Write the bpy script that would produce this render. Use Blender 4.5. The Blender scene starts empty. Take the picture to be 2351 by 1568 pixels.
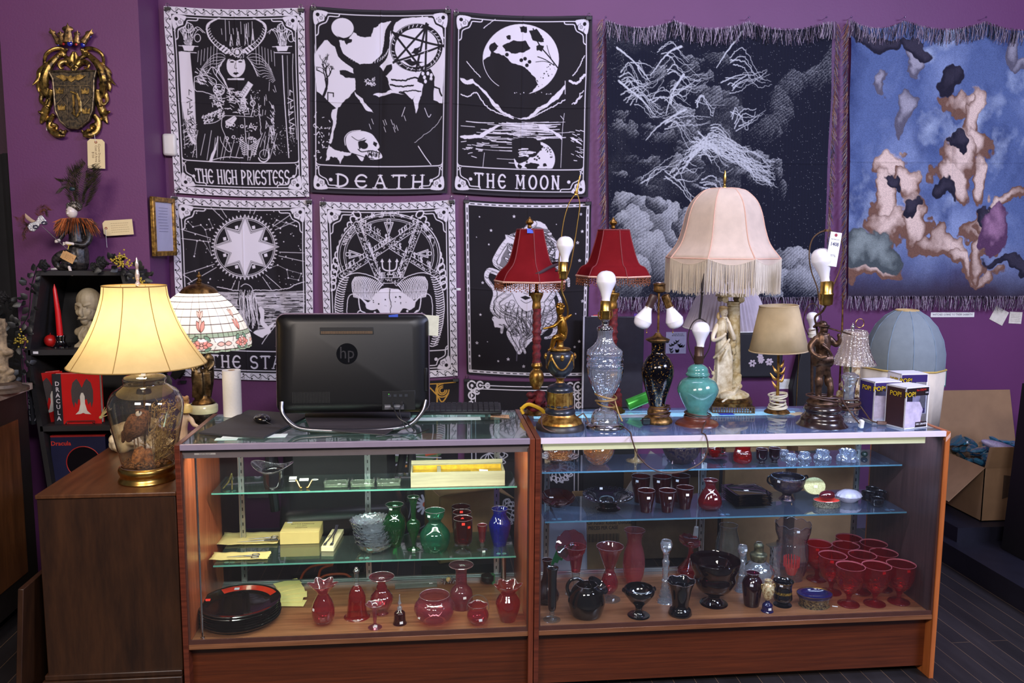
import bpy,math,random
import numpy as np
from mathutils import Vector,Matrix
R=random.Random(7)
C=bpy.context.scene.collection
S=bpy.context.scene
PI=math.pi
# ---------------- camera, world, lights, exposure ----------------
CF,TH,PH,RO,CH=1904.0,.1216,.1,-.0061,1.655
_f=np.array([math.sin(PH)*math.cos(TH),math.cos(PH)*math.cos(TH),-math.sin(TH)])
_r=np.array([math.cos(PH),-math.sin(PH),0.0]);_d=np.cross(_f,_r)
_c,_s=math.cos(RO),math.sin(RO)
CM=np.array([_c*_r+_s*_d,-_s*_r+_c*_d,_f])
cd=bpy.data.cameras.new('camera');cam=bpy.data.objects.new('camera',cd);C.objects.link(cam)
cd.sensor_width=36;cd.lens=36*CF/2351;cd.clip_start=.05
_m=Matrix((tuple(CM[0]),tuple(-CM[1]),tuple(-CM[2]))).transposed().to_4x4()
_m.translation=(0,0,CH);cam.matrix_world=_m;S.camera=cam
S.view_settings.view_transform='Standard';S.view_settings.look='None'
S.view_settings.gamma=1;S.view_settings.exposure=0.0
S.cycles.transparent_max_bounces=32;S.cycles.max_bounces=8;S.cycles.diffuse_bounces=3
S.cycles.glossy_bounces=4;S.cycles.transmission_bounces=8;S.cycles.sample_clamp_indirect=4
w=bpy.data.worlds.new('world');S.world=w;w.use_nodes=True
w.node_tree.nodes['Background'].inputs[0].default_value=(.55,.6,.8,1)
w.node_tree.nodes['Background'].inputs[1].default_value=.10
def area(name,loc,size,power,col,rot=(0,0,0),spread=PI):
 l=bpy.data.lights.new(name,'AREA');l.shape='RECTANGLE';l.size,l.size_y=size
 l.energy=power;l.color=col;l.spread=spread
 o=bpy.data.objects.new(name,l);o.location=loc;o.rotation_euler=rot;C.objects.link(o);return o
def point(name,loc,power,col,rad=.03):
 l=bpy.data.lights.new(name,'POINT');l.energy=power;l.color=col;l.shadow_soft_size=rad
 o=bpy.data.objects.new(name,l);o.location=loc;C.objects.link(o);return o
# ceiling fluorescent troffers of the shop, in front of and above the counter
area('ceiling_light_tube',(-1.5,-.4,3.1),(1.2,.5),92,(1,.86,.76),(.95,0,0))
area('ceiling_light_tube',(.7,-.5,3.1),(1.2,.5),98,(.95,.93,1),(.95,0,0))
area('ceiling_light_tube',(3.4,.8,3.1),(1.2,.5),150,(.60,.66,1),(.9,.0,.65))
area('ceiling_light_tube',(.9,3.3,3.6),(1.6,.2),20,(.75,.75,1),(0,0,0))
# strips inside the showcases
area('showcase_strip_light',(-.25,2.90,.925),(1.1,.03),7.5,(.93,1,.90),(.35,0,0))
area('showcase_strip_light',(1.15,2.885,.935),(1.40,.03),11.0,(.62,.72,1),(.45,0,0))
# ---------------- helpers ----------------
def lb(g,pts):return g.limb([(*L_(u,v,dy),r*mm) for u,v,dy,r in pts])
def ray(u,v):return CM.T@np.array([(u-1175.5)/CF,(v-784)/CF,1.])
def at(u,v,Y):
 q=ray(u,v);t=Y/q[1];return Vector((q[0]*t,Y,CH+q[2]*t))
def on(u,v,Z):
 q=ray(u,v);t=(Z-CH)/q[2];return Vector((q[0]*t,q[1]*t,Z))
def mpp(X,Y,Z):return float(CM[2]@np.array([X,Y,Z-CH]))/CF
class G:
 def __init__(s):s.v=[];s.f=[];s.m=[];s.k=0
 def mi(s,k):s.k=k;return s
 def add(s,vs,fs,M=None):
  b=len(s.v)
  s.v+=[tuple(M@Vector(p)) for p in vs] if M is not None else[tuple(p) for p in vs]
  s.f+=[tuple(i+b for i in f) for f in fs];s.m+=[s.k]*len(fs);return s
 def box(s,c,d,rz=0,M=None,rx=0,ry=0):
  x,y,z=d[0]/2,d[1]/2,d[2]/2
  vs=[(a,b,e) for a in(-x,x) for b in(-y,y) for e in(-z,z)]
  fs=[(0,1,3,2),(4,6,7,5),(0,4,5,1),(2,3,7,6),(0,2,6,4),(1,5,7,3)]
  T=Matrix.Translation(c)@Matrix.Rotation(rz,4,'Z')@Matrix.Rotation(rx,4,'X')@Matrix.Rotation(ry,4,'Y')
  return s.add(vs,fs,(M@T) if M is not None else T)
 def bb(s,x0,x1,y0,y1,z0,z1):return s.box(((x0+x1)/2,(y0+y1)/2,(z0+z1)/2),(x1-x0,y1-y0,z1-z0))
 def lathe(s,prof,n=40,M=None,fn=None,cap=(False,False),a0=0,a1=2*PI):
  full=abs(a1-a0-2*PI)<1e-6;m=n if full else n+1
  vs=[]
  for j,(r,z) in enumerate(prof):
   for i in range(m):
    a=a0+(a1-a0)*i/n
    rr,zz,xo,yo=r,z,0,0
    if fn:rr,zz=fn(j/(len(prof)-1),a,r,z)
    vs.append((rr*math.cos(a),rr*math.sin(a),zz))
  fs=[]
  for j in range(len(prof)-1):
   for i in range(n):
    i2=(i+1)%m if full else i+1
    fs.append((j*m+i,j*m+i2,(j+1)*m+i2,(j+1)*m+i))
  if cap[0]:fs.append(tuple(reversed(range(m))))
  if cap[1]:fs.append(tuple((len(prof)-1)*m+i for i in range(m)))
  return s.add(vs,fs,M)
 def cyl(s,r0,r1,z0,z1,n=24,c=(0,0,0),M=None):
  T=Matrix.Translation(c)
  return s.lathe([(r0,z0),(r1,z1)],n,(M@T) if M is not None else T,cap=(True,True))
 def ell(s,c,r,n=12,M=None,rot=None):
  prof=[(math.sin(PI*j/n),-math.cos(PI*j/n)) for j in range(n+1)]
  T=Matrix.Translation(c)@(rot or Matrix.Identity(4))@Matrix.Diagonal((r[0],r[1],r[2],1))
  return s.lathe(prof,n+4,(M@T) if M is not None else T)
 def tube(s,pts,rad,n=8,cap=True,M=None,flat=1.0):
  P=[Vector(p) for p in pts];N=len(P)
  rs=rad if isinstance(rad,(list,tuple)) else[rad]*N
  vs=[];up=Vector((0,0,1));prev=None
  for i in range(N):
   t=(P[min(i+1,N-1)]-P[max(i-1,0)])
   t=t.normalized() if t.length>1e-9 else Vector((0,0,1))
   if prev is None:
    a=t.cross(Vector((0,1,0)) if abs(t.y)<.9 else Vector((1,0,0))).normalized()
   else:
    a=(prev-t*prev.dot(t)).normalized()
   prev=a;b=t.cross(a)
   for k in range(n):
    q=2*PI*k/n
    vs.append(P[i]+a*math.cos(q)*rs[i]+b*math.sin(q)*rs[i]*flat)
  fs=[(i*n+k,i*n+(k+1)%n,(i+1)*n+(k+1)%n,(i+1)*n+k) for i in range(N-1) for k in range(n)]
  if cap:fs+=[tuple(reversed(range(n))),tuple((N-1)*n+k for k in range(n))]
  return s.add(vs,fs,M)
 def limb(s,pts,n=10,M=None):
  P=[p[:3] for p in pts];r=[p[3] for p in pts]
  s.tube(cr(P,4),crs(r,4),n,M=M)
  for e in(0,-1):s.ell(P[e],(r[e],)*3,6,M)
  return s
 def torus(s,Rr,r,n=32,k=8,M=None,sc=(1,1)):
  pts=[(Rr*sc[0]*math.cos(2*PI*i/n),Rr*sc[1]*math.sin(2*PI*i/n),0) for i in range(n+1)]
  return s.tube(pts,r,k,False,M)
 def quad(s,a,b,c,d):return s.add([a,b,c,d],[(0,1,2,3)])
 def prism(s,pts,y0,y1,M=None):
  n=len(pts)
  vs=[(p[0],y0,p[1]) for p in pts]+[(p[0],y1,p[1]) for p in pts]
  fs=[tuple(range(n)),tuple(reversed(range(n,2*n)))]+[(i,i+n,(i+1)%n+n,(i+1)%n) for i in range(n)]
  return s.add(vs,fs,M)
 def mesh(s,name,mats,smooth=True,ang=.7):
  me=bpy.data.meshes.new(name);me.from_pydata(s.v,[],s.f);me.update()
  for m in(mats if isinstance(mats,(list,tuple)) else[mats]):me.materials.append(m)
  if any(s.m):me.polygons.foreach_set('material_index',s.m)
  if smooth:
   me.polygons.foreach_set('use_smooth',[True]*len(me.polygons));me.set_sharp_from_angle(angle=ang)
  return me
def cr(P,k=5):
 P=[Vector(p) for p in P]
 if len(P)<3:return[P[0].lerp(P[-1],i/k) for i in range(k+1)]
 Q=[P[0]*2-P[1]]+P+[P[-1]*2-P[-2]];o=[]
 for i in range(1,len(Q)-2):
  a,b,c,d=Q[i-1:i+3]
  for j in range(k):
   t=j/k;o.append(.5*(2*b+(c-a)*t+(2*a-5*b+4*c-d)*t*t+(3*b-a-3*c+d)*t**3))
 o.append(P[-1]);return o
def crs(r,k=5):return[max(p[0],1e-4) for p in cr([(x,0,0) for x in r],k)]
def obj(name,g,mat,parent=None,smooth=True,ang=.7,bevel=0,remesh=0,solid=0,loc=None,rot=None,smi=0):
 me=g.mesh(name,mat,smooth,ang) if isinstance(g,G) else g
 o=bpy.data.objects.new(name,me);C.objects.link(o)
 if parent:o.parent=parent
 if loc is not None:o.location=loc
 if rot is not None:o.rotation_euler=rot
 if solid:m=o.modifiers.new('solid','SOLIDIFY');m.thickness=solid;m.offset=0
 if remesh:
  m=o.modifiers.new('remesh','REMESH');m.mode='VOXEL';m.voxel_size=remesh;m.use_smooth_shade=True
  m=o.modifiers.new('smooth','SMOOTH');m.iterations=smi or 3;m.factor=.5
 if bevel:m=o.modifiers.new('bevel','BEVEL');m.width=bevel;m.segments=2;m.limit_method='ANGLE'
 return o
def tag(o,label,cat,group=None,kind=None):
 o['label']=label;o['category']=cat
 if group:o['group']=group
 if kind:o['kind']=kind
 return o
def thing(name,label,cat,loc=(0,0,0),rz=0,group=None,rot=None):
 o=bpy.data.objects.new(name,None);C.objects.link(o);o.empty_display_size=.05
 o.location=loc;o.rotation_euler=rot or(0,0,rz);return tag(o,label,cat,group)
def struct(name,g,mat,**k):
 o=obj(name,g,mat,**k);o['kind']='structure';return o
def dup(o,loc=None,rz=None,label=None,parent=None):
 r=o.copy();C.objects.link(r)
 if parent:r.parent=parent
 if loc is not None:r.location=loc
 if rz is not None:r.rotation_euler=(0,0,rz)
 if label:r['label']=label
 for ch in[x for x in bpy.data.objects if x.parent==o]:dup(ch,parent=r)
 return r
# ---------------- materials ----------------
def s2l(c):return tuple(((x/255)/12.92 if x/255<=.04045 else(((x/255)+.055)/1.055)**2.4) for x in c)
_MC={}
def new(name):
 m=bpy.data.materials.new(name);m.use_nodes=True;nt=m.node_tree
 return m,nt,nt.nodes['Principled BSDF']
def coords(nt,sc=(1,1,1),src='Object'):
 tc=nt.nodes.new('ShaderNodeTexCoord');mp=nt.nodes.new('ShaderNodeMapping');mp.inputs['Scale'].default_value=sc
 nt.links.new(tc.outputs[src],mp.inputs[0]);return mp
def noise(nt,sc,scale=(1,1,1),det=4,rough=.6):
 n=nt.nodes.new('ShaderNodeTexNoise');n.inputs['Scale'].default_value=sc;n.inputs['Detail'].default_value=det
 n.inputs['Roughness'].default_value=rough;nt.links.new(coords(nt,scale).outputs[0],n.inputs[0]);return n
def ramp(nt,src,stops):
 r=nt.nodes.new('ShaderNodeValToRGB');e=r.color_ramp.elements
 while len(e)>len(stops):e.remove(e[-1])
 while len(e)<len(stops):e.new(.5)
 for i,(p,c) in enumerate(stops):e[i].position=p;e[i].color=tuple(c)+(1,)
 nt.links.new(src,r.inputs[0]);return r
def bump(nt,b,src,st,dist=.002):
 n=nt.nodes.new('ShaderNodeBump');n.inputs['Strength'].default_value=st;n.inputs['Distance'].default_value=dist
 nt.links.new(src,n.inputs['Height']);nt.links.new(n.outputs[0],b.inputs['Normal'])
def plain(col,rough=.6,metal=0,var=.12,sc=30,bmp=0,coat=0,spec=.5,emit=0,emcol=None,sss=0,name=None):
 key=(col,rough,metal,var,sc,bmp,coat,spec,emit)
 if key in _MC:return _MC[key]
 m,nt,b=new(name or 'surface');c=s2l(col)
 n=noise(nt,sc)
 r=ramp(nt,n.outputs[0],[(.3,tuple(x*(1-var) for x in c)),(.7,tuple(min(1,x*(1+var)) for x in c))])
 nt.links.new(r.outputs[0],b.inputs['Base Color'])
 b.inputs['Roughness'].default_value=rough;b.inputs['Metallic'].default_value=metal
 b.inputs['Coat Weight'].default_value=coat;b.inputs['Specular IOR Level'].default_value=spec
 if bmp:bump(nt,b,n.outputs[0],bmp)
 if emit:b.inputs['Emission Color'].default_value=s2l(emcol or col)+(1,);b.inputs['Emission Strength'].default_value=emit
 _MC[key]=m;return m
def aged(c1,c2,rough=.45,metal=.7,sc=45,bmp=.3):
 key=('aged',c1,c2,rough,metal,sc,bmp)
 if key in _MC:return _MC[key]
 m,nt,b=new('patina');n=noise(nt,sc,det=6)
 r=ramp(nt,n.outputs[0],[(.38,s2l(c1)),(.62,s2l(c2))]);nt.links.new(r.outputs[0],b.inputs['Base Color'])
 b.inputs['Roughness'].default_value=rough;b.inputs['Metallic'].default_value=metal
 bump(nt,b,n.outputs[0],bmp);_MC[key]=m;return m
def wood(c1,c2,scale=(2,2,40),rough=.35,sc=3,coat=.15,axis=None):
 key=('w',c1,c2,scale,rough)
 if key in _MC:return _MC[key]
 m,nt,b=new('wood');n=noise(nt,sc,scale,8,.65)
 r=ramp(nt,n.outputs[0],[(.3,s2l(c1)),(.5,tuple((a+b_)/2 for a,b_ in zip(s2l(c1),s2l(c2)))),(.68,s2l(c2))])
 nt.links.new(r.outputs[0],b.inputs['Base Color']);b.inputs['Roughness'].default_value=rough
 b.inputs['Coat Weight'].default_value=coat;b.inputs['Coat Roughness'].default_value=.25
 bump(nt,b,n.outputs[0],.08,.001);_MC[key]=m;return m
def thin(col,edge=None,haze=.0,hazecol=None,rough=.03,refl=1.0,bumpy=0,bsc=60,density=None):
 """thin glass wall: tinted see-through, mirror film growing towards grazing"""
 key=('t',col,edge,haze,hazecol,rough,refl,bumpy,bsc)
 if key in _MC:return _MC[key]
 m,nt,b=new('glass');nt.nodes.remove(b);N=nt.nodes.new;L=nt.links.new
 out=nt.nodes['Material Output'];lw=N('ShaderNodeLayerWeight');lw.inputs[0].default_value=.5
 p=N('ShaderNodeMath');p.operation='POWER';p.inputs[1].default_value=2.2;L(lw.outputs['Facing'],p.inputs[0])
 mx=N('ShaderNodeMix');mx.data_type='RGBA';mx.inputs[6].default_value=s2l(col)+(1,)
 mx.inputs[7].default_value=s2l(edge or tuple(x*.6 for x in col))+(1,);L(p.outputs[0],mx.inputs[0])
 tr=N('ShaderNodeBsdfTransparent');L(mx.outputs[2],tr.inputs[0])
 gl=N('ShaderNodeBsdfGlossy');gl.inputs[0].default_value=(1,1,1,1);gl.inputs['Roughness'].default_value=rough
 p2=N('ShaderNodeMath');p2.operation='POWER';p2.inputs[1].default_value=4;L(lw.outputs['Facing'],p2.inputs[0])
 p3=N('ShaderNodeMath');p3.operation='MULTIPLY_ADD';p3.inputs[1].default_value=.8*refl;p3.inputs[2].default_value=.045*refl
 L(p2.outputs[0],p3.inputs[0])
 src=tr.outputs[0]
 if haze:
  df=N('ShaderNodeBsdfDiffuse');df.inputs[0].default_value=s2l(hazecol or col)+(1,)
  tl=N('ShaderNodeBsdfTranslucent');tl.inputs[0].default_value=s2l(hazecol or col)+(1,)
  h0=N('ShaderNodeMixShader');h0.inputs[0].default_value=.5;L(df.outputs[0],h0.inputs[1]);L(tl.outputs[0],h0.inputs[2])
  h=N('ShaderNodeMixShader');h.inputs[0].default_value=haze;L(src,h.inputs[1]);L(h0.outputs[0],h.inputs[2]);src=h.outputs[0]
 ms=N('ShaderNodeMixShader');L(p3.outputs[0],ms.inputs[0]);L(src,ms.inputs[1]);L(gl.outputs[0],ms.inputs[2])
 L(ms.outputs[0],out.inputs[0])
 if bumpy:
  n=N('ShaderNodeTexVoronoi');n.inputs['Scale'].default_value=bsc;L(coords(nt).outputs[0],n.inputs[0])
  bn=N('ShaderNodeBump');bn.inputs['Strength'].default_value=bumpy;bn.inputs['Distance'].default_value=.004
  L(n.outputs[0],bn.inputs['Height']);L(bn.outputs[0],gl.inputs['Normal']);L(bn.outputs[0],lw.inputs['Normal'])
 _MC[key]=m;return m
def shade_mat(col,trans=.5,emit=0,sc=25,var=.06,name='lampshade_fabric'):
 m,nt,b=new(name);nt.nodes.remove(b);N=nt.nodes.new;L=nt.links.new
 n=noise(nt,sc);c=s2l(col)
 r=ramp(nt,n.outputs[0],[(.3,tuple(x*(1-var) for x in c)),(.7,tuple(min(1,x*(1+var)) for x in c))])
 df=N('ShaderNodeBsdfDiffuse');tl=N('ShaderNodeBsdfTranslucent');L(r.outputs[0],df.inputs[0]);L(r.outputs[0],tl.inputs[0])
 ms=N('ShaderNodeMixShader');ms.inputs[0].default_value=trans;L(df.outputs[0],ms.inputs[1]);L(tl.outputs[0],ms.inputs[2])
 L(ms.outputs[0],nt.nodes['Material Output'].inputs[0]);return m
def vcol_mat(name,rough=.85,bmp=.15,sc=900,sheen=0):
 m,nt,b=new(name);a=nt.nodes.new('ShaderNodeAttribute');a.attribute_name='print'
 nt.links.new(a.outputs['Color'],b.inputs['Base Color']);b.inputs['Roughness'].default_value=rough
 b.inputs['Specular IOR Level'].default_value=.25
 n=noise(nt,sc,det=2);bump(nt,b,n.outputs[0],bmp,.001);return m
BRASS=plain((200,160,85),.28,1,.15,60);DBRASS=aged((70,48,26),(150,112,62),.4,.85)
CHROME=plain((205,205,210),.12,1,.05);STEEL=plain((150,152,158),.3,1,.06)
BLACK=plain((18,17,19),.5,0,.2);PBLACK=plain((14,14,16),.35,0,.15);WHITE=plain((228,226,222),.6,0,.03)
PAPER=plain((232,230,222),.8,0,.03,12);CREAM=plain((225,205,165),.75,0,.05,12)
CARD=plain((150,116,78),.85,0,.1,18,.1);GOLD=plain((196,150,60),.3,1,.2,70)
BULB=plain((240,236,242),.22,0,.02,8,coat=.6)
WOODR=wood((66,26,14),(112,50,30),(1.2,1.2,26));WOODV=wood((95,42,20),(150,74,40),(26,26,1.2))
WOODV2=wood((150,78,35),(188,106,52),(30,30,1.2));WOODP=wood((64,26,9),(98,44,18),(1.0,12,34))
WOODI=wood((115,48,24),(160,82,46),(30,22,1.1))
DECK=wood((100,60,36),(142,94,62),(1.2,22,22),.3)
def text(body,size,mat,M,parent=None,name='lettering',ext=.0002,sx=1.0,align='CENTER',bold=0,sp=1.0):
 cu=bpy.data.curves.new('t','FONT');cu.body=body;cu.size=size;cu.extrude=ext;cu.align_x=align;cu.align_y='CENTER'
 cu.resolution_u=2;cu.offset=bold;cu.space_character=sp
 t=bpy.data.objects.new('t',cu);C.objects.link(t)
 dg=bpy.context.evaluated_depsgraph_get();me=bpy.data.meshes.new_from_object(t.evaluated_get(dg))
 bpy.data.objects.remove(t);bpy.data.curves.remove(cu)
 me.transform(M@Matrix.Diagonal((sx,1,1,1)));me.materials.clear();me.materials.append(mat)
 o=bpy.data.objects.new(name,me);C.objects.link(o)
 if parent:o.parent=parent
 return o
def scrawl(w_,h_,rows,M,parent,mat):
 g=G();rg=random.Random(rows)
 for j in range(rows):
  x=-w_/2;z=h_/2-h_*(j+.5)/rows
  while x<w_/2-.006:l=rg.uniform(.004,.009);g.tube([(x+l*i/4,0,z+(.0014 if i%2 else-.0014)) for i in range(5)],.0004,4,False,M);x+=l+.003
 return obj('handwriting',g,mat,parent,smooth=False)
RX=Matrix.Rotation(PI/2,4,'X')
def TM(x,y,z,rz=0,ry=0,rx=0):return Matrix.Translation((x,y,z))@Matrix.Rotation(rz,4,'Z')@Matrix.Rotation(rx,4,'X')@Matrix.Rotation(ry,4,'Y')@RX
# ---------------- room shell ----------------
YW=4.46;YF=2.819;YB=YF+.50
def wallmat(col,name):
 m,nt,b=new(name);n=noise(nt,1.5);c=s2l(col)
 r=ramp(nt,n.outputs[0],[(.3,tuple(x*.93 for x in c)),(.7,tuple(x*1.07 for x in c))])
 nt.links.new(r.outputs[0],b.inputs['Base Color']);b.inputs['Roughness'].default_value=.55
 n2=noise(nt,90,det=3);bump(nt,b,n2.outputs[0],.25,.002);return m
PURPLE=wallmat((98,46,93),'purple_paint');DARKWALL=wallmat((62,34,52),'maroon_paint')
def floormat():
 m,nt,b=new('black_floorboards');N=nt.nodes.new;L=nt.links.new
 mp=coords(nt);mp.inputs['Rotation'].default_value=(0,0,PI/2)
 k=N('ShaderNodeTexBrick');k.inputs['Scale'].default_value=1;k.inputs['Brick Width'].default_value=1.3
 k.inputs['Row Height'].default_value=.083;k.inputs['Mortar Size'].default_value=.0011;k.offset=.37
 k.inputs['Color1'].default_value=s2l((34,31,33))+(1,);k.inputs['Color2'].default_value=s2l((46,42,44))+(1,)
 k.inputs['Mortar'].default_value=s2l((120,96,74))+(1,);L(mp.outputs[0],k.inputs[0])
 n=noise(nt,9,(1,.15,1),6);mx=N('ShaderNodeMix');mx.data_type='RGBA';mx.blend_type='MULTIPLY';mx.inputs[0].default_value=.8
 r=ramp(nt,n.outputs[0],[(.3,(.35,.33,.33)),(.62,(1,1,1)),(.8,(2.2,2,1.8))])
 L(k.outputs[0],mx.inputs[6]);L(r.outputs[0],mx.inputs[7]);L(mx.outputs[2],b.inputs['Base Color'])
 b.inputs['Roughness'].default_value=.5;bump(nt,b,n.outputs[0],.2);return m
struct('floor',G().bb(-4,5,-1.5,5.2,-.05,0),floormat(),smooth=False)
struct('ceiling',G().bb(-4,5,-1.5,5.2,3.9,3.95),plain((150,146,150),.9),smooth=False)
struct('wall_back',G().bb(-1.334,4.2,YW,YW+.1,0,3.9),PURPLE,smooth=False)
struct('wall_left',G().bb(-1.95,-1.334,4.155,YW+.1,0,3.9),PURPLE,smooth=False)
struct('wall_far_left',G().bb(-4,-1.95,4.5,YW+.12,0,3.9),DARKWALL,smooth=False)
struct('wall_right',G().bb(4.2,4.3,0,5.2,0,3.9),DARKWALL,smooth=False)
struct('baseboard_back',G().bb(-1.334,4.2,YW-.015,YW-.001,0,.095),plain((70,60,82),.5),smooth=False)
# ---------------- showcases ----------------
SHELFG=thin((226,242,236),(120,190,175),.05,(170,190,180),refl=1.3);PANE=thin((250,252,251),(225,240,235),.006,(200,200,210),refl=.7)
SHELFB=thin((226,238,244),(110,165,190),.09,(150,165,205),refl=1.3)
EDGE=plain((88,150,132),.25,0,.1,emit=0);EDGEB=plain((70,110,130),.25,0,.1)
RAILM=plain((176,160,178),.42,.55,.04);APRON=plain((128,112,112),.5,.3,.05);RAILW=plain((226,212,222),.4,0,.03)
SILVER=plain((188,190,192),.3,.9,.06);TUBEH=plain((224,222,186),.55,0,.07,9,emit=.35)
def showcase(name,label,X0,X1,shelves,right):
 t=thing(name,label,'showcase',((X0+X1)/2,YF,0));o=Vector(t.location)
 def P(nm,g,m,par=t,**k):
  me=obj(nm,g,m,par,**k);me.location=-o if par is t else(0,0,0);return me
 th=.018
 for i,xa in enumerate((X0,X1-th)):
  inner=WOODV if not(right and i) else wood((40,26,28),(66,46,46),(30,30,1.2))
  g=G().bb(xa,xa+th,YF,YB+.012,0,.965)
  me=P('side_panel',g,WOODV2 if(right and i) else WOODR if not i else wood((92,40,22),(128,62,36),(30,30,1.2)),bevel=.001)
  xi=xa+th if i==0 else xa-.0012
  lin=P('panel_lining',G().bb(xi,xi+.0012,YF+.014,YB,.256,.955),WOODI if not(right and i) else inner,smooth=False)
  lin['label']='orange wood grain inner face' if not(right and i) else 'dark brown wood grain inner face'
 P('deck',G().bb(X0+th,X1-th,YF+.004,YB,.236,.254),DECK,bevel=.001)
 P('kick_panel',G().bb(X0+th,X1-th,YF+.045,YF+.06,.03,.236),WOODP,smooth=False)
 g=G().bb(X0+th,X1-th,YF+.006,YF+.012,.254,.27).bb(X0+th,X0+th+.006,YF+.006,YF+.012,.27,.93).bb(X1-th-.006,X1-th,YF+.006,YF+.012,.27,.93)
 P('glass_channel',g,plain((74,44,36),.45,0),smooth=False)
 P('front_glass',G().bb(X0+th,X1-th,YF+.012,YF+.016,.256,.944),PANE,smooth=False)
 P('top_glass',G().bb(X0+th,X1-th,YF+.012,YB+.006,.957,.963),thin((238,246,244),(150,200,205),.24 if right else .07,(150,165,215) if right else(170,185,180),refl=1.0),smooth=False)
 P('top_rail',G().bb(X0+th,X1-th,YF-.002,YF+.010,.946,.966).bb(X0+th,X1-th,YF+.01,YF+.02,.946,.9565),RAILW if right else RAILM,bevel=.0008)
 P('back_rail',G().bb(X0+th,X1-th,YB-.006,YB+.006,.938,.956),SILVER,bevel=.001)
 g=G().bb(X0+th,X1-th,YB-.03,YB-.012,.254,.266).bb(X0+th,X1-th,YB-.008,YB+.004,.254,.272)
 P('door_track',g,SILVER,smooth=False)
 if not right:
  P('light_apron',G().bb(X0+th,X1-th,YF+.018,YF+.022,.914,.946).bb(X0+th+.0,X1-th,YF+.022,YF+.045,.914,.918),APRON,smooth=False)
  xa=at(455,1200,YF+.045)[0]
  P('corner_rod',G().cyl(.0042,.0042,.262,.93,14,(xa,YF+.042,0)).cyl(.007,.007,.255,.263,14,(xa,YF+.042,0)),CHROME)
 sg,se=(SHELFB,EDGEB) if right else(SHELFG,EDGE)
 for(z,ya,yb,xa,xb) in shelves:
  s=P('glass_shelf',G().bb(xa,xb,ya,yb,z-.006,z),sg,smooth=False)
  P('shelf_edge',G().bb(xa,xb,ya-.0009,ya,z-.006,z),se,smooth=False)['label']='green tinted polished shelf edge'
 px=(556,845,1140) if not right else(1255,1612,1962)
 for u in px:
  x=at(u,1150,YB-.002)[0]
  g=G().bb(x-.011,x-.007,YB-.012,YB,.27,.938).bb(x+.007,x+.011,YB-.012,YB,.27,.938).bb(x-.011,x+.011,YB-.002,YB,.27,.938)
  st=P('shelf_standard',g,SILVER,smooth=False)
  g=G()
  for k in range(21):g.bb(x-.002,x+.002,YB-.0032,YB-.0022,.29+k*.031,.303+k*.031)
  sl=obj('slot_row',g,BLACK,st,smooth=False)
  for(z,ya,yb,xa,xb) in shelves:
   g=G().prism([(ya+.05-YB,z-.0065),(ya+.03-YB,z-.012),(-.012,z-.035),(-.012,z-.0065)],-.0012,.0012,
Matrix.Translation((x,YB,0))@Matrix.Rotation(PI/2,4,'Z'))
   P('shelf_bracket',g,SILVER,smooth=False)
   g=G().cyl(.009,.009,z-.0075,z-.0062,12,(x-.011,ya+.045,0)).cyl(.009,.009,z-.0075,z-.0062,12,(x+.011,ya+.045,0))
   P('suction_pad',g,plain((215,225,225),.3,0,.02))
 return t,P
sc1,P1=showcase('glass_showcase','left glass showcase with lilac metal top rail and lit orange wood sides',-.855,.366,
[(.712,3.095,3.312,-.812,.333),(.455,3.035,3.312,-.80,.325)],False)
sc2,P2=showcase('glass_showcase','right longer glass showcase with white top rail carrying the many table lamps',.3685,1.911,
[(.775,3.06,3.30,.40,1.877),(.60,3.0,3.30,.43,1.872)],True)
a_,b_=at(1247,1030,YF+.03)[0],at(2122,1010,YF+.03)[0]
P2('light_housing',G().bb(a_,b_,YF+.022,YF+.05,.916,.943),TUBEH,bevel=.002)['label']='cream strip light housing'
P2('light_tube',G().bb(a_+.02,b_-.02,YF+.0505,YF+.062,.922,.938),plain((230,238,255),.4,emit=9,emcol=(205,222,255)),smooth=False)['label']='glowing bluish light tube'
P2('rear_light_tube',G().bb(.42,1.52,YB-.05,YB-.03,.938,.950),plain((230,238,255),.4,emit=5,emcol=(205,222,255)),smooth=False)['label']='glowing strip along the back edge'
P1('light_tube',G().bb(-.80,.32,YF+.047,YF+.062,.922,.936),plain((240,250,240),.4,emit=7,emcol=(235,255,232)),smooth=False)['label']='glowing white light tube'
P1('date_label',G().bb(*[0]*0) if 0 else G().bb(at(446,1046,YF+.016)[0],at(495,1046,YF+.016)[0],YF+.0165,YF+.0175,.926,.932),plain((190,176,172),.7),smooth=False)
text('OFLAHTI MAR 24 2019',.0062,BLACK,TM(at(470,1046,YF+.016)[0]-sc1.location[0],.0163,.929),sc1,sx=.62)
g=G().tube([(1.90,YF-.0015,.955),(1.911,YF-.0015,.965)],.001)
P2('clear_tape',G().quad((1.8935,YF-.0008,.925),(1.9105,YF-.0008,.945),(1.9105,YF-.0008,.962),(1.8935,YF-.0008,.942)),plain((205,160,140),.25,0,.1),smooth=False)
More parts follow.
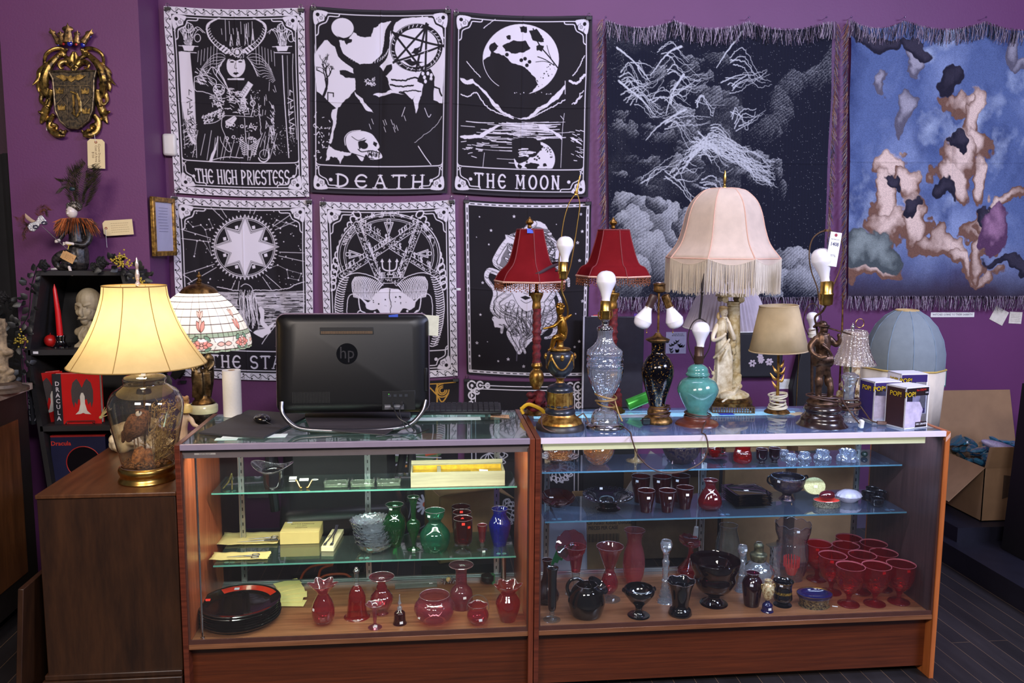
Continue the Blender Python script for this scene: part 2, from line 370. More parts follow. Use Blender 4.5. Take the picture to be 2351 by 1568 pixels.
# ---------------- brown cabinet at the left ----------------
CABM=wood((34,18,9),(62,36,18),(7,7,1.1),.4,3,.1);CABT=wood((64,36,18),(94,56,30),(14,1.2,8),.38)
t=thing('side_cabinet','dark brown wooden cabinet left of the showcases carrying the glass jar lamp','cabinet',(-1.09,2.83,0));o_=-Vector(t.location)
obj('carcass',G().bb(-1.312,-.862,2.835,3.76,.10,.785),CABM,t,loc=o_,bevel=.003)
obj('cabinet_top',G().bb(-1.315,-.859,2.829,3.77,.785,.80),CABT,t,loc=o_,bevel=.003)
obj('plinth',G().bb(-1.325,-.862,2.815,3.76,0,.145).bb(-1.318,-.862,2.822,3.76,.145,.165),CABM,t,loc=o_,bevel=.004)
g=G().add([(-1.40,2.5,0),(-1.375,2.5,0),(-1.345,3.2,.58),(-1.325,3.2,.58),(-1.40,3.2,0),(-1.375,3.2,0)],[(0,1,3,2),(0,2,4),(1,5,3),(2,3,5,4)])
bd=obj('leaning_board',G().box((-1.37,2.98,.25),(.018,.42,.50),ry=.08),CABM,bevel=.002)
tag(bd,'dark narrow wooden board leaning on the left side of the brown cabinet','board')
# ---------------- printed cloth: a small painter whose result becomes the cloth's print attribute ----------------
INK=s2l((30,26,31));CHK=s2l((214,206,216))
class Art:
 def __init__(s,quad,w,h,bg=INK,seed=1):
  s.q=[np.array(p,float) for p in quad];s.w,s.h=w,h
  s.a=np.empty((h,w,3),np.float32);s.a[:]=bg;s.R=random.Random(seed);s.N=np.random.RandomState(seed)
  s.k=w/np.linalg.norm(s.q[1]-s.q[0])
 def P(s,pts):
  p=np.array(pts,float).reshape(-1,2);a,b,c,d=s.q;uv=np.full((len(p),2),.5)
  for _ in range(6):
   u,v=uv[:,:1],uv[:,1:]
   e=a*(1-u)*(1-v)+b*u*(1-v)+c*u*v+d*(1-u)*v-p
   du=(b-a)*(1-v)+(c-d)*v;dv=(d-a)*(1-u)+(c-b)*u
   det=du[:,0]*dv[:,1]-du[:,1]*dv[:,0]
   uv-=np.stack([(e[:,0]*dv[:,1]-e[:,1]*dv[:,0])/det,(du[:,0]*e[:,1]-du[:,1]*e[:,0])/det],1)
  return uv*[s.w,s.h]
 def mix(s,x0,y0,al,col):s.a[y0:y0+al.shape[0],x0:x0+al.shape[1]]+=(np.array(col,np.float32)-s.a[y0:y0+al.shape[0],x0:x0+al.shape[1]])*al[...,None]
 def fillp(s,p,col,al=1.0):
  x0,y0=np.maximum(np.floor(p.min(0)).astype(int),0);x1,y1=np.minimum(np.ceil(p.max(0)).astype(int)+1,[s.w,s.h])
  if x1<=x0 or y1<=y0:return
  a=np.zeros((y1-y0,x1-x0),np.float32);q=np.roll(p,-1,0);X=np.arange(x0,x1)
  for y in range(y0,y1):
   for sy in(.25,.75):
    yy=y+sy;m=(p[:,1]>yy)!=(q[:,1]>yy)
    if not m.any():continue
    A,B=p[m],q[m];xs=np.sort(A[:,0]+(yy-A[:,1])*(B[:,0]-A[:,0])/(B[:,1]-A[:,1]))
    for i in range(0,len(xs)-1,2):a[y-y0]+=.5*np.clip(np.minimum(X+1,xs[i+1])-np.maximum(X,xs[i]),0,1)
  s.mix(x0,y0,np.clip(a,0,1)*al,col)
 def strokep(s,p,w,col,al=1.0):
  for i in range(len(p)-1):
   A,B=p[i],p[i+1];wd=w if not isinstance(w,(list,tuple)) else w[0]+(w[1]-w[0])*i/max(1,len(p)-2)
   wd=max(wd,.7);r=wd/2+1
   x0,y0=np.maximum(np.floor(np.minimum(A,B)-r).astype(int),0);x1,y1=np.minimum(np.ceil(np.maximum(A,B)+r).astype(int)+1,[s.w,s.h])
   if x1<=x0 or y1<=y0:continue
   X,Y=np.meshgrid(np.arange(x0,x1)+.5,np.arange(y0,y1)+.5);d=B-A;L=d@d+1e-9
   t=np.clip(((X-A[0])*d[0]+(Y-A[1])*d[1])/L,0,1);D=np.hypot(X-A[0]-t*d[0],Y-A[1]-t*d[1])
   s.mix(x0,y0,(np.clip(wd/2+.5-D,0,1)*al).astype(np.float32),col)
 def poly(s,pts,col=CHK,jg=0,it=3,al=1.0,sm=0):
  p=s.P(pts)
  if sm:p=s.smooth(p,True)
  if jg:p=s.jag(p,jg*s.k,it,True)
  s.fillp(p,col,al)
 def line(s,pts,w=4,col=CHK,jg=0,sm=1,al=1.0,it=2):
  p=s.P(pts)
  if sm and len(p)>2:p=s.smooth(p,False)
  if jg:p=s.jag(p,jg*s.k,it,False)
  s.strokep(p,[x*s.k for x in w] if isinstance(w,(list,tuple)) else w*s.k,col,al)
 def smooth(s,p,closed,k=5):
  n=len(p);o=[];idx=range(n if closed else n-1)
  g=(lambda i:p[i%n]) if closed else(lambda i:p[min(max(i,0),n-1)])
  for i in idx:
   a,b,c,d=g(i-1),g(i),g(i+1),g(i+2)
   for j in range(k):
    t=j/k;o.append(.5*(2*b+(c-a)*t+(2*a-5*b+4*c-d)*t*t+(3*b-a-3*c+d)*t**3))
  if not closed:o.append(p[-1])
  return np.array(o)
 def jag(s,p,amp,it,closed):
  for _ in range(it):
   q=np.roll(p,-1,0);
   if not closed:q=q[:-1]
   base=p if closed else p[:-1]
   d=q-base;L=np.minimum(np.hypot(d[:,0],d[:,1])/12,1)[:,None]
   m=(base+q)/2+s.N.uniform(-1,1,(len(base),2))*amp*L
   o=np.empty((len(base)*2,2));o[0::2]=base;o[1::2]=m
   p=o if closed else np.vstack([o,p[-1:]]);amp*=.6
  return p
 def ell(s,c,rx,ry=None,col=CHK,w=0,a0=0,a1=2*PI,n=48,jg=0,rot=0,al=1.0):
  ry=ry or rx;t=np.linspace(a0,a1,n);x,y=rx*np.cos(t),ry*np.sin(t);cc,ss=math.cos(rot),math.sin(rot)
  pts=np.stack([c[0]+x*cc-y*ss,c[1]+x*ss+y*cc],1)
  if w:s.line(pts,w,col,sm=0,jg=jg,al=al)
  else:s.poly(pts,col,jg,2,al)
 def dots(s,box,n,r,col=CHK,rv=.5):
  for _ in range(n):
   s.ell((s.R.uniform(box[0],box[2]),s.R.uniform(box[1],box[3])),r*s.R.uniform(1-rv,1+rv),col=col,n=8)
 def hatch(s,pts,n,ln,ang,w=2.5,col=CHK,av=.3):
  p=np.array(pts,float);lo,hi=p.min(0),p.max(0);q=np.roll(p,-1,0);k=0
  for _ in range(n*6):
   c=np.array([s.R.uniform(lo[0],hi[0]),s.R.uniform(lo[1],hi[1])])
   m=(p[:,1]>c[1])!=(q[:,1]>c[1]);A,B=p[m],q[m]
   if not(np.sum(A[:,0]+(c[1]-A[:,1])*(B[:,0]-A[:,0])/(B[:,1]-A[:,1])>c[0])%2):continue
   a=ang+s.R.uniform(-av,av);l=ln*s.R.uniform(.4,1.2)/2;d=np.array([math.cos(a),math.sin(a)])*l
   s.line([c-d,c+np.array([s.R.uniform(-.1,.1)*l]*2),c+d],w*s.R.uniform(.6,1.3),col);k+=1
   if k>=n:break
 def tree(s,p,a,l,w,d,col=INK):
  if d<0 or l<2:return
  e=(p[0]+math.cos(a)*l,p[1]-math.sin(a)*l);s.line([p,((p[0]+e[0])/2+s.R.uniform(-.1,.1)*l,(p[1]+e[1])/2),e],w,col)
  for k in range(2 if d else 3):s.tree(e,a+s.R.uniform(-.9,.9),l*s.R.uniform(.6,.85),w*.68,d-1,col)
GL={'T':[[(0,.0),(1,0)],[(.5,0),(.5,1)]],'H':[[(.12,0),(.12,1)],[(.88,0),(.88,1)],[(.12,.5),(.88,.5)]],
'E':['c',[(0,.5),(.8,.5)]],'I':[[(.5,0),(.5,1)]],'L':[[(.2,0),(.2,1)],[(.2,1),(.95,1)]],
'G':['c',[(.95,.6),(.95,.9)],[(.6,.58),(1,.58)]],'P':[[(.2,0),(.2,1)],'p'],'R':[[(.2,0),(.2,1)],'p',[(.45,.52),(1,1)]],
'S':['s'],'D':[[(.15,0),(.15,1)],'d'],'A':[[(.05,1),(.5,0)],[(.5,0),(.95,1)],[(.25,.62),(.75,.62)]],
'M':[[(.08,1),(.12,0)],[(.12,0),(.5,.75)],[(.5,.75),(.88,0)],[(.88,0),(.92,1)]],
'N':[[(.12,1),(.12,0)],[(.12,0),(.88,1)],[(.88,1),(.88,0)]],'O':['o'],'V':[[(0,0),(.5,1)],[(.5,1),(1,0)]]}
_A=lambda cx,cy,rx,ry,a,b,n=18:[(cx+rx*math.cos(t),cy+ry*math.sin(t)) for t in np.linspace(a,b,n)]
GA={'c':_A(.55,.5,.5,.5,-PI*.22,-PI*1.78),'p':_A(.2,.27,.68,.27,-PI/2,PI/2),'d':_A(.15,.5,.82,.5,-PI/2,PI/2),
'o':_A(.5,.5,.5,.5,0,2*PI,30),'s':_A(.5,.26,.42,.26,-PI*.15,-PI*1.5)+_A(.5,.75,.42,.25,-PI*.5,PI*.85)}
def title(s,txt,box,w=9,col=CHK,fill=.72):
 n=len(txt);a,b,c,d=[np.array(p,float) for p in box]
 wd=[(.45 if ch in 'I' else .55 if ch==' ' else 1.15 if ch=='M' else 1) for ch in txt];tot=sum(wd);x=0
 for ch,k in zip(txt,wd):
  u0,u1=x/tot,(x+k*fill)/tot;x+=k
  if ch==' ':continue
  def mp(q):
   u=u0+(u1-u0)*q[0];v=q[1];return tuple(a*(1-u)*(1-v)+b*u*(1-v)+c*u*v+d*(1-u)*v)
  for st in GL[ch]:
   pts=GA[st] if isinstance(st,str) else st
   thinv=ch in 'AMNV' and not isinstance(st,str) and pts[0][0]<pts[-1][0] and pts[0][1]>pts[-1][1]
   s.line([mp(q) for q in pts],w*(.6 if thinv else 1),col,sm=0)
   if not isinstance(st,str):
    for q in(pts[0],pts[-1]):
     if q[1] in(0,1):s.line([mp((q[0]-.16,q[1])),mp((q[0]+.16,q[1]))],w*.5,col,sm=0)
     elif ch=='T' or ch=='E':pass
  if ch=='T':s.line([mp((0,-.02)),mp((0,.12))],w*.7,col,sm=0);s.line([mp((1,-.02)),mp((1,.12))],w*.7,col,sm=0)
def frame(s,border,sep=.815):
 w,h=s.w,s.h;k=w/370
 L=lambda pts,wd,col=CHK,sm=False:s.strokep(s.smooth(np.array(pts,float),False) if sm else np.array(pts,float),wd*k,col)
 def E(c,r,col,wd=0,a0=0,a1=2*PI):
  t=np.linspace(a0,a1,24);p=np.stack([c[0]+r*k*np.cos(t),c[1]+r*k*np.sin(t)],1)
  s.strokep(p,wd*k,col) if wd else s.fillp(p,col)
 b=(20 if border else 9)*k
 if border:
  for(x0,y0,x1,y1) in((0,0,w,b),(0,h-b,w,h),(0,0,b,h),(w-b,0,w,h)):
   s.fillp(np.array([(x0,y0),(x1,y0),(x1,y1),(x0,y1)],float),CHK)
  for hor in(0,1):
   for side in(0,1):
    n=int((w if hor else h)/(22*k));Lg=(w if hor else h)
    pts=[]
    for i in range(n*4+1):
     a=i/(n*4)*Lg;o=(b*.5+math.sin(i*PI/2)*b*.22) if not side else((h if hor else w)-b*.5+math.sin(i*PI/2)*b*.22)
     pts.append((a,o) if hor else(o,a))
    L(pts,1.6,INK,True)
    for i in range(n):
     a=(i+.5)/n*Lg;o=b*(.5+(.3 if i%2 else-.3));o=o if not side else(h if hor else w)-o
     E((a,o) if hor else(o,a),2.7,INK)
     o2=b*(.5-(.2 if i%2 else-.2));o2=o2 if not side else(h if hor else w)-o2
     E((a,o2) if hor else(o2,a),1,INK);E((a,o2) if hor else(o2,a),3.4,INK,.6)
  s.strokep(np.array([(b*1.08,b*1.08),(w-b*1.08,b*1.08),(w-b*1.08,h-b*1.08),(b*1.08,h-b*1.08),(b*1.08,b*1.08)]),2.6*k,INK)
 else:
  for o in(2.2,5):s.strokep(np.array([(o*k,o*k),(w-o*k,o*k),(w-o*k,h-o*k),(o*k,h-o*k),(o*k,o*k)]),.8*k,s2l((80,74,84)))
 i=b+6*k
 L([(i,i),(w-i,i),(w-i,h-i),(i,h-i),(i,i)],2.3)
 ys=h*sep;L([(i,ys-8*k),(i+3*k,ys-2*k),(i+12*k,ys),(w-i-12*k,ys),(w-i-3*k,ys-2*k),(w-i,ys-8*k)],2.5)
 L([(i+3*k,ys+16*k),(i+3*k,ys+10*k),(i+10*k,ys+4*k)],1.6);L([(w-i-3*k,ys+16*k),(w-i-3*k,ys+10*k),(w-i-10*k,ys+4*k)],1.6)
 for cx,cy,sx,sy in((i,i,1,1),(w-i,i,-1,1),(i,h-i,1,-1),(w-i,h-i,-1,-1)):
  q=lambda x,y:(cx+x*k*sx,cy+y*k*sy)
  s.fillp(s.smooth(np.array([q(-3,-3),q(30,-3),q(29,6),q(24,12),q(22,21),q(14,24),q(8,29),q(-3,30)]),True),CHK)
  L([q(44,4),q(34,5),q(30,12),q(25,21),q(15,26),q(6,32),q(4,46)],4.5,INK,True)
  L([q(62,1),q(58,7),q(36,8),q(32,15),q(27,24),q(17,29),q(9,36),q(7,54),q(1,60)],2.3,CHK,True)
  E(q(6,6),5,INK);E(q(15,14),3.6,INK,1.1);E(q(15,14),1,INK)
  for x,y in((17,4),(22,7),(5,17),(7,22)):L([q(x,y),q(x+2,y+2.5),q(x,y+4)],1.2,INK)
ARTS={}
# --- the high priestess ---
A=Art([(25,55),(1120,60),(1160,1540),(110,1510)],370,500,seed=3)
A.poly([(140,395),(228,395),(262,700),(268,1120),(240,1100),(205,1020),(165,800)],CHK,3)
A.line([(140,400),(190,1150)],3);A.line([(262,640),(280,1220)],4);A.hatch([(170,900),(275,900),(275,1190),(200,1130)],60,50,1.1,3,INK);A.hatch([(170,960),(275,960),(275,1190),(200,1130)],40,40,-.6,2.5)
A.line([(947,420),(965,800),(998,1220)],7,sm=1);A.line([(1030,410),(1030,640),(1062,1080)],4);A.line([(985,420),(1000,900),(1040,1100)],2)
for(x,y,col) in((222,0,INK),(1005,0,CHK)):
 yy=690
 for st in([(0,40),(0,0),(20,15)],[(-20,10),(20,30),(-20,50)],[(0,0),(0,45),(20,25)],[(-18,0),(-18,45),(18,20),(-18,20)],[(-18,40),(18,20)],[(-20,0),(20,20),(-20,45),(20,55)],[(-15,0),(-15,40),(15,40)]):
  A.line([(x+p,yy+q) for p,q in st],6,col,sm=0);yy+=50;x+=3
for cx in(215,945):
 A.poly([(cx-50,345),(cx+50,345),(cx+35,385),(cx-35,385)],CHK,2);A.line([(cx-75,350),(cx+75,350)],5);A.line([(cx-60,395),(cx+62,400)],6)
 for k in range(-3,4):A.line([(cx+k*6,340),(cx+k*14,270),(cx+k*26,190+abs(k)*10),(cx+k*38,200+abs(k)*14)],3.5)
 A.ell((cx,210),38,36,w=4);A.ell((cx,200),20,28,w=3);A.ell((cx+70,285),24,30,w=4);A.line([(cx+20,240),(cx+70,200),(cx+130,245)],4);A.line([(cx-40,240),(cx-80,215),(cx-100,250)],4)
 A.hatch([(cx-50,220),(cx+50,220),(cx+30,340),(cx-30,340)],40,26,1.4,3)
for sg in(1,-1):
 X=lambda x:588+sg*x
 A.line([(X(70),385),(X(150),330),(X(205),270),(X(225),200),(X(200),160),(X(130),125)],(46,8));A.line([(X(75),383),(X(150),328),(X(200),268),(X(218),205),(X(198),165)],(34,5),INK)
 for k in range(15):
  t=k/15;p=[(70,385),(150,330),(205,270),(225,200),(200,160)];j=min(3,int(t*4));f=t*4-j
  x=p[j][0]+(p[j+1][0]-p[j][0])*f;y=p[j][1]+(p[j+1][1]-p[j][1])*f;A.line([(X(x-12),y-14),(X(x+14),y+12)],4 if k>2 else 16)
 for k in range(12):A.line([(X(80+k*4),430+k*4),(X(120+k*9),400+k*26),(X(190+k*5),420+k*22),(X(270+k*3),520+k*8)],2.2,jg=5,al=.8)
 for k in range(7):A.line([(X(150+k*24),330+k*9),(X(156+k*24),480+A.R.uniform(-30,30))],2.5)
 A.poly([(X(60),530),(X(110),560),(X(220),590),(X(300),640),(X(310),800),(X(260),1000),(X(100),900)],INK)
A.ell((583,490),74,92,jg=2);A.poly([(515,590),(650,590),(640,640),(520,630)],CHK,3);A.poly([(505,600),(660,605),(655,650),(590,640),(510,660)],INK,2)
A.poly([(500,400),(670,400),(665,445),(620,440),(583,455),(545,440),(505,450)],INK,6)
for x in(552,617):A.ell((x,462),17,6,INK);A.line([(x-22,448),(x,440),(x+22,449)],5,INK)
A.line([(580,470),(573,508),(592,512)],4,INK);A.poly([(558,552),(571,541),(583,545),(595,541),(608,552),(583,565)],INK,1)
A.ell((592,388),32,w=5);A.ell((592,388),18);A.hatch([(530,350),(660,350),(650,430),(540,430)],50,18,.5,3,av=2)
for x in range(0,9):A.line([(470+x*30,150+A.R.uniform(-20,60)),(475+x*30,260+A.R.uniform(-30,50))],3)
for x,y in((545,250),(600,230),(665,170),(715,210)):A.line([(x-12,335),(x,y),(x+14,335)],3.5,sm=0);A.hatch([(x-10,330),(x,y),(x+12,330)],6,30,1.4,2)
A.poly([(360,510),(400,500),(470,600),(500,640),(480,690)],INK);A.line([(365,550),(405,505),(475,590),(500,640)],5);A.line([(405,505),(420,560),(520,680)],4)
A.line([(265,590),(330,570),(420,600),(430,640)],4,jg=4);A.line([(265,590),(270,690),(330,700),(400,720)],4,jg=4);A.hatch([(270,520),(360,520),(420,650),(280,640)],40,40,.6,3)
A.ell((450,680),42,w=5);A.hatch([(415,650),(485,650),(485,715),(415,715)],34,20,.8,4,av=1.5)
A.line([(450,490),(455,540),(490,600),(530,700)],7);A.line([(455,520),(430,560),(450,600)],4)
A.poly([(680,612),(718,640),(648,748),(606,722)],CHK,1);A.line([(672,628),(625,712)],2,INK)
for k in range(5):A.line([(660-k*11,650+k*17),(682-k*11,664+k*17),(672-k*11,672+k*17)],3,INK,sm=0)
A.poly([(500,925),(572,880),(592,905),(545,968),(505,955)],CHK,1);A.line([(515,930),(570,950),(590,905)],3,INK);A.line([(536,925),(582,885)],2,INK)
for b in([(520,650),(610,690),(600,780),(520,760)],[(390,720),(490,740),(480,810),(400,810)],[(490,780),(660,740),(700,870),(520,870)]):A.hatch(b,38,34,.5,4,av=1)
A.poly([(330,880),(480,820),(500,870),(420,930),(340,950)],INK);A.hatch([(320,890),(480,820),(500,880),(340,950)],90,22,-.5,3,av=1.5);A.line([(320,900),(480,820)],4);A.line([(335,950),(420,935),(500,880)],4)
for k in range(6):A.line([(620,750+k*14),(650,745+k*14),(660,756+k*14)],7)
A.line([(700,720),(720,800),(700,890)],5);A.ell((715,785),18,22,w=5);A.dots((700,680,780,900),70,3)
A.line([(480,860),(470,960),(500,1040),(545,1150),(520,1160),(470,1090),(460,1050)],4);A.line([(650,900),(662,1060),(690,1200)],4);A.line([(480,880),(720,890)],3,jg=3);A.line([(760,800),(770,900),(780,1030)],4,jg=6)
for y in(965,1060):[A.ell((x,y+s_),11,w=4) for x,s_ in((515,0),(565,-10),(630,0),(700,0),(730,12))];A.dots((500,y-30,750,y+40),30,4)
for k in range(7):A.line([(600+k*6,1060+k*20),(640,1090+k*16),(688,1120+k*12)],5);A.line([(775-k*8,1060+k*20),(740,1090+k*16),(694,1120+k*12)],5)
A.poly([(672,1150),(706,1150),(700,1210),(680,1210)],INK);A.line([(672,1150),(706,1150),(700,1210),(680,1210),(672,1150)],3,sm=0)
for k in range(16):x=300+k*40;A.line([(x+A.R.uniform(-20,20),1010+A.R.uniform(-10,80)),(x+A.R.uniform(-60,-10),1180+A.R.uniform(0,60))],3.2)
A.poly([(440,1040),(420,1130),(370,1250),(400,1250),(430,1150)],CHK,5);A.ell((800,1200),42,48,w=8,a0=-.6,a1=2.8);A.ell((806,1190),38,w=3)
for _ in range(26):x,y=A.R.uniform(790,900),A.R.uniform(600,1150);A.line([(x,y),(x+A.R.uniform(-20,30),y+A.R.uniform(20,80))],3)
A.hatch([(860,800),(880,800),(890,1240),(850,1000)],50,30,1.3,3);A.line([(380,1240),(500,1210),(640,1215)],5,jg=3);A.dots((180,880,280,1230),60,2.5);A.dots((850,950,1060,1200),90,2.5)
A.dots((420,1460,640,1480),40,3)
frame(A,True);title(A,'THE HIGH PRIESTESS',[(272,1310),(1010,1322),(1012,1432),(285,1418)],10,fill=.8)
A.ell((257,1368),12);A.ell((1036,1372),12);ARTS['priestess']=A
# --- death ---
A=Art([(1165,50),(2270,75),(2240,1515),(1170,1508)],370,490,seed=5)
A.poly([(1205,300),(1300,300),(1360,350),(1410,430),(1510,500),(1620,520),(1760,400),(1780,300),(1830,160),(1900,130),(2140,120),(2200,180),(2220,470),(2200,800),(2160,780),(2010,720),(1960,760),(1900,700),(1780,700),(1700,650),(1560,640),(1500,700),(1440,760),(1400,820),(1340,830),(1220,720),(1205,560)],CHK,6)
A.poly([(1505,235),(1560,270),(1640,270),(1660,200),(1720,160),(1800,150),(1790,330),(1700,440),(1600,500),(1500,470),(1420,400),(1390,300),(1460,290)],CHK,9)
A.poly([(1200,200),(1340,300),(1300,280),(1205,410)],INK,6);A.ell((1418,205),86,76);A.ell((1440,250),68,60,INK,a0=0,a1=PI,al=0)
A.poly([(1370,262),(1400,290),(1420,284),(1438,320),(1450,335),(1465,320),(1490,310),(1492,290),(1440,285)],INK,3)
for sg,pts in((0,[(1220,215),(1300,265),(1370,330),(1410,420),(1480,470),(1570,530)]),(1,[(1820,150),(1770,230),(1760,330),(1740,420),(1680,480),(1640,530)])):
 A.line(pts,(22,60) if not sg else(34,60),INK,jg=5)
for k in range(22):a=.2+k*.13;A.line([(1600+170*math.sin(a-1.6)*1.0,480-120*(1-math.cos(a-1.6))),(1604+175*math.sin(a-1.6),455-120*(1-math.cos(a-1.6)))],4,jg=3)
A.poly([(1500,520),(1560,480),(1660,470),(1720,510),(1770,590),(1790,670),(1830,700),(1960,760),(2010,860),(2100,900),(2200,880),(2220,1270),(1320,1270),(1290,1200),(1330,1000),(1350,860),(1440,780),(1520,680),(1515,600)],INK,6)
A.poly([(1395,535),(1440,530),(1520,560),(1530,590),(1440,590),(1400,565)],INK,3);A.poly([(1720,560),(1760,490),(1800,480),(1805,520),(1760,570)],INK,3)
A.poly([(1150+60,720),(1260,780),(1340,850),(1345,1270),(1210,1270)],INK,6)
A.poly([(1340,840),(1385,810),(1370,930),(1350,1010),(1330,1110),(1310,1105),(1345,950)],CHK,12);A.poly([(1315,1120),(1345,1150),(1420,1170),(1490,1180),(1430,1200),(1400,1270),(1380,1220),(1330,1210),(1290,1250)],CHK,14)
A.poly([(1510,690),(1560,740),(1600,790),(1660,860),(1600,840),(1550,760)],CHK,10);A.poly([(1970,760),(2020,560),(2050,560),(2040,700),(2010,800),(1990,870)],CHK,10)
A.poly([(2040,520),(2100,520),(2140,590),(2130,740),(2140,880),(2080,910),(2030,800),(2050,640),(2000,620)],INK,5)
for x,y in((2085,560),(2112,575),(2058,590),(2110,602),(2066,622),(2046,560)):A.ell((x,y),11,15)
A.line([(1800,600),(1900,610),(1990,590),(2050,640)],12,INK,jg=8);A.line([(1790,640),(1860,655),(1970,650)],12,INK,jg=8);A.line([(1860,700),(1960,690),(2030,700)],9,INK,jg=8)
A.poly([(1655,720),(1680,705),(1760,700),(1790,680),(1900,720),(1800,705),(1700,735)],CHK,6)
A.hatch([(1590,590),(1670,590),(1670,650),(1600,650)],30,20,.8,3,av=1.5)
A.ell((2003,365),180,165,CHK,al=1);A.ell((1995,358),188,168,INK,w=38);A.ell((2010,370),172,160,CHK,w=2);A.ell((2000,360),205,186,CHK,w=2)
for k in range(36):
 a=2*PI*k/36
 if k%6:A.line([(1995+180*math.cos(a),358+160*math.sin(a)),(1995+195*math.cos(a+.05),358+176*math.sin(a+.05))],5)
for(p,q) in(((2072,175),(1990,540)),((2075,180),(2065,540)),((1815,240),(2215,360)),((1815,465),(2210,350)),((1810,235),(2050,540)),((1815,470),(2085,185))):A.line([p,q],17,INK)
for(p,q) in(((2080,385),(2160,500)),((2060,390),(2020,500)),((2140,350),(2010,400))):A.line([p,q],3)
A.poly([(1950,400),(1980,360),(2030,345),(2010,375),(2040,380),(1990,410)],INK,5);A.poly([(1890,455),(1950,440),(1960,460),(2060,470),(1960,500)],INK,5)
A.tree((1262,760),1.2,90,20,6);A.tree((2195,740),1.9,60,12,5);A.line([(1305,790),(1305,710),(1348,712),(1348,740)],9,INK,sm=0);A.poly([(1210,700),(1300,770),(1370,830),(1210,900)],INK,6)
A.poly([(1447,1110),(1450,1050),(1490,1015),(1570,1005),(1640,1025),(1680,1070),(1705,1120),(1700,1140),(1690,1150),(1722,1190),(1720,1220),(1640,1230),(1600,1190),(1570,1245),(1520,1190),(1475,1170)],CHK,2,sm=1)
A.line([(1440,1120),(1436,1060),(1480,1012),(1560,1000)],5);A.ell((1585,1120),32,28,INK);A.poly([(1540,1090),(1610,1070),(1560,1140),(1550,1160)],INK,5);A.line([(1490,1050),(1540,1080),(1590,1060)],5,INK);A.poly([(1660,1085),(1690,1100),(1680,1130),(1655,1110)],INK,2)
A.line([(1540,1150),(1570,1170),(1640,1160),(1700,1175)],8,INK);A.hatch([(1610,1160),(1715,1170),(1715,1215),(1610,1200)],46,22,1.5,4,INK);A.line([(1520,1190),(1600,1215),(1660,1225)],6,INK,jg=3)
for _ in range(10):x,y=A.R.uniform(1600,1900),A.R.uniform(840,980);A.line([(x,y),(x+14,y+40)],3)
A.line([(2010,1130),(2060,1210),(2110,1280)],6);A.line([(2060,830),(2090,900),(2110,880)],4);A.line([(1905,820),(1880,890)],4);A.hatch([(1200,860),(1320,860),(1320,1260),(1200,1260)],46,16,.8,4,av=1.5);A.line([(2195,900),(2140,980),(1980,1100)],2,jg=5)
frame(A,False,.845);title(A,'DEATH',[(1370,1352),(2110,1362),(2105,1468),(1370,1450)],14,fill=.62)
A.ell((1328,1398),14);A.ell((2112,1408),14);ARTS['death']=A
# --- the moon ---
A=Art([(35,95),(1125,125),(1085,1545),(20,1510)],370,485,seed=8)
def moon(A,c,r,sy=1):
 A.ell(c,r,r*.92 if sy>0 else r*.9)
 D=lambda pts:A.poly([(c[0]+x*r,c[1]+y*r*sy) for x,y in pts],INK,9,4)
 D([(-.95,.0),(-.75,-.2),(-.45,-.1),(-.25,.1),(.1,.2),(.35,.45),(.42,.62),(.3,.85),(-.2,1.1),(-1.1,1.0),(-1.1,.3)])
 D([(-.5,-.35),(-.2,-.5),(.1,-.5),(.25,-.3),(.1,-.2),(-.2,-.15),(-.42,-.2)]);D([(-.85,-.3),(-.7,-.45),(-.6,-.35),(-.8,-.1)])
 D([(.2,-.75),(.4,-.8),(.55,-.6),(.6,-.45),(.3,-.5)]);D([(-.05,-.85),(.15,-.85),(.15,-.7),(0,-.7)]);D([(.4,-.35),(.6,-.35),(.55,-.2),(.42,-.22)]);D([(-.4,-.6),(-.28,-.62),(-.3,-.5)])
 for k in range(26):
  a=A.R.uniform(.1,1.1);q=A.R.uniform(.72,.95);A.ell((c[0]+math.cos(a)*r*q,c[1]+math.sin(a)*r*q*sy*.9),A.R.uniform(2,7),col=INK,n=8)
 for x,y in((.22,.06),(.15,.15),(0,.02),(-.38,-.12),(.1,-.02)):A.ell((c[0]+x*r,c[1]+y*r*sy),.05*r,col=INK,jg=1)
 D([(-.4,.2),(-.3,.3),(-.1,.35),(-.2,.45),(-.5,.4)])
moon(A,(562,445),295)
A.ell((562,445),297,255,CHK,w=4,a0=2.2,a1=4.4)
for pts,w in(([(655,210),(700,330),(790,440),(852,520)],10),([(762,340),(775,390),(795,440)],5),([(675,465),(740,462),(800,480)],5),([(690,425),(750,450),(820,495)],7)):A.line(pts,w,INK)
A.poly([(90,600),(140,620),(185,605),(230,650),(280,690),(330,750),(390,810),(440,860),(500,890),(560,905),(620,890),(690,820),(760,790),(820,730),(900,650),(905,680),(850,760),(760,820),(690,860),(620,905),(560,912),(470,895),(400,860),(330,790),(260,700),(190,640),(130,650),(90,612)],CHK,8,4)
A.line([(95,730),(150,745),(210,710),(250,760),(300,820),(400,870),(500,905)],7,jg=8);A.line([(620,905),(720,860),(820,810),(905,765)],7,jg=8)
A.line([(940,620),(1000,640),(1060,580)],16,jg=12);A.line([(960,800),(1040,740),(980,800),(1050,700)],6,jg=12);A.line([(965,580),(1000,540),(1060,430)],6,jg=10);A.line([(140,470),(180,520),(245,590)],5,jg=8);A.line([(905,620),(905,720)],5,sm=0)
for k in range(90):
 y=935+abs(A.N.randn())*150
 if y>1290:continue
 x=560+A.N.randn()*(180+(y-935)*.3);l=A.R.uniform(20,120)
 if 100<x-l and x+l<1030:A.line([(x-l,y-3),(x,y+2),(x+l,y)],A.R.uniform(2,6))
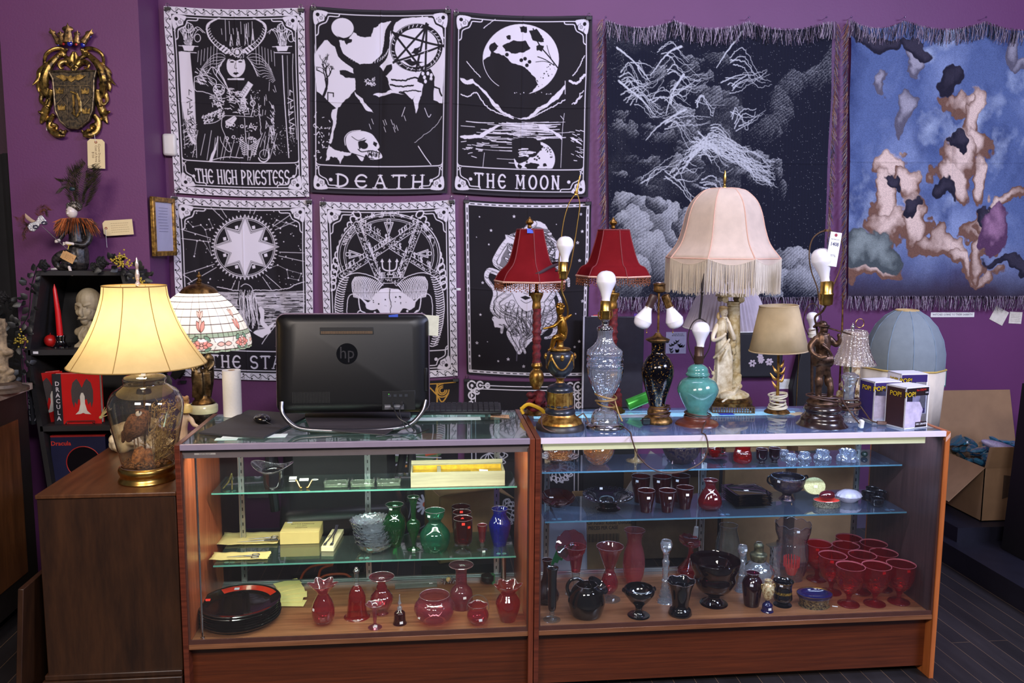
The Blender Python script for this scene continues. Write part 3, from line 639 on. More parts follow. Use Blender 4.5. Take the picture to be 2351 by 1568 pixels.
for k in range(22):y=940+k*4.5;l=240-k*8;A.line([(560-l*A.R.uniform(.2,1),y),(560+l*A.R.uniform(.2,1),y+4)],3,jg=2)
A.poly([(90,1055),(170,1045),(240,1040),(300,1000),(380,955),(400,965),(320,1015),(250,1065),(160,1075),(90,1066)],CHK,9,4);A.poly([(700,965),(780,990),(860,1030),(880,1080),(800,1010),(700,985)],CHK,9,4);A.poly([(940,1060),(1000,1080),(1040,1130),(980,1090)],CHK,9)
moon(A,(665,1230),160,-1);A.poly([(80,1290),(1040,1310),(1040,1420),(80,1400)],INK);A.line([(95,975),(200,978)],4);A.line([(900,870),(885,1000),(870,1300)],3);A.line([(895,920),(870,890)],4)
A.line([(275,1180),(262,1300)],3);A.hatch([(940,990),(1040,990),(1040,1250),(940,1250)],20,40,.4,4);A.hatch([(100,1080),(250,1080),(250,1220),(100,1220)],14,50,0,4);A.line([(270,210),(300,185),(360,140)],4,jg=6)
A.hatch([(560,1140),(660,1140),(660,1200),(560,1200)],14,60,.05,7);A.dots((460,700,800,720),10,3)
frame(A,False,.845);title(A,'THE MOON',[(205,1345),(890,1368),(888,1470),(205,1452)],13,fill=.62)
A.ell((168,1393),13);A.ell((932,1417),13);ARTS['moon']=A
# --- the star ---
A=Art([(45,35),(1150,60),(1160,1475),(118,1440)],360,470,seed=11)
A.dots((150,120,1080,720),150,3.4,rv=.7)
for k,a in enumerate([x*PI/8+.2 for x in range(16)]):
 if k%2:continue
 for o in(-.05,.06):A.line([(618+275*math.cos(a+o),412+265*math.sin(a+o)),(618+560*math.cos(a+o*1.5),412+480*math.sin(a+o*1.5))],3.6,sm=0)
A.poly([(140,740),(300,720),(420,735),(560,742),(700,742),(850,745),(960,740),(1000,705),(1085,690),(1085,780),(140,760)],INK)
A.line([(140,640),(180,660),(210,690)],4,jg=8);A.line([(400,722),(460,730),(540,745),(700,742),(850,748),(960,735),(1010,710),(1085,690)],5,jg=7)
A.ell((618,412),247,238,INK);A.ell((618,412),235,226,w=7);A.ell((618,412),223,214,w=2.5)
for k in range(52):a=2*PI*k/52;A.poly([(618+243*math.cos(a-.035),412+233*math.sin(a-.035)),(618+264*math.cos(a),412+254*math.sin(a)),(618+243*math.cos(a+.035),412+233*math.sin(a+.035))])
st=lambda q,i_,off:[(622+(q if j%4==0 else q*.86 if j%2==0 else i_)*math.cos(PI*j/8+off),410+(q*.95 if j%4==0 else q*.82 if j%2==0 else i_)*math.sin(PI*j/8+off)) for j in range(16)]
A.poly(st(268,140,0));A.poly(st(258,131,0),INK);A.poly(st(250,124,0));A.poly(st(243,117,0),INK);A.poly(st(236,112,0))
for k in range(8):a=PI/8+k*PI/4;x,y=622+172*math.cos(a),410+165*math.sin(a);A.poly([(x-13,y-13+4),(x+10,y-15),(x+14,y+10),(x-9,y+14)])
A.poly([(150,760),(1085,760),(1085,1190),(150,1190)],CHK,0,al=.55)
for k in range(460):y=765+(A.R.random()**.8)*420;x=A.R.uniform(160,1085);l=A.R.uniform(15,60);A.line([(x-l,y),(x,y+A.R.uniform(-3,3)),(x+l,y)],A.R.uniform(3,8),INK)
for k in range(170):y=770+(A.R.random()**1.4)*400;x=A.R.uniform(440,1085);l=A.R.uniform(10,45);A.line([(x-l,y),(x+l,y)],A.R.uniform(2,4))
A.poly([(150,1060),(800,1060),(1090,950),(1090,1200),(150,1200)],INK,12)
A.poly([(720,880),(745,870),(770,900),(765,990),(800,1030),(850,1000),(840,1030),(790,1060),(740,1010),(730,930)],CHK,4);A.poly([(640,1050),(720,1060),(810,1040),(820,1080),(760,1120),(730,1110)],CHK,5)
A.poly([(625,700),(680,740),(700,800),(720,860),(740,960),(710,1060),(680,1080),(640,1030),(600,900),(560,850),(570,760),(590,710)],INK,6);A.line([(590,715),(625,695),(670,720),(690,780),(720,850)],4)
for k in range(34):x=585+k*3.6;A.line([(x,740+A.R.uniform(0,60)),(x+A.R.uniform(-14,14),850),(x+A.R.uniform(0,40),1000+A.R.uniform(-60,60))],3,jg=4)
A.line([(750,1170),(790,1110),(860,1020)],4,jg=3)
for pts in([(180,225),(215,262),(275,245),(310,280),(370,265),(340,200)],[(245,370),(225,490)],[(295,370),(360,475),(310,280)],[(870,205),(1025,258),(945,225),(898,270),(840,240),(870,205)],[(820,570),(875,552),(950,590),(960,655),(1040,675),(1062,625),(950,590)]):
 A.line(pts,2,sm=0,al=.75);[A.ell(p,6) for p in pts]
frame(A,True,.835);title(A,'THE STAR',[(345,1262),(1010,1272),(1010,1370),(350,1355)],12,fill=.68);ARTS['star']=A
# --- the devil ---
A=Art([(1205,75),(2265,60),(2290,1440),(1250,1455)],350,455,seed=13)
for c in range(2):
 X=(lambda x:x) if not c else(lambda x:3480-x)
 for k in range(13):
  t=k/12;x=X(1495-190*math.sin(t*1.5));y=160+t*560
  A.ell((x,y),24,34,w=9,rot=(-.8+t*.7)*(1 if not c else-1),n=20);A.line([(x-10,y+40),(x+2,y+28)],9)
A.ell((1745,460),402,330,INK)
for r,w in((402,7),(385,3),(352,4),(338,2)):A.ell((1745,480),r,r*.82,w=w)
A.hatch([(1370,400),(1420,400),(1480,260),(1600,190),(1745,170),(1890,190),(2010,260),(2070,400),(2120,400),(2040,240),(1900,160),(1745,130),(1590,160),(1450,240)],110,30,.8,3.5,av=1.6)
v=[(1500,240),(1985,235),(1372,650),(2110,640),(1660,680),(1835,680)]
for p,q in(((1505,240),(2125,640)),((1985,235),(1370,640)),((1490,240),(1680,690)),((1990,240),(1810,690)),((1620,672),(1880,665))):
 A.line([p,q],46,sm=0);A.line([p,q],38,INK,sm=0)
 d=np.array(q)-np.array(p);L_=np.hypot(*d);n_=np.array([-d[1],d[0]])/L_
 for k in range(int(L_/5)):m=np.array(p)+d*A.R.random()+n_*A.R.uniform(-14,14);A.line([m,m+np.array([A.R.uniform(-9,9),A.R.uniform(-9,9)])],4)
 for k in range(int(L_/14)):m=np.array(p)+d*A.R.random()-n_*22*np.sign(n_[1]);A.line([m,m+(4,-16),m+(-3,-30),m+(5,-42)],3)
for x,y,a in((1742,250,0),(1465,470,1),(2020,465,-1)):
 tri=[(-34,-30),(34,-30),(0,70)];rt=lambda p:(x+(p[0] if a==0 else-p[1]*-a),y+(p[1] if a==0 else p[0]*.9))
 A.line([rt(p) for p in tri+tri[:1]],6,sm=0);A.line([rt(p) for p in[(-18,-20),(18,-20),(0,40),(-18,-20)]],5,sm=0);A.ell(rt((0,-44)),14,w=4)
A.line([(1748,510),(1748,620)],9,sm=0);A.line([(1690,515),(1695,570),(1720,590),(1748,592),(1778,590),(1800,570),(1806,515)],9);A.line([(1730,622),(1768,622)],7)
for x in(1690,1748,1806):A.poly([(x-14,525),(x,498),(x+14,525)])
for sg in(1,-1):
 X=lambda x:1752+sg*x
 A.poly([(X(50),700),(X(130),640),(X(250),610),(X(340),640),(X(410),740),(X(425),900),(X(400),1080),(X(350),1180),(X(300),1100),(X(330),950),(X(330),820),(X(270),780),(X(180),830),(X(110),800)],INK)
 A.line([(X(55),705),(X(130),642),(X(250),612),(X(345),645),(X(410),740),(X(428),900),(X(405),1070),(X(350),1180)],5,jg=2);A.line([(X(170),850),(X(270),780),(X(325),810),(X(335),950),(X(320),1060)],5,jg=2)
 for k in range(17):t=k/16;A.line([(X(60+t*210),700-60*math.sin(t*2)),(X(95+t*200),745-50*math.sin(t*2)),(X(120+t*160),830-30*t)],7,jg=3)
 for k in range(30):t=k/29;x=300+105*math.sin(.6+t*2.0);y=640+t*540;A.line([(X(x+22),y),(X(x-15),y+14),(X(x-38),y+10)],6,jg=3)
 A.line([(X(180),860),(X(240),800),(X(230),900),(X(190),930),(X(220),990)],8);A.ell((X(225),925),26,20,w=6,a0=0,a1=4.5);A.line([(X(150),870),(X(200),830)],14)
A.poly([(1640,770),(1680,735),(1748,728),(1815,735),(1860,770),(1900,800),(1952,835),(1945,880),(1880,910),(1860,990),(1640,990),(1620,910),(1570,890),(1560,850),(1610,820)],CHK,4)
A.line([(1752,735),(1748,800),(1760,860),(1750,990)],5,INK,jg=7);A.line([(1690,930),(1730,940),(1790,935),(1840,925)],4,INK,jg=6);A.poly([(1600,900),(1650,890),(1700,960),(1640,980)],INK,6);A.poly([(1900,900),(1850,890),(1800,960),(1870,980)],INK,6);A.ell((1634,920),9);A.ell((1888,910),9);A.dots((1620,790,1880,870),14,5,INK)
frame(A,True,.845);title(A,'THE DEVIL',[(1420,1270),(2080,1262),(2085,1360),(1425,1368)],12,fill=.66);A.ell((2116,1298),13);ARTS['devil']=A
# --- the snake haired head ---
A=Art([(60,100),(830,110),(800,1160),(85,1145)],320,440,seed=17)
A.strokep(np.array([(9,9),(311,9),(311,431),(9,431),(9,9)],float),7,CHK)
for k in range(17):A.strokep(np.array([(18+k*17.5,9),(27+k*17.5,9)]),2.6,INK);A.strokep(np.array([(18+k*17.5,431),(27+k*17.5,431)]),2.6,INK)
for k in range(23):[A.strokep(np.array([(x,20+k*18),(x,30+k*18)],float),2.6,INK) for x in(9,311)]
def star5(x,y,r,w=0):
 p=[(x+(r if j%2==0 else r*.42)*math.sin(PI*j/5),y-(r if j%2==0 else r*.42)*math.cos(PI*j/5)) for j in range(11)]
 A.line(p,w,sm=0) if w else A.poly(p)
for x,y,r in((362,187,11),(226,273,10),(773,283,11),(755,938,11),(165,778,9),(330,1042,12),(160,1028,8),(157,196,6),(615,235,4),(733,770,5),(140,316,4),(207,940,4)):star5(x,y,r)
for x,y,r in((745,348,8),(757,454,8),(422,1084,8),(145,950,8),(765,182,7),(177,585,7),(228,750,8),(776,697,8),(727,970,6),(271,1056,5),(213,356,4)):star5(x,y,r,2)
A.poly([(480,215),(540,230),(590,300),(640,380),(640,520),(600,640),(610,740),(560,860),(470,930),(390,1000),(340,880),(270,800),(240,700),(250,600),(280,520),(250,440),(300,380),(350,300),(420,260)],CHK,5,sm=1)
sn=[[(420,280),(330,320),(260,420),(250,470),(310,520),(300,600)],[(300,540),(220,510),(200,560),(250,640),(230,740),(270,790)],[(330,640),(260,700),(300,760),(380,800),(330,880),(370,960),(400,1000),(430,900)],[(560,700),(620,620),(680,560),(690,600)],[(520,780),(590,760),(640,700),(620,640)],[(430,800),(470,880),(410,930),(430,1000)],[(250,800),(290,830),(290,880)],[(560,820),(610,850),(590,900),(550,910)],[(480,230),(430,270),(500,310),(580,290)],[(520,300),(600,340),(620,420),(590,500)],[(340,320),(400,330),(420,400),(360,460)]]
A.poly([(470,240),(560,260),(620,360),(610,480),(560,560),(480,540),(380,560),(300,560),(270,480),(320,360),(400,280)],INK,8,al=.75)
rq=random.Random(3)
for k in range(30):
 a=rq.uniform(2.6,6.8);x,y=450+rq.uniform(40,130)*math.cos(a),440+rq.uniform(60,170)*math.sin(a);b=rq.uniform(0,6.28)
 sn.append([(x,y),(x+38*math.cos(b),y+38*math.sin(b)),(x+60*math.cos(b+.9),y+60*math.sin(b+.9)),(x+70*math.cos(b+1.7),y+75*math.sin(b+1.7))])
for k in range(12):
 x=300+k*26;sn.append([(x,720+rq.uniform(-20,30)),(x+rq.uniform(-30,30),800),(x+(440-x)*.4,870+rq.uniform(-20,40))])
for p in sn[11:]+sn[:11]:
 A.line(p,(40,22),INK);A.line(p,(34,15))
for p in sn:
 for o in(-14,14):A.line([(x+o,y+o*.4) for x,y in p],2.6,INK)
 for k in range(26):
  t=A.R.random()*(len(p)-1);j=int(t);f=t-j;x=p[j][0]+(p[j+1][0]-p[j][0])*f;y=p[j][1]+(p[j+1][1]-p[j][1])*f
  A.line([(x-13,y-4),(x,y+5),(x+13,y-2)],1.6,INK,al=.7)
A.poly([(360,560),(500,520),(520,640),(500,720),(440,750),(390,710),(350,650)],CHK,1,sm=1);A.line([(352,640),(390,715),(440,752),(505,715)],3,INK);A.poly([(400,665),(430,655),(465,668),(430,682)],INK,1);A.line([(404,683),(435,700),(470,684)],3,INK);A.line([(420,640),(440,645),(460,638)],3,INK);A.line([(440,560),(432,610),(452,640)],2.5,INK)
A.hatch([(370,760),(480,760),(450,900),(380,900)],40,50,1.3,2,INK);A.hatch([(560,760),(470,920),(380,1000),(350,900)],30,70,1.2,3,s2l((110,104,118)));A.line([(383,1000),(380,1050)],6,s2l((90,84,98)))
A.poly([(238,800),(300,795),(320,830),(270,830),(300,850),(250,850)],CHK,3);A.poly([(310,295),(370,310),(380,350),(320,340)],CHK,4);A.line([(320,300),(372,330)],3,INK)
ARTS['medusa']=A
# --- half hidden lower panels ---
A=Art([(0,0),(300,0),(300,360),(0,360)],300,360,seed=19)
GLD=s2l((190,140,60));A.line([(8,8),(292,8)],2,GLD);A.line([(250,10),(252,350)],3,GLD);A.line([(40,10),(40,350)],3,GLD)
for cx in(262,38):
 for r in(6,10,15):A.ell((cx,24),r,w=2.2,col=GLD,a0=0,a1=4.8)
 A.line([(cx-34,10),(cx-12,34),(cx,50),(cx+14,32)],2.4,GLD)
for cx,cy in((205,58),(90,70)):A.ell((cx,cy),9,w=3,col=GLD,a0=1,a1=5.4);star5
for k in range(7):x,y=60+k*32,90+A.R.uniform(-25,25);A.line([(x-4,y),(x+4,y)],1.6,GLD);A.line([(x,y-4),(x,y+4)],1.6,GLD)
ORG=s2l((196,84,50));GRN=s2l((92,120,84));GRY=s2l((150,150,150))
A.poly([(60,140),(110,110),(150,150),(190,110),(262,120),(268,160),(230,190),(160,180),(120,190)],GRN,4,al=.8);A.poly([(215,118),(264,122),(262,165),(225,170)],ORG,2)
for k in range(6):A.line([(150,165),(190+k*14,115+k*12)],2)
for x in(110,180):A.ell((x,200),18,12,s2l((220,150,70)));A.ell((x,200),7,col=INK);A.line([(x-24,188),(x,182),(x+24,190)],3)
for x,y,r,c in((70,260,16,CHK),(150,300,15,CHK),(225,280,22,CHK),(110,245,10,ORG),(190,258,9,ORG),(248,318,14,CHK),(40,310,12,ORG),(120,335,12,CHK)):
 for k in range(13):a=2*PI*k/13;A.line([(x+r*.35*math.cos(a),y+r*.35*math.sin(a)),(x+r*math.cos(a),y+r*math.sin(a))],r*.24,c)
 A.ell((x,y),r*.3,col=ORG);A.line([(x,y+r),(x+A.R.uniform(-8,8),y+50),(150,358)],1.8,GRY)
ARTS['lower_gold']=A
A=Art([(0,0),(300,0),(300,360),(0,360)],300,360,seed=23)
A.line([(18,20),(18,350)],2);A.line([(28,24),(28,350)],2);A.line([(282,20),(282,350)],2);A.line([(272,24),(272,350)],2);A.line([(40,12),(260,12)],2);A.line([(44,20),(256,20)],2)
for sx,cx in((1,6),(-1,294)):
 for x,y,r in((14,14,10),(34,12,8),(14,36,8),(52,12,5),(12,56,6),(26,26,6)):A.ell((cx+sx*x,y),r,w=3,a0=.5,a1=5.6);A.ell((cx+sx*x,y),r*.35)
for(x,y,s_) in((60,165,1),(235,200,.8),(215,300,.9),(95,300,.8)):
 for k in range(9):
  a=-1.2+k*.42;L_=s_*46
  A.line([(x,y),(x+math.cos(a)*L_*.5-6,y+math.sin(a)*L_*.5-8),(x+math.cos(a)*L_,y+math.sin(a)*L_*.9),(x+math.cos(a+.3)*L_*.8,y+math.sin(a+.3)*L_*.8)],2);A.ell((x+math.cos(a)*L_*.7,y+math.sin(a)*L_*.7),6*s_,w=1.6)
A.poly([(10,230),(60,236),(70,300),(40,350),(8,350)],CHK,6);A.dots((10,240,60,340),60,1.6,INK)
ARTS['lower_white']=A
# --- large woven throws: generic cloud pictures, not the artworks themselves ---
def fbm(h,w,seed,oct_=5,base=4,sx=1.0):
 rs=np.random.RandomState(seed);o=np.zeros((h,w),np.float32);amp=1
 for k in range(oct_):
  gh,gw=base*2**k+2,int(base*2**k*sx)+2;g=rs.rand(gh,gw).astype(np.float32)
  y=np.linspace(0,gh-1.001,h);x=np.linspace(0,gw-1.001,w);yi,xi=y.astype(int),x.astype(int);fy,fx=(y-yi)[:,None],(x-xi)[None]
  fy=fy*fy*(3-2*fy);fx=fx*fx*(3-2*fx)
  o+=amp*((g[yi][:,xi]*(1-fx)+g[yi][:,xi+1]*fx)*(1-fy)+(g[yi+1][:,xi]*(1-fx)+g[yi+1][:,xi+1]*fx)*fy);amp*=.55
 return(o-o.min())/(o.max()-o.min())
NAVY=s2l((18,20,38));SILV=s2l((190,192,200))
A=Art([(80,100),(1225,130),(1165,1485),(100,1485)],540,640,NAVY,seed=29)
h,w=A.h,A.w;Y,X=np.mgrid[0:h,0:w].astype(np.float32);u,v=X/w,Y/h
rs=np.random.RandomState(4);grain=rs.rand(h,w).astype(np.float32)
dens=np.zeros((h,w),np.float32)
wu=(fbm(h,w,51,5,8)-.5)*.07+(fbm(h,w,53,3,40)-.5)*.022;wv=(fbm(h,w,52,5,8)-.5)*.07+(fbm(h,w,54,3,40)-.5)*.022
def puff(cx,cy,r,ry=None,k=1.0):
 global dens
 ry=ry or r;dx,dy=(u+wu-cx)/r,(v+wv-cy)/ry;q=np.clip(1-dx*dx-dy*dy,0,1);z=np.sqrt(q)
 val=np.clip(.35+.5*(dx*.5-dy*.8)+.25*z,0,1)*k*(q>0);m=(q>.0)&(q<.25);val=np.where(m,val*.8+.15,val);dens=np.where(q>0,np.maximum(val,dens*.25),dens)
rr=random.Random(5)
for cx,cy,r in((.06,.66,.06),(.14,.69,.07),(.22,.73,.10),(.10,.76,.09),(.30,.80,.10),(.16,.86,.12),(.36,.84,.09),(.26,.92,.12),(.08,.92,.09),(.40,.95,.10),(.86,.87,.09),(.94,.90,.08),(.80,.93,.07),(.9,.96,.1),(.05,.72,.04),(.35,.73,.06),(.2,.66,.04),(.33,.9,.05),(.74,.97,.05)):puff(cx,cy,r,r*.85)
for i in range(26):t=i/25;puff(1.0-t*.32+rr.uniform(-.02,.02),.10+t*.27+.03*math.sin(t*9),.045,.04,.45)
for i in range(60):cx,cy=.04+rr.random()*.52,.10+rr.random()*.50;puff(cx,cy,rr.uniform(.02,.07),rr.uniform(.012,.03),rr.uniform(.25,.75))
for i in range(40):t=rr.random();puff(.3+t*.46+rr.uniform(-.03,.03),.36+t*.20+rr.uniform(-.06,.06),rr.uniform(.02,.06),rr.uniform(.015,.04),rr.uniform(.5,.95))
hat=.5+.5*np.sin(v*h*.9+6*fbm(h,w,9,3)+.8*np.sin(u*20));hat2=.5+.5*np.sin((u*w*.6+v*h*.75)+18*fbm(h,w,12,3))
a=np.clip(dens*1.25-grain*.55-hat2*.22-.05,0,1);far=np.clip(.18*(fbm(h,w,3,4)-.35)*(u<.6),0,1)*(grain>.6)*2
a=np.maximum(a,far);a=np.maximum(a,(grain>.9945)*.5);A.a+=(np.array(SILV,np.float32)-A.a)*a[...,None]
def W(p,wd=5,al=.75,jg=3):A.line([(80+x*1100,110+y*1370) for x,y in p],wd,SILV,jg=jg,al=al)
for k in range(26):
 x0,y0=rr.uniform(.04,.6),rr.uniform(.08,.6);l=rr.uniform(.06,.2);a_=rr.uniform(-.5,.9)
 for j in range(4):o1,o2=rr.uniform(-.02,.02),rr.uniform(-.03,.03);W([(x0+o1,y0+j*.009),(x0+l*.3,y0+l*.2*math.sin(a_)+j*.01-.02+o2),(x0+l*.7,y0+l*.8*math.sin(a_)+j*.012+o1),(x0+l+o2,y0+l*math.sin(a_)+j*.006)],(rr.uniform(3,7),1.5),.55,7)
for j in range(26):t=j/26;o1,o2=rr.uniform(-.03,.03),rr.uniform(-.02,.02);W([(.34+t*.08,.52-t*.12+o1),(.46+t*.06,.40+t*.08),(.58+t*.06+o2,.43+t*.1),(.68,.48+t*.08+o1),(.76+o2,.5+t*.1)],(5,2),.7,8)
for p in([(.05,.08),(.12,.12),(.2,.2)],[(.34,.08),(.26,.12),(.2,.18)],[(.06,.20),(.16,.27),(.22,.33)],[(.35,.18),(.30,.25),(.27,.33)],[(.36,.31),(.25,.36),(.18,.42)],[(.62,.03),(.55,.09),(.50,.15)]):W(p,(11,3),.8)
A.a*=(.86+.14*(.5+.5*np.sin(u*w*.8)))[...,None];A.a+=.002
ARTS['storm']=A
A=Art([(0,0),(1,0),(1,1),(0,1)],500,660,s2l((82,98,142)),seed=31)
h,w=A.h,A.w;Y,X=np.mgrid[0:h,0:w].astype(np.float32);u,v=X/w,Y/h
wu=(fbm(h,w,51,5,5)-.5)*.12+(fbm(h,w,53,3,22)-.5)*.03;wv=(fbm(h,w,52,5,5)-.5)*.12+(fbm(h,w,54,3,22)-.5)*.03
f1,f2,f3=fbm(h,w,21,6,3),fbm(h,w,22,6,5),fbm(h,w,23,5,9)
def lay(mask,col):A.a+=(np.array(s2l(col),np.float32)-A.a)*np.clip(mask,0,1)[...,None]
lay((f1-.45)*2.4,(128,142,180));lay((f2-.55)*3,(52,66,112));lay((.32-f1)*3,(40,52,96));lay((f2*.6+f3*.4-.6)*4,(165,178,205));lay((v-.80)*5*(f2+.5),(70,60,84));lay((v-.9)*9,(46,36,48))
def blob(cx,cy,rx,ry,rot,seed,lo=(118,84,70),hi=(218,190,176),k=1.0):
 c_,s_=math.cos(rot),math.sin(rot);x,y=(u+wu*1.3-cx)*w/h,v+wv*1.3-cy;a,b=(x*c_+y*s_)/rx,(-x*s_+y*c_)/ry
 n=(fbm(h,w,seed,4,6)-.5)*.5;q=1-a*a-b*b+n
 lay(q*7*k,lo);lay(np.clip((q-.3)*1.7+(-b)*.7-.1+n*1.6+(f3-.5)*.9,0,1)*k,hi);lay(np.clip((.5-np.abs(q-.12)*7)*(f2+.3),0,1)*.6*k,(60,42,50))
rr=random.Random(9)
for i,(cx,cy,rx,ry,ro) in enumerate([(.52,.31,.10,.045,.35),(.60,.36,.045,.09,.1),(.66,.44,.04,.08,-.5),(.56,.50,.07,.10,.2),(.50,.60,.09,.045,.8),(.66,.58,.03,.09,.1),(.22,.50,.08,.05,.3),(.30,.55,.06,.05,.9),(.16,.62,.045,.10,.1),(.20,.72,.10,.06,-.3),(.34,.72,.05,.12,-.15),(.44,.82,.13,.05,.35),(.58,.88,.12,.035,.1),(.64,.74,.10,.05,-.6),(.78,.66,.14,.03,-.6),(.68,.82,.035,.09,.2),(.24,.33,.04,.08,.2),(.14,.22,.05,.03,-.6),(.30,.15,.03,.06,0),(.82,.12,.04,.09,.1),(.88,.17,.08,.025,-.5),(.12,.88,.10,.06,.2)]):
 far_=cy<.36 and i>14;blob(cx,cy,rx,ry,ro,40+i,(88,84,100) if far_ else(112,80,68),(150,146,160) if far_ else(214,188,176))
for i,(cx,cy,rx,ry) in enumerate([(.46,.20,.05,.07),(.54,.45,.035,.04),(.22,.56,.04,.03),(.32,.66,.035,.05),(.10,.08,.09,.05),(.46,.63,.04,.05),(.70,.70,.05,.03),(.86,.87,.11,.03),(.28,.09,.06,.04)]):
 blob(cx,cy,rx,ry,.2,70+i,(30,28,44),(54,50,66),.9)
blob(.74,.74,.06,.07,.3,90,(84,54,84),(150,110,140));blob(.13,.82,.09,.08,.2,91,(70,78,82),(128,138,138))
A.a*=(.75+.5*np.random.RandomState(6).rand(h,w).astype(np.float32))[...,None]
ARTS['dusk']=A
# ---------------- hanging the cloths ----------------
CLOTH=vcol_mat('printed_cloth');WEAVE=vcol_mat('woven_throw',.95,.5,600)
def cloth(name,art,corners,Y,mat,sag=.012,wr=.006,seed=0,solid=.0012):
 """corners: TL TR BR BL in the photograph; a real cloth hanging a little off the wall"""
 P=[at(u_,v_,Y) for u_,v_ in corners];h,w=art.h,art.w
 U,V=np.meshgrid((np.arange(w)+.5)/w,(np.arange(h)+.5)/h)
 A3=[np.array(p) for p in P];u3,v3=U[...,None],V[...,None]
 X=A3[0]*(1-u3)*(1-v3)+A3[1]*u3*(1-v3)+A3[2]*u3*v3+A3[3]*(1-u3)*v3
 X[...,2]-=sag*4*U*(1-U)*(1-V*.2)
 rs=np.random.RandomState(seed);d=np.zeros((h,w))
 for k in range(7):
  x0=rs.uniform(0,1);wd=rs.uniform(.03,.09);sl=rs.uniform(-.25,.25);d+=rs.uniform(-1,1)*np.exp(-((U-x0-sl*(V-.3))/wd)**2)*np.sin(PI*np.clip(V*1.1,0,1))
 for x0 in(0,1):d+=.9*np.exp(-((U-x0)**2/.05))*np.exp(-(V/.5)**2)*np.sin((U*2+V*3)*5)
 d+=.25*np.exp(-((V-.5)/.004)**2)+.25*np.exp(-((U-.5)/.005)**2)
 X[...,1]-=wr*1.6*(d+1.2)
 n=h*w;me=bpy.data.meshes.new(name);I=np.arange(n).reshape(h,w)
 F=np.stack([I[:-1,:-1],I[1:,:-1],I[1:,1:],I[:-1,1:]],-1).reshape(-1,4)
 me.vertices.add(n);me.vertices.foreach_set('co',X.astype(np.float32).ravel())
 me.loops.add(F.size);me.loops.foreach_set('vertex_index',F.astype(np.int32).ravel())
 me.polygons.add(len(F));me.polygons.foreach_set('loop_start',np.arange(0,F.size,4,dtype=np.int32))
 me.update(calc_edges=True);me.polygons.foreach_set('use_smooth',np.ones(len(F),bool))
 ca=me.color_attributes.new('print','FLOAT_COLOR','POINT')
 ca.data.foreach_set('color',np.concatenate([art.a.reshape(-1,3),np.ones((n,1),np.float32)],1).astype(np.float32).ravel())
 me.materials.append(mat);o=bpy.data.objects.new(name,me);C.objects.link(o);return o
def clip(x,z,Y=YW-.02,label='',col=None):
 g=G().prism([(-.016,0),(.016,0),(.013,-.014),(-.013,-.014)],-.006,.006,Matrix.Translation((x,Y,z)))
 t=thing('binder_clip',label,'clip',(x,Y,z),group='binder clips holding the wall cloths')
 obj('clip_body',G().prism([(-.016,0),(.016,0),(.013,-.014),(-.013,-.014)],-.006,.007),col or BLACK,t)
 obj('clip_handle',G().tube([(-.008,-.004,0),(-.006,-.005,.016),(0,-.004,.022),(.006,-.005,.016),(.008,-.004,0)],.0011,6).tube([(-.008,.003,0),(-.009,.002,.014),(0,.0,.019),(.009,.002,.014),(.008,.003,0)],.0011,6),CHROME,t)
def wallcloth(key,corners,label,wr=.006,seed=0,name='tarot_tapestry',clips=True,say=''):
 o=cloth(name,ARTS[key],corners,YW-.012,CLOTH,seed=seed,wr=wr);tag(o,label,'tapestry')
 if clips:
  for i,nm in((0,'left'),(1,'right')):
   p=at(corners[i][0]+(8 if i==0 else-8),corners[i][1]+2,YW-.03);clip(p[0],p[2],YW-.03,f'small black binder clip at the top {nm} corner of {say}')
wallcloth('priestess',[(377,15),(699,18),(711,452),(402,443)],'black and white wall tapestry titled THE HIGH PRIESTESS with a horned woman',seed=1,say='the High Priestess tapestry')
wallcloth('death',[(712,16),(1036,22),(1027,444),(713,442)],'black and white wall tapestry titled DEATH with a goat figure, pentagram and skull',seed=2,wr=.008,say='the Death tapestry')
wallcloth('moon',[(1040,28),(1360,37),(1349,453),(1036,443)],'black and white wall tapestry titled THE MOON with a full moon over water',seed=3,wr=.009,say='the Moon tapestry')
wallcloth('star',[(393,450),(717,458),(722,873),(415,862)],'black and white wall tapestry titled THE STAR with a woman seen from behind',seed=4,say='the Star tapestry')
wallcloth('devil',[(734,462),(1045,458),(1051,862),(748,868)],'black and white wall tapestry with ram skull, chains and trident behind the computer',seed=5,say='the ram skull tapestry')
wallcloth('medusa',[(1063,458),(1358,462),(1346,866),(1071,858)],'black wall tapestry of a head with snake hair and scattered stars',seed=6,say='the snake hair tapestry')
wallcloth('lower_gold',[(748,872),(1054,868),(1050,1232),(752,1236)],'black wall tapestry with gold scrolls and white daisies below the ram skull one',seed=7,say='the daisy tapestry')
wallcloth('lower_white',[(1064,868),(1345,872),(1342,1228),(1068,1230)],'dark wall tapestry with white filigree corners below the snake hair one',seed=8,say='the filigree tapestry')
p=at(421,874,YW-.01);clip(p[0],p[2],YW-.012,'lone small black binder clip on the wall below the Star tapestry')
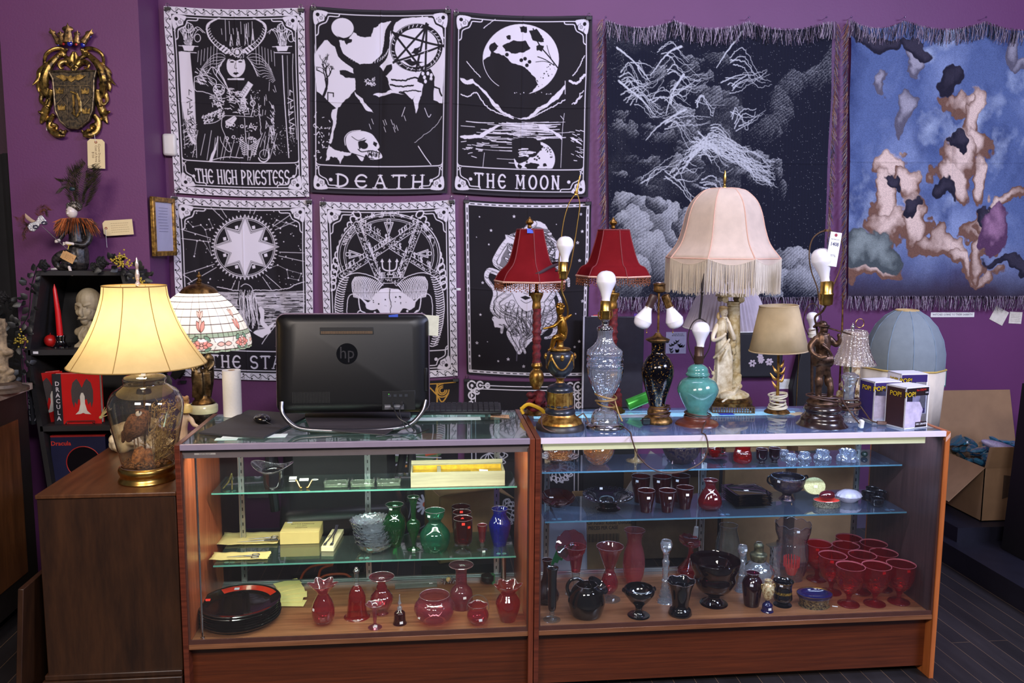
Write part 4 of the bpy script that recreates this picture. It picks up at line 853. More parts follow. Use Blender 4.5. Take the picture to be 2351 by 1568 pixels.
# throws with scalloped, fringed edges
def throwc(key,L,Rr,top,bot,pins,label,seed,wsag,rfr=True):
 Y=YW-.03;TLp,TRp=at(L[0],top,Y),at(Rr[0],top+6,Y)
 t=thing('woven_throw',label,'throw blanket',(at((L[0]+Rr[0])/2,bot,Y)[0],Y,at(1600,bot,Y)[2]));off=-Vector(t.location)
 art=ARTS[key];b=cloth('woven_panel',art,[(L[0],top),(Rr[0],top+8),(Rr[1],bot),(L[1],bot)],Y,WEAVE,sag=0,wr=.007,seed=seed)
 me=b.data;n=len(me.vertices);co=np.empty(n*3,np.float32);me.vertices.foreach_get('co',co);co=co.reshape(-1,3)
 px=[at(p,top,Y)[0] for p in pins];xs=co[:,0];z0,z1=co[:,2].max(),co[:,2].min();vv=1-(co[:,2]-z1)/(z0-z1)
 dip=np.zeros(n,np.float32)
 for a_,b_ in zip(px[:-1],px[1:]):m=(xs>=a_)&(xs<=b_);q=(xs[m]-a_)/(b_-a_);dip[m]=4*q*(1-q)
 co[:,2]-=dip*wsag*np.clip(1-vv*3,0,1);co[:,1]+=.004*np.sin(xs*9)*(1-vv);me.vertices.foreach_set('co',co.ravel());b.parent=t;b.location=off
 rg=random.Random(seed);ED={}
 def fringe(nm,pts,dirv,ln,cols,dens,rad=.0012):
  gs=G();gs.k=0
  for(x,z) in pts:
   for _ in range(dens):
    l=ln*rg.uniform(.7,1.1);a_=rg.uniform(-.35,.35);dx=dirv[0]*math.cos(a_)-dirv[1]*math.sin(a_);dz=dirv[0]*math.sin(a_)+dirv[1]*math.cos(a_)
    jx,jz=rg.uniform(-.003,.003),rg.uniform(-.003,.003);yy=Y-.014-rg.uniform(0,.012);gs.k=rg.randrange(len(cols))
    gs.tube([(x+jx,yy,z+jz),(x+jx+dx*l*.5+rg.uniform(-.004,.004),yy-.005,z+jz+dz*l*.5),(x+jx+dx*l,yy,z+jz+dz*l-.004)],rad,3,False)
  f=obj(nm,gs,cols,t,loc=off,smooth=False);f['kind']='stuff'
 wb=[plain((196,180,196),.9),plain((30,26,38),.9),plain((120,104,126),.9)]
 mc=[plain((150,100,74),.9),plain((116,104,134),.9),plain((168,148,132),.9),plain((96,60,60),.9),plain((70,80,112),.9)]
 n=150
 def zt(x):
  z=TLp[2]+(TRp[2]-TLp[2])*(x-TLp[0])/(TRp[0]-TLp[0])
  for a_,b_ in zip(px[:-1],px[1:]):
   if a_<=x<=b_:q=(x-a_)/(b_-a_);z-=4*q*(1-q)*wsag
  return z
 xa,xb=TLp[0],TRp[0];xa2,xb2=at(L[1],bot,Y)[0],at(Rr[1],bot,Y)[0];zb=at((L[1]+Rr[1])/2,bot,Y)[2]
 fringe('top_fringe',[(xa+(xb-xa)*i/n,zt(xa+(xb-xa)*i/n)+.004) for i in range(n+1)],(0,-1),.085,wb,3)
 fringe('bottom_fringe',[(xa2+(xb2-xa2)*i/n,zb+.004) for i in range(n+1)],(0,-1),.075,wb,3)
 m=150;zl=zt(xa)
 fringe('side_fringe',[(xa+(xa2-xa)*i/m-.018,zl+(zb-zl)*i/m) for i in range(m)],(-.45,-.9),.05,mc,3)
 if rfr:fringe('side_fringe',[(xb+(xb2-xb)*i/m+.012,zt(xb)+(zb-zt(xb))*i/m) for i in range(m)],(.3,-.95),.05,mc,3)
 for p in pins:
  q=at(p,top-6,Y);pn=obj('push_pin',G().ell((0,-.02,0),(.006,.006,.006),6).tube([(0,-.02,0),(0,.04,-.002)],.0016,6),thin((235,235,245),refl=2),loc=(q[0],Y-.002,q[2]))
  tag(pn,'clear push pin along the top edge of '+('the navy throw' if key=='storm' else 'the blue throw'),'pin','push pins holding the woven throws')
 return t
throwc('storm',(1389,1399),(1912,1886),48,683,[1389,1545,1716,1893],'navy woven throw with silver clouds and wind lines hanging on the purple wall',41,.038)
throwc('dusk',(1950,1944),(2420,2400),48,681,[1950,2072,2258,2420],'blue woven throw with warm cloud shapes at the right edge of the wall',43,.042,rfr=False)
# ---------------- glassware ----------------
CRAN=thin((226,126,144),(150,34,58),.10,(205,80,100),refl=1.8);CRANR=thin((224,100,100),(150,24,34),.13,(200,56,60),refl=1.8);CRANP=thin((222,138,158),(150,60,80),.12,(210,130,150))
CRANT=thin((226,190,198),(150,90,100),.05);RUBY=thin((224,22,28),(110,4,8),.15,(196,4,8),refl=1.1,bumpy=.4,bsc=110);RUBYD=thin((130,12,18),(50,4,8),.16,(110,6,12),refl=1.2)
CLEAR=thin((240,244,243),(130,142,142),.04,(220,230,230),refl=1.8);CRYS=thin((226,232,238),(70,78,92),.24,(232,236,245),refl=5,bumpy=1,bsc=60)
CRYSB=thin((225,232,245),(50,62,90),.26,(205,220,250),refl=5,bumpy=1,bsc=70);GREENG=thin((70,190,108),(10,92,40),.12,(30,140,70),refl=1.4);TEALG=thin((92,190,160),(16,100,76),.18,(60,160,125),refl=1.2)
BLUEG=thin((60,80,226),(14,16,120),.2,(40,60,210),refl=1.3,bumpy=.2,bsc=40);PURG=thin((120,70,100),(40,14,34),.1,(70,30,60),refl=1.6);BLKG=plain((9,7,12),.06,0,.1,spec=.8,coat=.6)
VIOG=thin((104,30,54),(40,6,22),.12,(70,12,34),refl=1.5);AMBER=thin((250,196,130),(150,76,24),.2,(225,150,80),refl=4,bumpy=1,bsc=60);CARN=aged((20,22,60),(110,90,84),.16,.8,120,.9)
STK=plain((226,222,224),.6,0,.02);STKR=plain((214,40,24),.6,0,.02)
RIMGLINT=thin((240,226,232),(200,180,190),.4,(236,220,226),refl=3)  # paler lip faces: light caught on the rims, put into the glass colour
def ring(k,amp,zf=0,top=.82,ph=0):
 def f(t,a,r,z):
  q=max(0,(t-top)/(1-top));return r*(1+amp*q*math.cos(k*a+ph)),z+zf*q*q*math.cos(k*a+ph)
 return f
def ribs(k,amp,lo=0,hi=1,tw=0):
 return lambda t,a,r,z:((r*(1+amp*math.cos(k*a+tw*t)) if lo<=t<=hi else r),z)
def spot(cx,pb,Z,hw):
 f=on(cx,pb,Z);r=hw*mpp(*f)*.98;Y=f[1]+r;X=at(cx,pb,Y)[0];return X,Y,mpp(X,Y,Z)
def sticker(o,c,r,dx,z,mat=None,s=(.012,.009),tilt=0):
 dx=max(-r*.8,min(r*.8,dx));y=-math.sqrt(max(r*r-dx*dx,0))-.0008
 k=obj('price_sticker',G().box((0,0,0),(s[0],.0006,s[1])),mat or STK,o,smooth=False);k.location=(c[0]+dx,c[1]+y,z)
 k.rotation_euler=(-.15,tilt,math.asin(dx/max(r,1e-4)))
def vs(name,label,cat,cx,pb,prof,Z,mat,n=36,fn=None,group=None,parent=None,part=None,stick=None,sm=True,inner=False,ell=1,rz=0,lip=.0012,k=5,yc=None,base=True):
 hw0=prof[0][0]
 if yc is None:X,Y,m=spot(cx,pb,Z,hw0)
 else:Y=yc;X=at(cx,pb,Y)[0];m=mpp(X,Y,Z)
 z0=0 if parent is None or prof[0][1] is None else at(cx,prof[0][1],Y)[2]-Z
 P=[(hw0*m,0,z0)]+[(h*m,0,at(cx,y,Y)[2]-Z) for h,y in prof[1:]]
 Q=[(p[0],p[2]) for p in(cr(P,k) if sm else P)];Q=[(max(r,2e-4),z) for r,z in Q]
 if base:Q=[(1e-4,z0)]+Q
 rt,zt=Q[-1]
 if inner:Q+=[(rt-.001,zt+.001)]+[(max(r-.0035,1e-4),max(z,z0+.004)) for r,z in reversed(Q[2:-1])]
 elif lip:nl=len(Q);Q+=[(rt+lip*.6,zt+lip*.5),(rt,zt+lip),(rt-lip,zt),(rt-lip,zt-.003)]
 g=G().lathe(Q,n,Matrix.Diagonal((1,ell,1,1)),fn)
 if lip and not inner:g.m=[0]*(len(g.f)-4*n)+[1]*(3*n)+[0]*n
 o=obj(part or name,g,[mat,RIMGLINT],parent,ang=1.2)
 if parent is None:
  o.location=(X,Y,Z+.0006);tag(o,label,cat,group);o.rotation_euler=(0,0,rz)
 else:o.location=(X-parent.location[0],Y-parent.location[1],Z-parent.location[2])
 o['h']=0
 if stick:
  for st in(stick if isinstance(stick,list) else[stick]):
   dx,py=st[:2];z=at(cx,py,Y)[2]-Z;r=min(Q,key=lambda q:abs(q[1]-z)+(0 if q[0]>.003 else 9))[0]
   sticker(o,(0,0),r,dx*m,z,st[2] if len(st)>2 else None)
 del o['h'];return o,X,Y,m
FL,S1,S2,SR1,SR2,TOP=.2545,.4555,.7125,.6005,.7755,.9635
V='vase'
# --- left case, floor ---
BIG=G().lathe([(1e-4,.004),(.085,.004),(.115,.007),(.136,.016),(.142,.0175),(.1445,.016),(.138,.009),(.118,0),(.08,-.001),(1e-4,-.001)],56)
X,Y,m=spot(556,1460,FL,92);X-=.004;k_=91*m/.1445
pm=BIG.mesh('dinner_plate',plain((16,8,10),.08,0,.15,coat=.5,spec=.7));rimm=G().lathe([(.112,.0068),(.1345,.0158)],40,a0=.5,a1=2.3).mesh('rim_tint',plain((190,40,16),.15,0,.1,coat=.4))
for i in range(7):
 o=obj('dinner_plate',pm,None) if False else bpy.data.objects.new('dinner_plate',pm);C.objects.link(o);o.location=(X+R.uniform(-.003,.003),Y+R.uniform(-.002,.002),FL+.002+i*.0088);o.scale=(k_,k_,1);o.rotation_euler=(0,0,i*.4)
 tag(o,['black glass dinner plate at the bottom of the tall plate stack','black glass dinner plate second from the bottom of the stack','black glass dinner plate third from the bottom of the stack','black glass dinner plate in the middle of the stack','black glass dinner plate third from the top of the stack','black glass dinner plate just under the top plate of the stack','topmost black glass dinner plate with red tinted rim and white price sticker'][i],'plate','stacked black dinner plates')
 if i==6:
  o.rotation_euler=(0,0,0);q=bpy.data.objects.new('rim_tint',rimm);C.objects.link(q);q.parent=o;q['label']='glowing red back of the rim'
  for dx,dy,mt in((-.035,.112,STK),(-.118,.02,STKR)):w_=obj('price_sticker',G().box((dx,dy,.0125),(.018,.012,.0006),rx=.3),mt,o,smooth=False)
ENV=plain((214,190,120),.75,0,.06,20,.05)
for i in range(6):
 p=on(664+i*5-(i>3)*14,1352+i*8,FL);o=obj('paper_envelope',G().box((0,0,0),(.10,.055,.002)),ENV,loc=(p[0]-.01,p[1]+.02,FL+.002+.0022*(6-i)),rot=(0,0,.5-i*.12),smooth=False,bevel=.0005)
 tag(o,'small tan paper envelope fanned out behind the black plate stack','envelope','tan envelopes behind the plate stack')
vs('ruffled_vase','small cranberry glass vase with crimped ruffled mouth right of the black plates',V,743,1437,[(17,0),(24,1420),(26,1400),(22,1383),(13,1366),(13,1360),(20,1352),(30,1340)],FL,CRAN,60,ring(6,.22,.007,.75),stick=(-20,1393))
t=thing('glass_bell','tall cranberry glass bell with long clear handle','bell',(*spot(820,1428,FL,30)[:2],FL))
vs('','','',820,1428,[(30,None),(24,1410),(21,1385),(20,1368),(13,1352),(6,1343)],FL,CRANR,parent=t,part='bell_body',base=False)
vs('','','',820,1428,[(6,1343),(5,1325),(5,1316),(7.5,1310),(3,1304)],FL,CLEAR,parent=t,part='handle',yc=t.location[1])
vs('flared_vase','cranberry ribbed vase with wide flat flared rim behind the small bell',V,877,1414,[(15,0),(13,1402),(24,1383),(25,1370),(14,1355),(12,1348),(9,1338),(13,1330),(29,1324)],FL,CRAN,48,ribs(16,.035,.1,.6),stick=[(-9,1370)])
vs('bud_vase','tiny pale pink footed glass with scalloped mouth beside the bells',V,861,1447,[(16,0),(15,1440),(4,1432),(4.5,1420),(6,1402),(10,1394),(20,1387)],FL,CRANP,40,ring(8,.1,.003),stick=(2,1435))
t=thing('glass_bell','small dark red glass bell with ridged clear handle','bell',(*spot(918,1438,FL,16)[:2],FL))
o=vs('','','',918,1438,[(16,None),(14,1425),(13,1415),(12,1406),(5,1400)],FL,RUBYD,parent=t,part='bell_body',stick=(4,1424),base=False)
vs('','','',918,1438,[(5,1400),(6,1395),(3,1390),(5,1385),(2.5,1378),(1.2,1366)],FL,CRYS,parent=t,part='handle',yc=t.location[1],n=10)
vs('rose_bowl','wide squat pink glass bowl with melon ribs','bowl',998,1434,[(20,0),(22,1428),(38,1415),(46,1398),(42,1382),(32,1374),(34,1366)],FL,CRANP,48,ribs(12,.025,.1,.8),stick=(-37,1405))
vs('tall_vase','pink bottle vase with tall straight neck and flared clear rim',V,1059,1403,[(22,0),(24,1392),(27,1372),(24,1355),(14,1342),(13,1330),(13,1312),(16,1303),(28,1297)],FL,CRANP,40,stick=(7,1363))
t=thing('glass_basket','small cranberry glass basket with looped clear handle','basket',(*spot(1097,1438,FL,15)[:2],FL))
_,X,Y,m=vs('','','',1097,1438,[(15,None),(24,1420),(25,1408),(20,1396),(22,1388)],FL,CRAN,40,ring(4,.12,.006),parent=t,part='bowl',stick=(5,1413))
obj('handle',G().tube([(math.cos(a)*25*m,0,.058+math.sin(a)*.052) for a in np.linspace(-.1,PI+.1,24)],.0022),CLEAR,t)
vs('ruffled_vase','red glass vase with deep crimped mouth at the right end of the left showcase',V,1166,1431,[(18,0),(19,1420),(27,1395),(28,1380),(20,1366),(18,1360),(26,1350),(30,1343)],FL,CRANR,60,ring(6,.16,.008,.78))
p=on(955,1352,FL);o=obj('plastic_bag',G().box((0,0,.003),(.17,.05,.003)).box((-.0,-.02,.006),(.165,.012,.004)),thin((225,232,228),(190,200,195),.25,(200,205,200),rough=.2,bumpy=.6,bsc=20),loc=(p[0],p[1]+.03,FL),rot=(0,0,.05));tag(o,'flat clear plastic bag lying behind the pink bowls','bag')
o2=obj('price_sticker',G().box((.06,.0,.0075),(.014,.01,.0006)),STK,o,smooth=False)
g=G();rb=random.Random(2)
p=on(1030,1348,FL)
for k in range(60):g.ell((p[0]+rb.uniform(-.028,.055)-0,p[1]+.04+rb.uniform(-.02,.02),FL+.004+rb.uniform(0,.014)),(.0032,)*3,5)
o=obj('bead_necklace',g,plain((176,176,182),.2,.8,.2,90));tag(o,'silver bead jewellery heap with a cream bead at the back of the left showcase','jewellery')
obj('large_bead',G().ell((p[0]-.0,p[1]+.03,FL+.02),(.0105,)*3,8),plain((222,200,140),.3,0,.05),o)['label']='round cream bead'
p=on(1120,1346,FL);t=thing('tape_measure','dark tape measure with green band standing near the back rail','tape measure',(p[0],p[1]+.02,FL),.3)
obj('case',G().lathe([(1e-4,-.012),(.024,-.012),(.027,-.009),(.027,.009),(.024,.012),(1e-4,.012)],28,Matrix.Translation((0,0,.028))@Matrix.Rotation(PI/2,4,'Y')@Matrix.Rotation(PI/2,4,'X')@Matrix.Rotation(PI/2,4,'Y')),PBLACK,t)
obj('band',G().box((.022,-.004,.022),(.012,.02,.042)).box((.022,-.0145,.024),(.006,.001,.02)),plain((60,120,78),.45),t,bevel=.002)['label']='green grip band'
o=obj('metal_post',G().cyl(.011,.011,0,.16,20).cyl(.013,.013,.155,.165,20),CHROME,loc=(at(1156,1335,YB-.05)[0],YB-.05,FL));tag(o,'short polished metal tube standing behind the glass in the right back corner','post')
# --- left case, middle shelf ---
p0=on(556,1290,S1)
def sheet(u0,v0,u1,v1,w_,name,label,rz,z=.0012,mt=ENV,curl=.004):
 p=on(u0,v0,S1);n_,m_=14,8;L,W_=w_;g=G();vsx=[]
 for j in range(m_+1):
  for i in range(n_+1):
   x,y=L*(i/n_-.5),W_*(j/m_-.5);e=abs(j/m_-.5)*2;e2=abs(i/n_-.5)*2
   vsx.append((x+.002*math.sin(j*2.1),y+.002*math.sin(i*1.7),curl*(e**6)+curl*.5*e2**8+.0008*math.sin(i*1.3+j)))
 g.add(vsx,[(j*(n_+1)+i,j*(n_+1)+i+1,(j+1)*(n_+1)+i+1,(j+1)*(n_+1)+i) for j in range(m_) for i in range(n_)])
 o=obj(name,g,mt,solid=.0008,loc=(p[0],p[1]+.0,S1+z),rot=(0,0,rz));return tag(o,label,'envelope')
sheet(575,1239,0,0,(.235,.135),'paper_sleeve','large tan paper sleeve with scissors and forceps lying on it',-.02,.003)
sheet(552,1279,0,0,(.215,.075),'paper_sleeve','small tan paper sleeve hanging over the front edge of the middle shelf',-.03,.0015)
def scissors(u,v,L,label,dz=.012,rz=0):
 p=on(u,v,S1+dz);t=thing('surgical_scissors',label,'scissors',(p[0],p[1],S1+dz),rz)
 for s_ in(1,-1):
  obj('blade',G().tube([(-L*.5,s_*.0006,0),(-L*.1,s_*.0012,.001),(L*.08,-s_*.003,.001),(L*.25,-s_*.009,0)],[.0006,.0019,.002,.0015],8),STEEL,t)
  obj('finger_ring',G().torus(.0115,.0019,24,8,Matrix.Translation((L*.25+.011,-s_*.012,0)),(1.15,.8)),STEEL,t)
 return t
scissors(605,1236,.12,'curved surgical scissors lying on the large paper sleeve',.012,.06);scissors(560,1277,.125,'long surgical scissors lying on the small front paper sleeve',.008,.04)
p=on(590,1249,S1);t=thing('forceps','steel forceps lying on the large paper sleeve in front of the scissors','forceps',(p[0],p[1],S1+.012),.05)
obj('tips',G().tube([(-.075,0,0),(-.02,0,.001),(.03,0,.002)],[.0006,.002,.003],8),STEEL,t);obj('grip',G().box((.055,0,.002),(.055,.008,.004)),plain((70,72,82),.35,.7),t,bevel=.001)
bx0,bx1=on(644,1248,S1),on(733,1248,S1);wx=bx1[0]-bx0[0];t=thing('cardboard_box','small tan cardboard box lettered BATTLE DRESSING on the middle shelf','box',((bx0[0]+bx1[0])/2,bx0[1]+.05,S1))
obj('carton',G().box((0,0,.025),(wx,.125,.05)),plain((196,172,104),.7,0,.04,20),t,bevel=.0015)
obj('lid_line',G().box((0,0,.0502),(wx*.93,.115,.0003)),plain((204,180,112),.7,0,.04,20),t,smooth=False);dk=plain((70,56,36),.8)
for s_,y,b_ in((.014,.03,'BATTLE DRESSING'),(.010,.008,'U. S. ARMY'),(.008,-.012,'CARLISLE MODEL')):text(b_,s_,dk,Matrix.Translation((0,y,.0505)),t,sx=.8)
obj('price_sticker',G().box((-.055,.05,.0507),(.02,.012,.0004)),STK,t,smooth=False)
a,b_=on(759,1277,S1),on(777,1190,S1);t=thing('tweezer_box','narrow white box with steel tweezers strapped on top','box',((a[0]+b_[0])/2,(a[1]+on(775,1215,S1)[1])/2,S1+.0002),-.10)
obj('carton',G().box((0,0,.009),(.048,.20,.018)),plain((222,208,160),.7,0,.03),t,bevel=.001)
g=G()
for s_ in(1,-1):g.tube([(s_*.013,-.07,.021),(s_*.011,-.045,.021),(s_*.004,.0,.026),(s_*.003,.06,.028),(s_*.003,.085,.04)],[.004,.0025,.0025,.003,.003],8);g.box((s_*.013,-.078,.021),(.011,.022,.003))
obj('tweezers',g,STEEL,t);text('STERILE',.012,dk,Matrix.Translation((-.017,.02,.0182))@Matrix.Rotation(PI/2,4,'Z'),t,sx=.8)
CB=G().lathe([(.03,0),(.05,.004),(.064,.018),(.071,.032),(.073,.034),(.069,.032),(.06,.016),(.046,.007),(1e-4,.006)],48,None,lambda t,a,r,z:(r*(1+.018*math.cos(24*a)*(r>.04)),z+(.002*math.cos(24*a) if r>.066 else 0))).mesh('glass_bowl',CRYS)
X,Y,m=spot(861,1273,S1,34)
for i in range(6):
 o=bpy.data.objects.new('glass_bowl',CB);C.objects.link(o);o.scale=(45*m/.073,)*2+(1,);o.location=(X-.004*i,Y+.004*i,S1+.001+i*.0165);o.rotation_euler=(.05 if i>3 else 0,-.04*(i>2),i)
 tag(o,['cut crystal bowl at the bottom of the stack beside the green vases','cut crystal bowl second from the bottom of the stack','cut crystal bowl third from the bottom of the stack','cut crystal bowl third from the top of the stack','cut crystal bowl just below the top one','topmost cut crystal bowl of the stack beside the green vases'][i],'bowl','stacked crystal bowls')
vs('flower_vase','emerald green glass vase behind the crystal bowls',V,907,1257,[(14,0),(13,1251),(18,1238),(25,1210),(24,1192),(15,1178),(14,1168),(21,1158)],S1,GREENG,ell=1,stick=(-8,1164))
vs('bud_vase','slim green bud vase with clear stem and flared mouth',V,950,1266,[(16,0),(15,1261),(4,1255),(5,1243),(8,1232),(15,1210),(14,1198),(6,1190),(6,1170),(9,1150),(14,1141)],S1,GREENG,stick=(0,1259))
vs('flower_vase','round teal green glass vase with cupped neck',V,999,1268,[(18,0),(26,1262),(34,1240),(33,1222),(20,1205),(14,1197),(20,1185),(23,1172)],S1,TEALG,stick=(-14,1180))
t=thing('wine_goblet','front dark red goblet with clear stem and red sticker','glass',(*spot(1063,1273,S1,20)[:2],S1));yy=t.location[1]
vs('','','',1063,1273,[(20,None),(18,1266),(4,1260),(4,1252),(12,1249)],S1,CLEAR,parent=t,part='stem');vs('','','',1063,1273,[(12,1249),(20,1243),(21.5,1225),(22,1190)],S1,RUBYD,parent=t,part='bowl',yc=yy,stick=[(0,1196,STKR),(13,1205,STKR)])
dup(t,(t.location[0]-.001,yy+.075,S1),label='rear dark red goblet half hidden behind the front one');t2=dup(t,(t.location[0]-.002,yy+.145,S1),label='hindmost dark red goblet of the row of three')
for x in bpy.data.objects:
 if x.name.startswith('wine_goblet'):x['group']='dark red goblets in a row'
t=thing('cordial_glass','little pink cordial glass with faceted bowl beside the blue vase','glass',(*spot(1107,1266,S1,13)[:2],S1));yy=t.location[1]
vs('','','',1107,1266,[(13,None),(12,1261),(3,1257),(5,1252),(3,1246)],S1,CLEAR,parent=t,part='stem',stick=(3,1262));vs('','','',1107,1266,[(3,1246),(7,1240),(8,1225),(11,1205)],S1,CRAN,parent=t,part='bowl',yc=yy,fn=ribs(10,.05))
vs('flower_vase','cobalt blue glass vase at the right end of the middle shelf',V,1147,1254,[(13,0),(15,1250),(23,1220),(25,1202),(17,1186),(15,1178),(19,1168)],S1,BLUEG)
# --- left case, top shelf ---
t=thing('hat_vase','black glass top hat vase with wide clear folded brim',V,(*spot(628,1125,S2,20)[:2],S2));yy=t.location[1]
vs('','','',628,1125,[(20,None),(22,1110),(23,1085),(25,1078)],S2,BLKG,parent=t,part='cup',inner=True)
vs('','','',628,1125,[(25,1078),(36,1073),(44,1069)],S2,CLEAR,60,lambda t,a,r,z:(r*(1+.12*math.cos(2*a+.5)),z+.014*max(0,t-.2)*math.cos(2*a+.4)),parent=t,part='brim',yc=yy,base=False)['label' if False else 0] if False else vs('','','',628,1125,[(25,1078),(36,1072),(45,1068)],S2,CLEAR,60,lambda t,a,r,z:(r*(1+.1*math.cos(2*a+.5)*t),z+.016*t*math.cos(2*a+.3)),parent=t,part='brim',yc=yy,base=False)
p=on(524,1126,S2);o=obj('wishbone_stand',G().tube([(-.022,-.02,.004),(-.008,.01,.02),(0,.03,.042)],[.002,.003,.004],8).tube([(.014,-.03,.004),(.008,.0,.02),(0,.03,.042)],[.002,.003,.004],8).ell((0,.032,.045),(.004,.006,.005)),aged((80,84,44),(160,140,80),.35,.7),loc=(p[0],p[1]+.03,S2));tag(o,'small forked brass wishbone ornament at the left end of the top shelf','ornament')
p=on(698,1122,S2);t=thing('brass_ornament','two tiny brass bone shaped feet with white strings and tag','ornament',(p[0],p[1]+.01,S2))
for s_ in(-1,1):obj('foot',G().tube([(s_*.016,-.006,.005),(s_*.022,.0,.016),(s_*.028,.004,.027)],.0032).ell((s_*.012,-.008,.004),(.006,.004,.004),7).ell((s_*.03,.004,.029),(.004,)*3,6),BRASS,t)
obj('string',G().torus(.012,.001,24,6,Matrix.Translation((-.045,0,.028)),(1,.5)).torus(.012,.001,24,6,Matrix.Translation((.04,0,.032)),(1,.6)),WHITE,t)
obj('price_tag',G().box((0,-.004,.034),(.034,.014,.0008),rx=.5).box((-.045,.02,.034),(.028,.016,.0008),rx=.5),PAPER,t,smooth=False)
AS=G().box((0,0,.004),(.088,.06,.006));
for s_ in(-1,1):AS.box((s_*.041,0,.013),(.006,.06,.018),ry=s_*.15);AS.box((0,s_*.028,.01),(.08,.005,.012));AS.tube([(s_*.043,-.026,.021),(s_*.043,.026,.021)],.004,8)
ASM=thin((232,242,228),(120,140,120),.12,(222,235,215),refl=2)
for u,v,lb in((771,1121,'leftmost of the three clear rectangular glass ashtrays'),(832,1120,'middle one of the three clear rectangular glass ashtrays'),(892,1118,'rightmost of the three clear rectangular glass ashtrays')):
 p=on(u,v,S2);o=obj('glass_ashtray',AS,ASM,loc=(p[0],p[1]+.032,S2),bevel=.002);tag(o,lb,'ashtray','clear glass ashtrays');obj('price_sticker',G().box((.01,-.0,.0075),(.012,.01,.0005)),STK,o,smooth=False)
p,q=on(943,1120,S2),on(1160,1117,S2);wx=q[0]-p[0];t=thing('wooden_chest','open weathered grey wooden box with yellow lined compartments','box',((p[0]+q[0])/2,p[1]+.062,S2));GW=wood((140,132,104),(182,172,140),(1.2,20,20),.7,3,0);YL=plain((200,158,30),.8,0,.25,60,.2)
g=G().bb(-wx/2,wx/2,-.06,-.054,0,.058).bb(-wx/2,wx/2,.054,.06,0,.058).bb(-wx/2,-wx/2+.006,-.054,.054,0,.058).bb(wx/2-.006,wx/2,-.054,.054,0,.058).bb(-wx/2,wx/2,-.054,.054,0,.004)
obj('box_body',g,GW,t,bevel=.001);obj('lining',G().bb(-wx/2+.007,wx/2-.007,-.053,.053,.036,.04).bb(-wx/2+.007,wx/2-.007,.048,.053,.04,.056),YL,t,smooth=False)
obj('divider',G().bb(-wx*.22,-wx*.18,-.053,.053,.04,.054),GW,t,smooth=False)
obj('raised_lid',G().box((0,.061,.066),(wx,.008,.016),rx=-.2),GW,t,bevel=.001);obj('glass_syringe',G().tube([(-.03,-.02,.044),(.05,-.015,.044)],.006),CLEAR,t);obj('price_tag',G().box((.1,-.03,.052),(.034,.016,.0008),rx=.4,ry=.1),PAPER,t,smooth=False)
# --- right case, floor ---
def goblet_mesh():
 X,Y,m=spot(1946,1398,FL,24.5);z=lambda py:at(1946,py,Y)[2]-FL
 P=[(24.5*m,.002),(22*m,.005),(8*m,.011),(5*m,.02),(5*m,z(1372)),(8*m,z(1364)),(20*m,z(1353)),(28*m,z(1338)),(31*m,z(1322)),(31.5*m,z(1300))]
 Q=[(1e-4,0.0),(24.5*m,0)]+[(p[0],p[2]) for p in cr([(a,0,b) for a,b in P],4)];r,h=Q[-1]
 g=G().lathe(Q+[(r+.001,h+.0012),(r-.0014,h+.0012),(r-.0018,h-.003)],40);g.m=[0]*(len(g.f)-120)+[1]*120;return g.mesh('water_goblet',[RUBY,plain((170,84,94),.2,0,.05,coat=.5)]),h  # pink lip colour paints in the light line along the goblet rim
GM,gh=goblet_mesh()
for i,(u,v,lb,st) in enumerate([(1953,1300,'foremost left red goblet with its foot near the front edge',0),(2013,1299,'front middle red goblet with white sticker inside the rim',1),(2069,1295,'front right red goblet nearest the brown side panel',1),(1912,1275,'red goblet with white sticker just behind the foremost left one',1),(1980,1274,'red goblet in the centre of the cluster',0),(2029,1269,'red goblet behind the front right pair, without sticker',0),(1879,1248,'leftmost red goblet beside the tall scalloped crystal vase',1),(1942,1252,'red goblet with bright red sticker in the second row from the back',2),(2006,1248,'dark looking red goblet at the back right of the cluster',0),(1949,1235,'hindmost red goblet in front of the gold shelf post',0)]):
 p=on(u,v,FL+gh);o=bpy.data.objects.new('water_goblet',GM);C.objects.link(o);o.location=(p[0],p[1],FL+.0006);tag(o,lb,'goblet','red glass goblets')
 if st:sticker(o,(0,0),.044,(-.022 if i in(3,6) else .006),gh-.012,STKR if st==2 else STK,(.013,.01))
vs('amethyst_vase','dark glass vase with flared neck at the far left of the right showcase',V,1255,1388,[(20,0),(27,1375),(28,1360),(14,1335),(9,1315),(9,1295),(12,1285)],FL,VIOG)
t=thing('bud_vase','tall dark bud vase on clear round foot at the left front',V,(*spot(1267,1431,FL,20)[:2],FL));yy=t.location[1]
vs('','','',1267,1431,[(20,None),(19,1425),(5,1418),(6,1408),(5,1403)],FL,CLEAR,parent=t,part='foot');vs('','','',1267,1431,[(5,1403),(9,1396),(10,1370),(10,1330),(11,1313),(14,1303)],FL,BLKG,parent=t,part='body',yc=yy,inner=True)
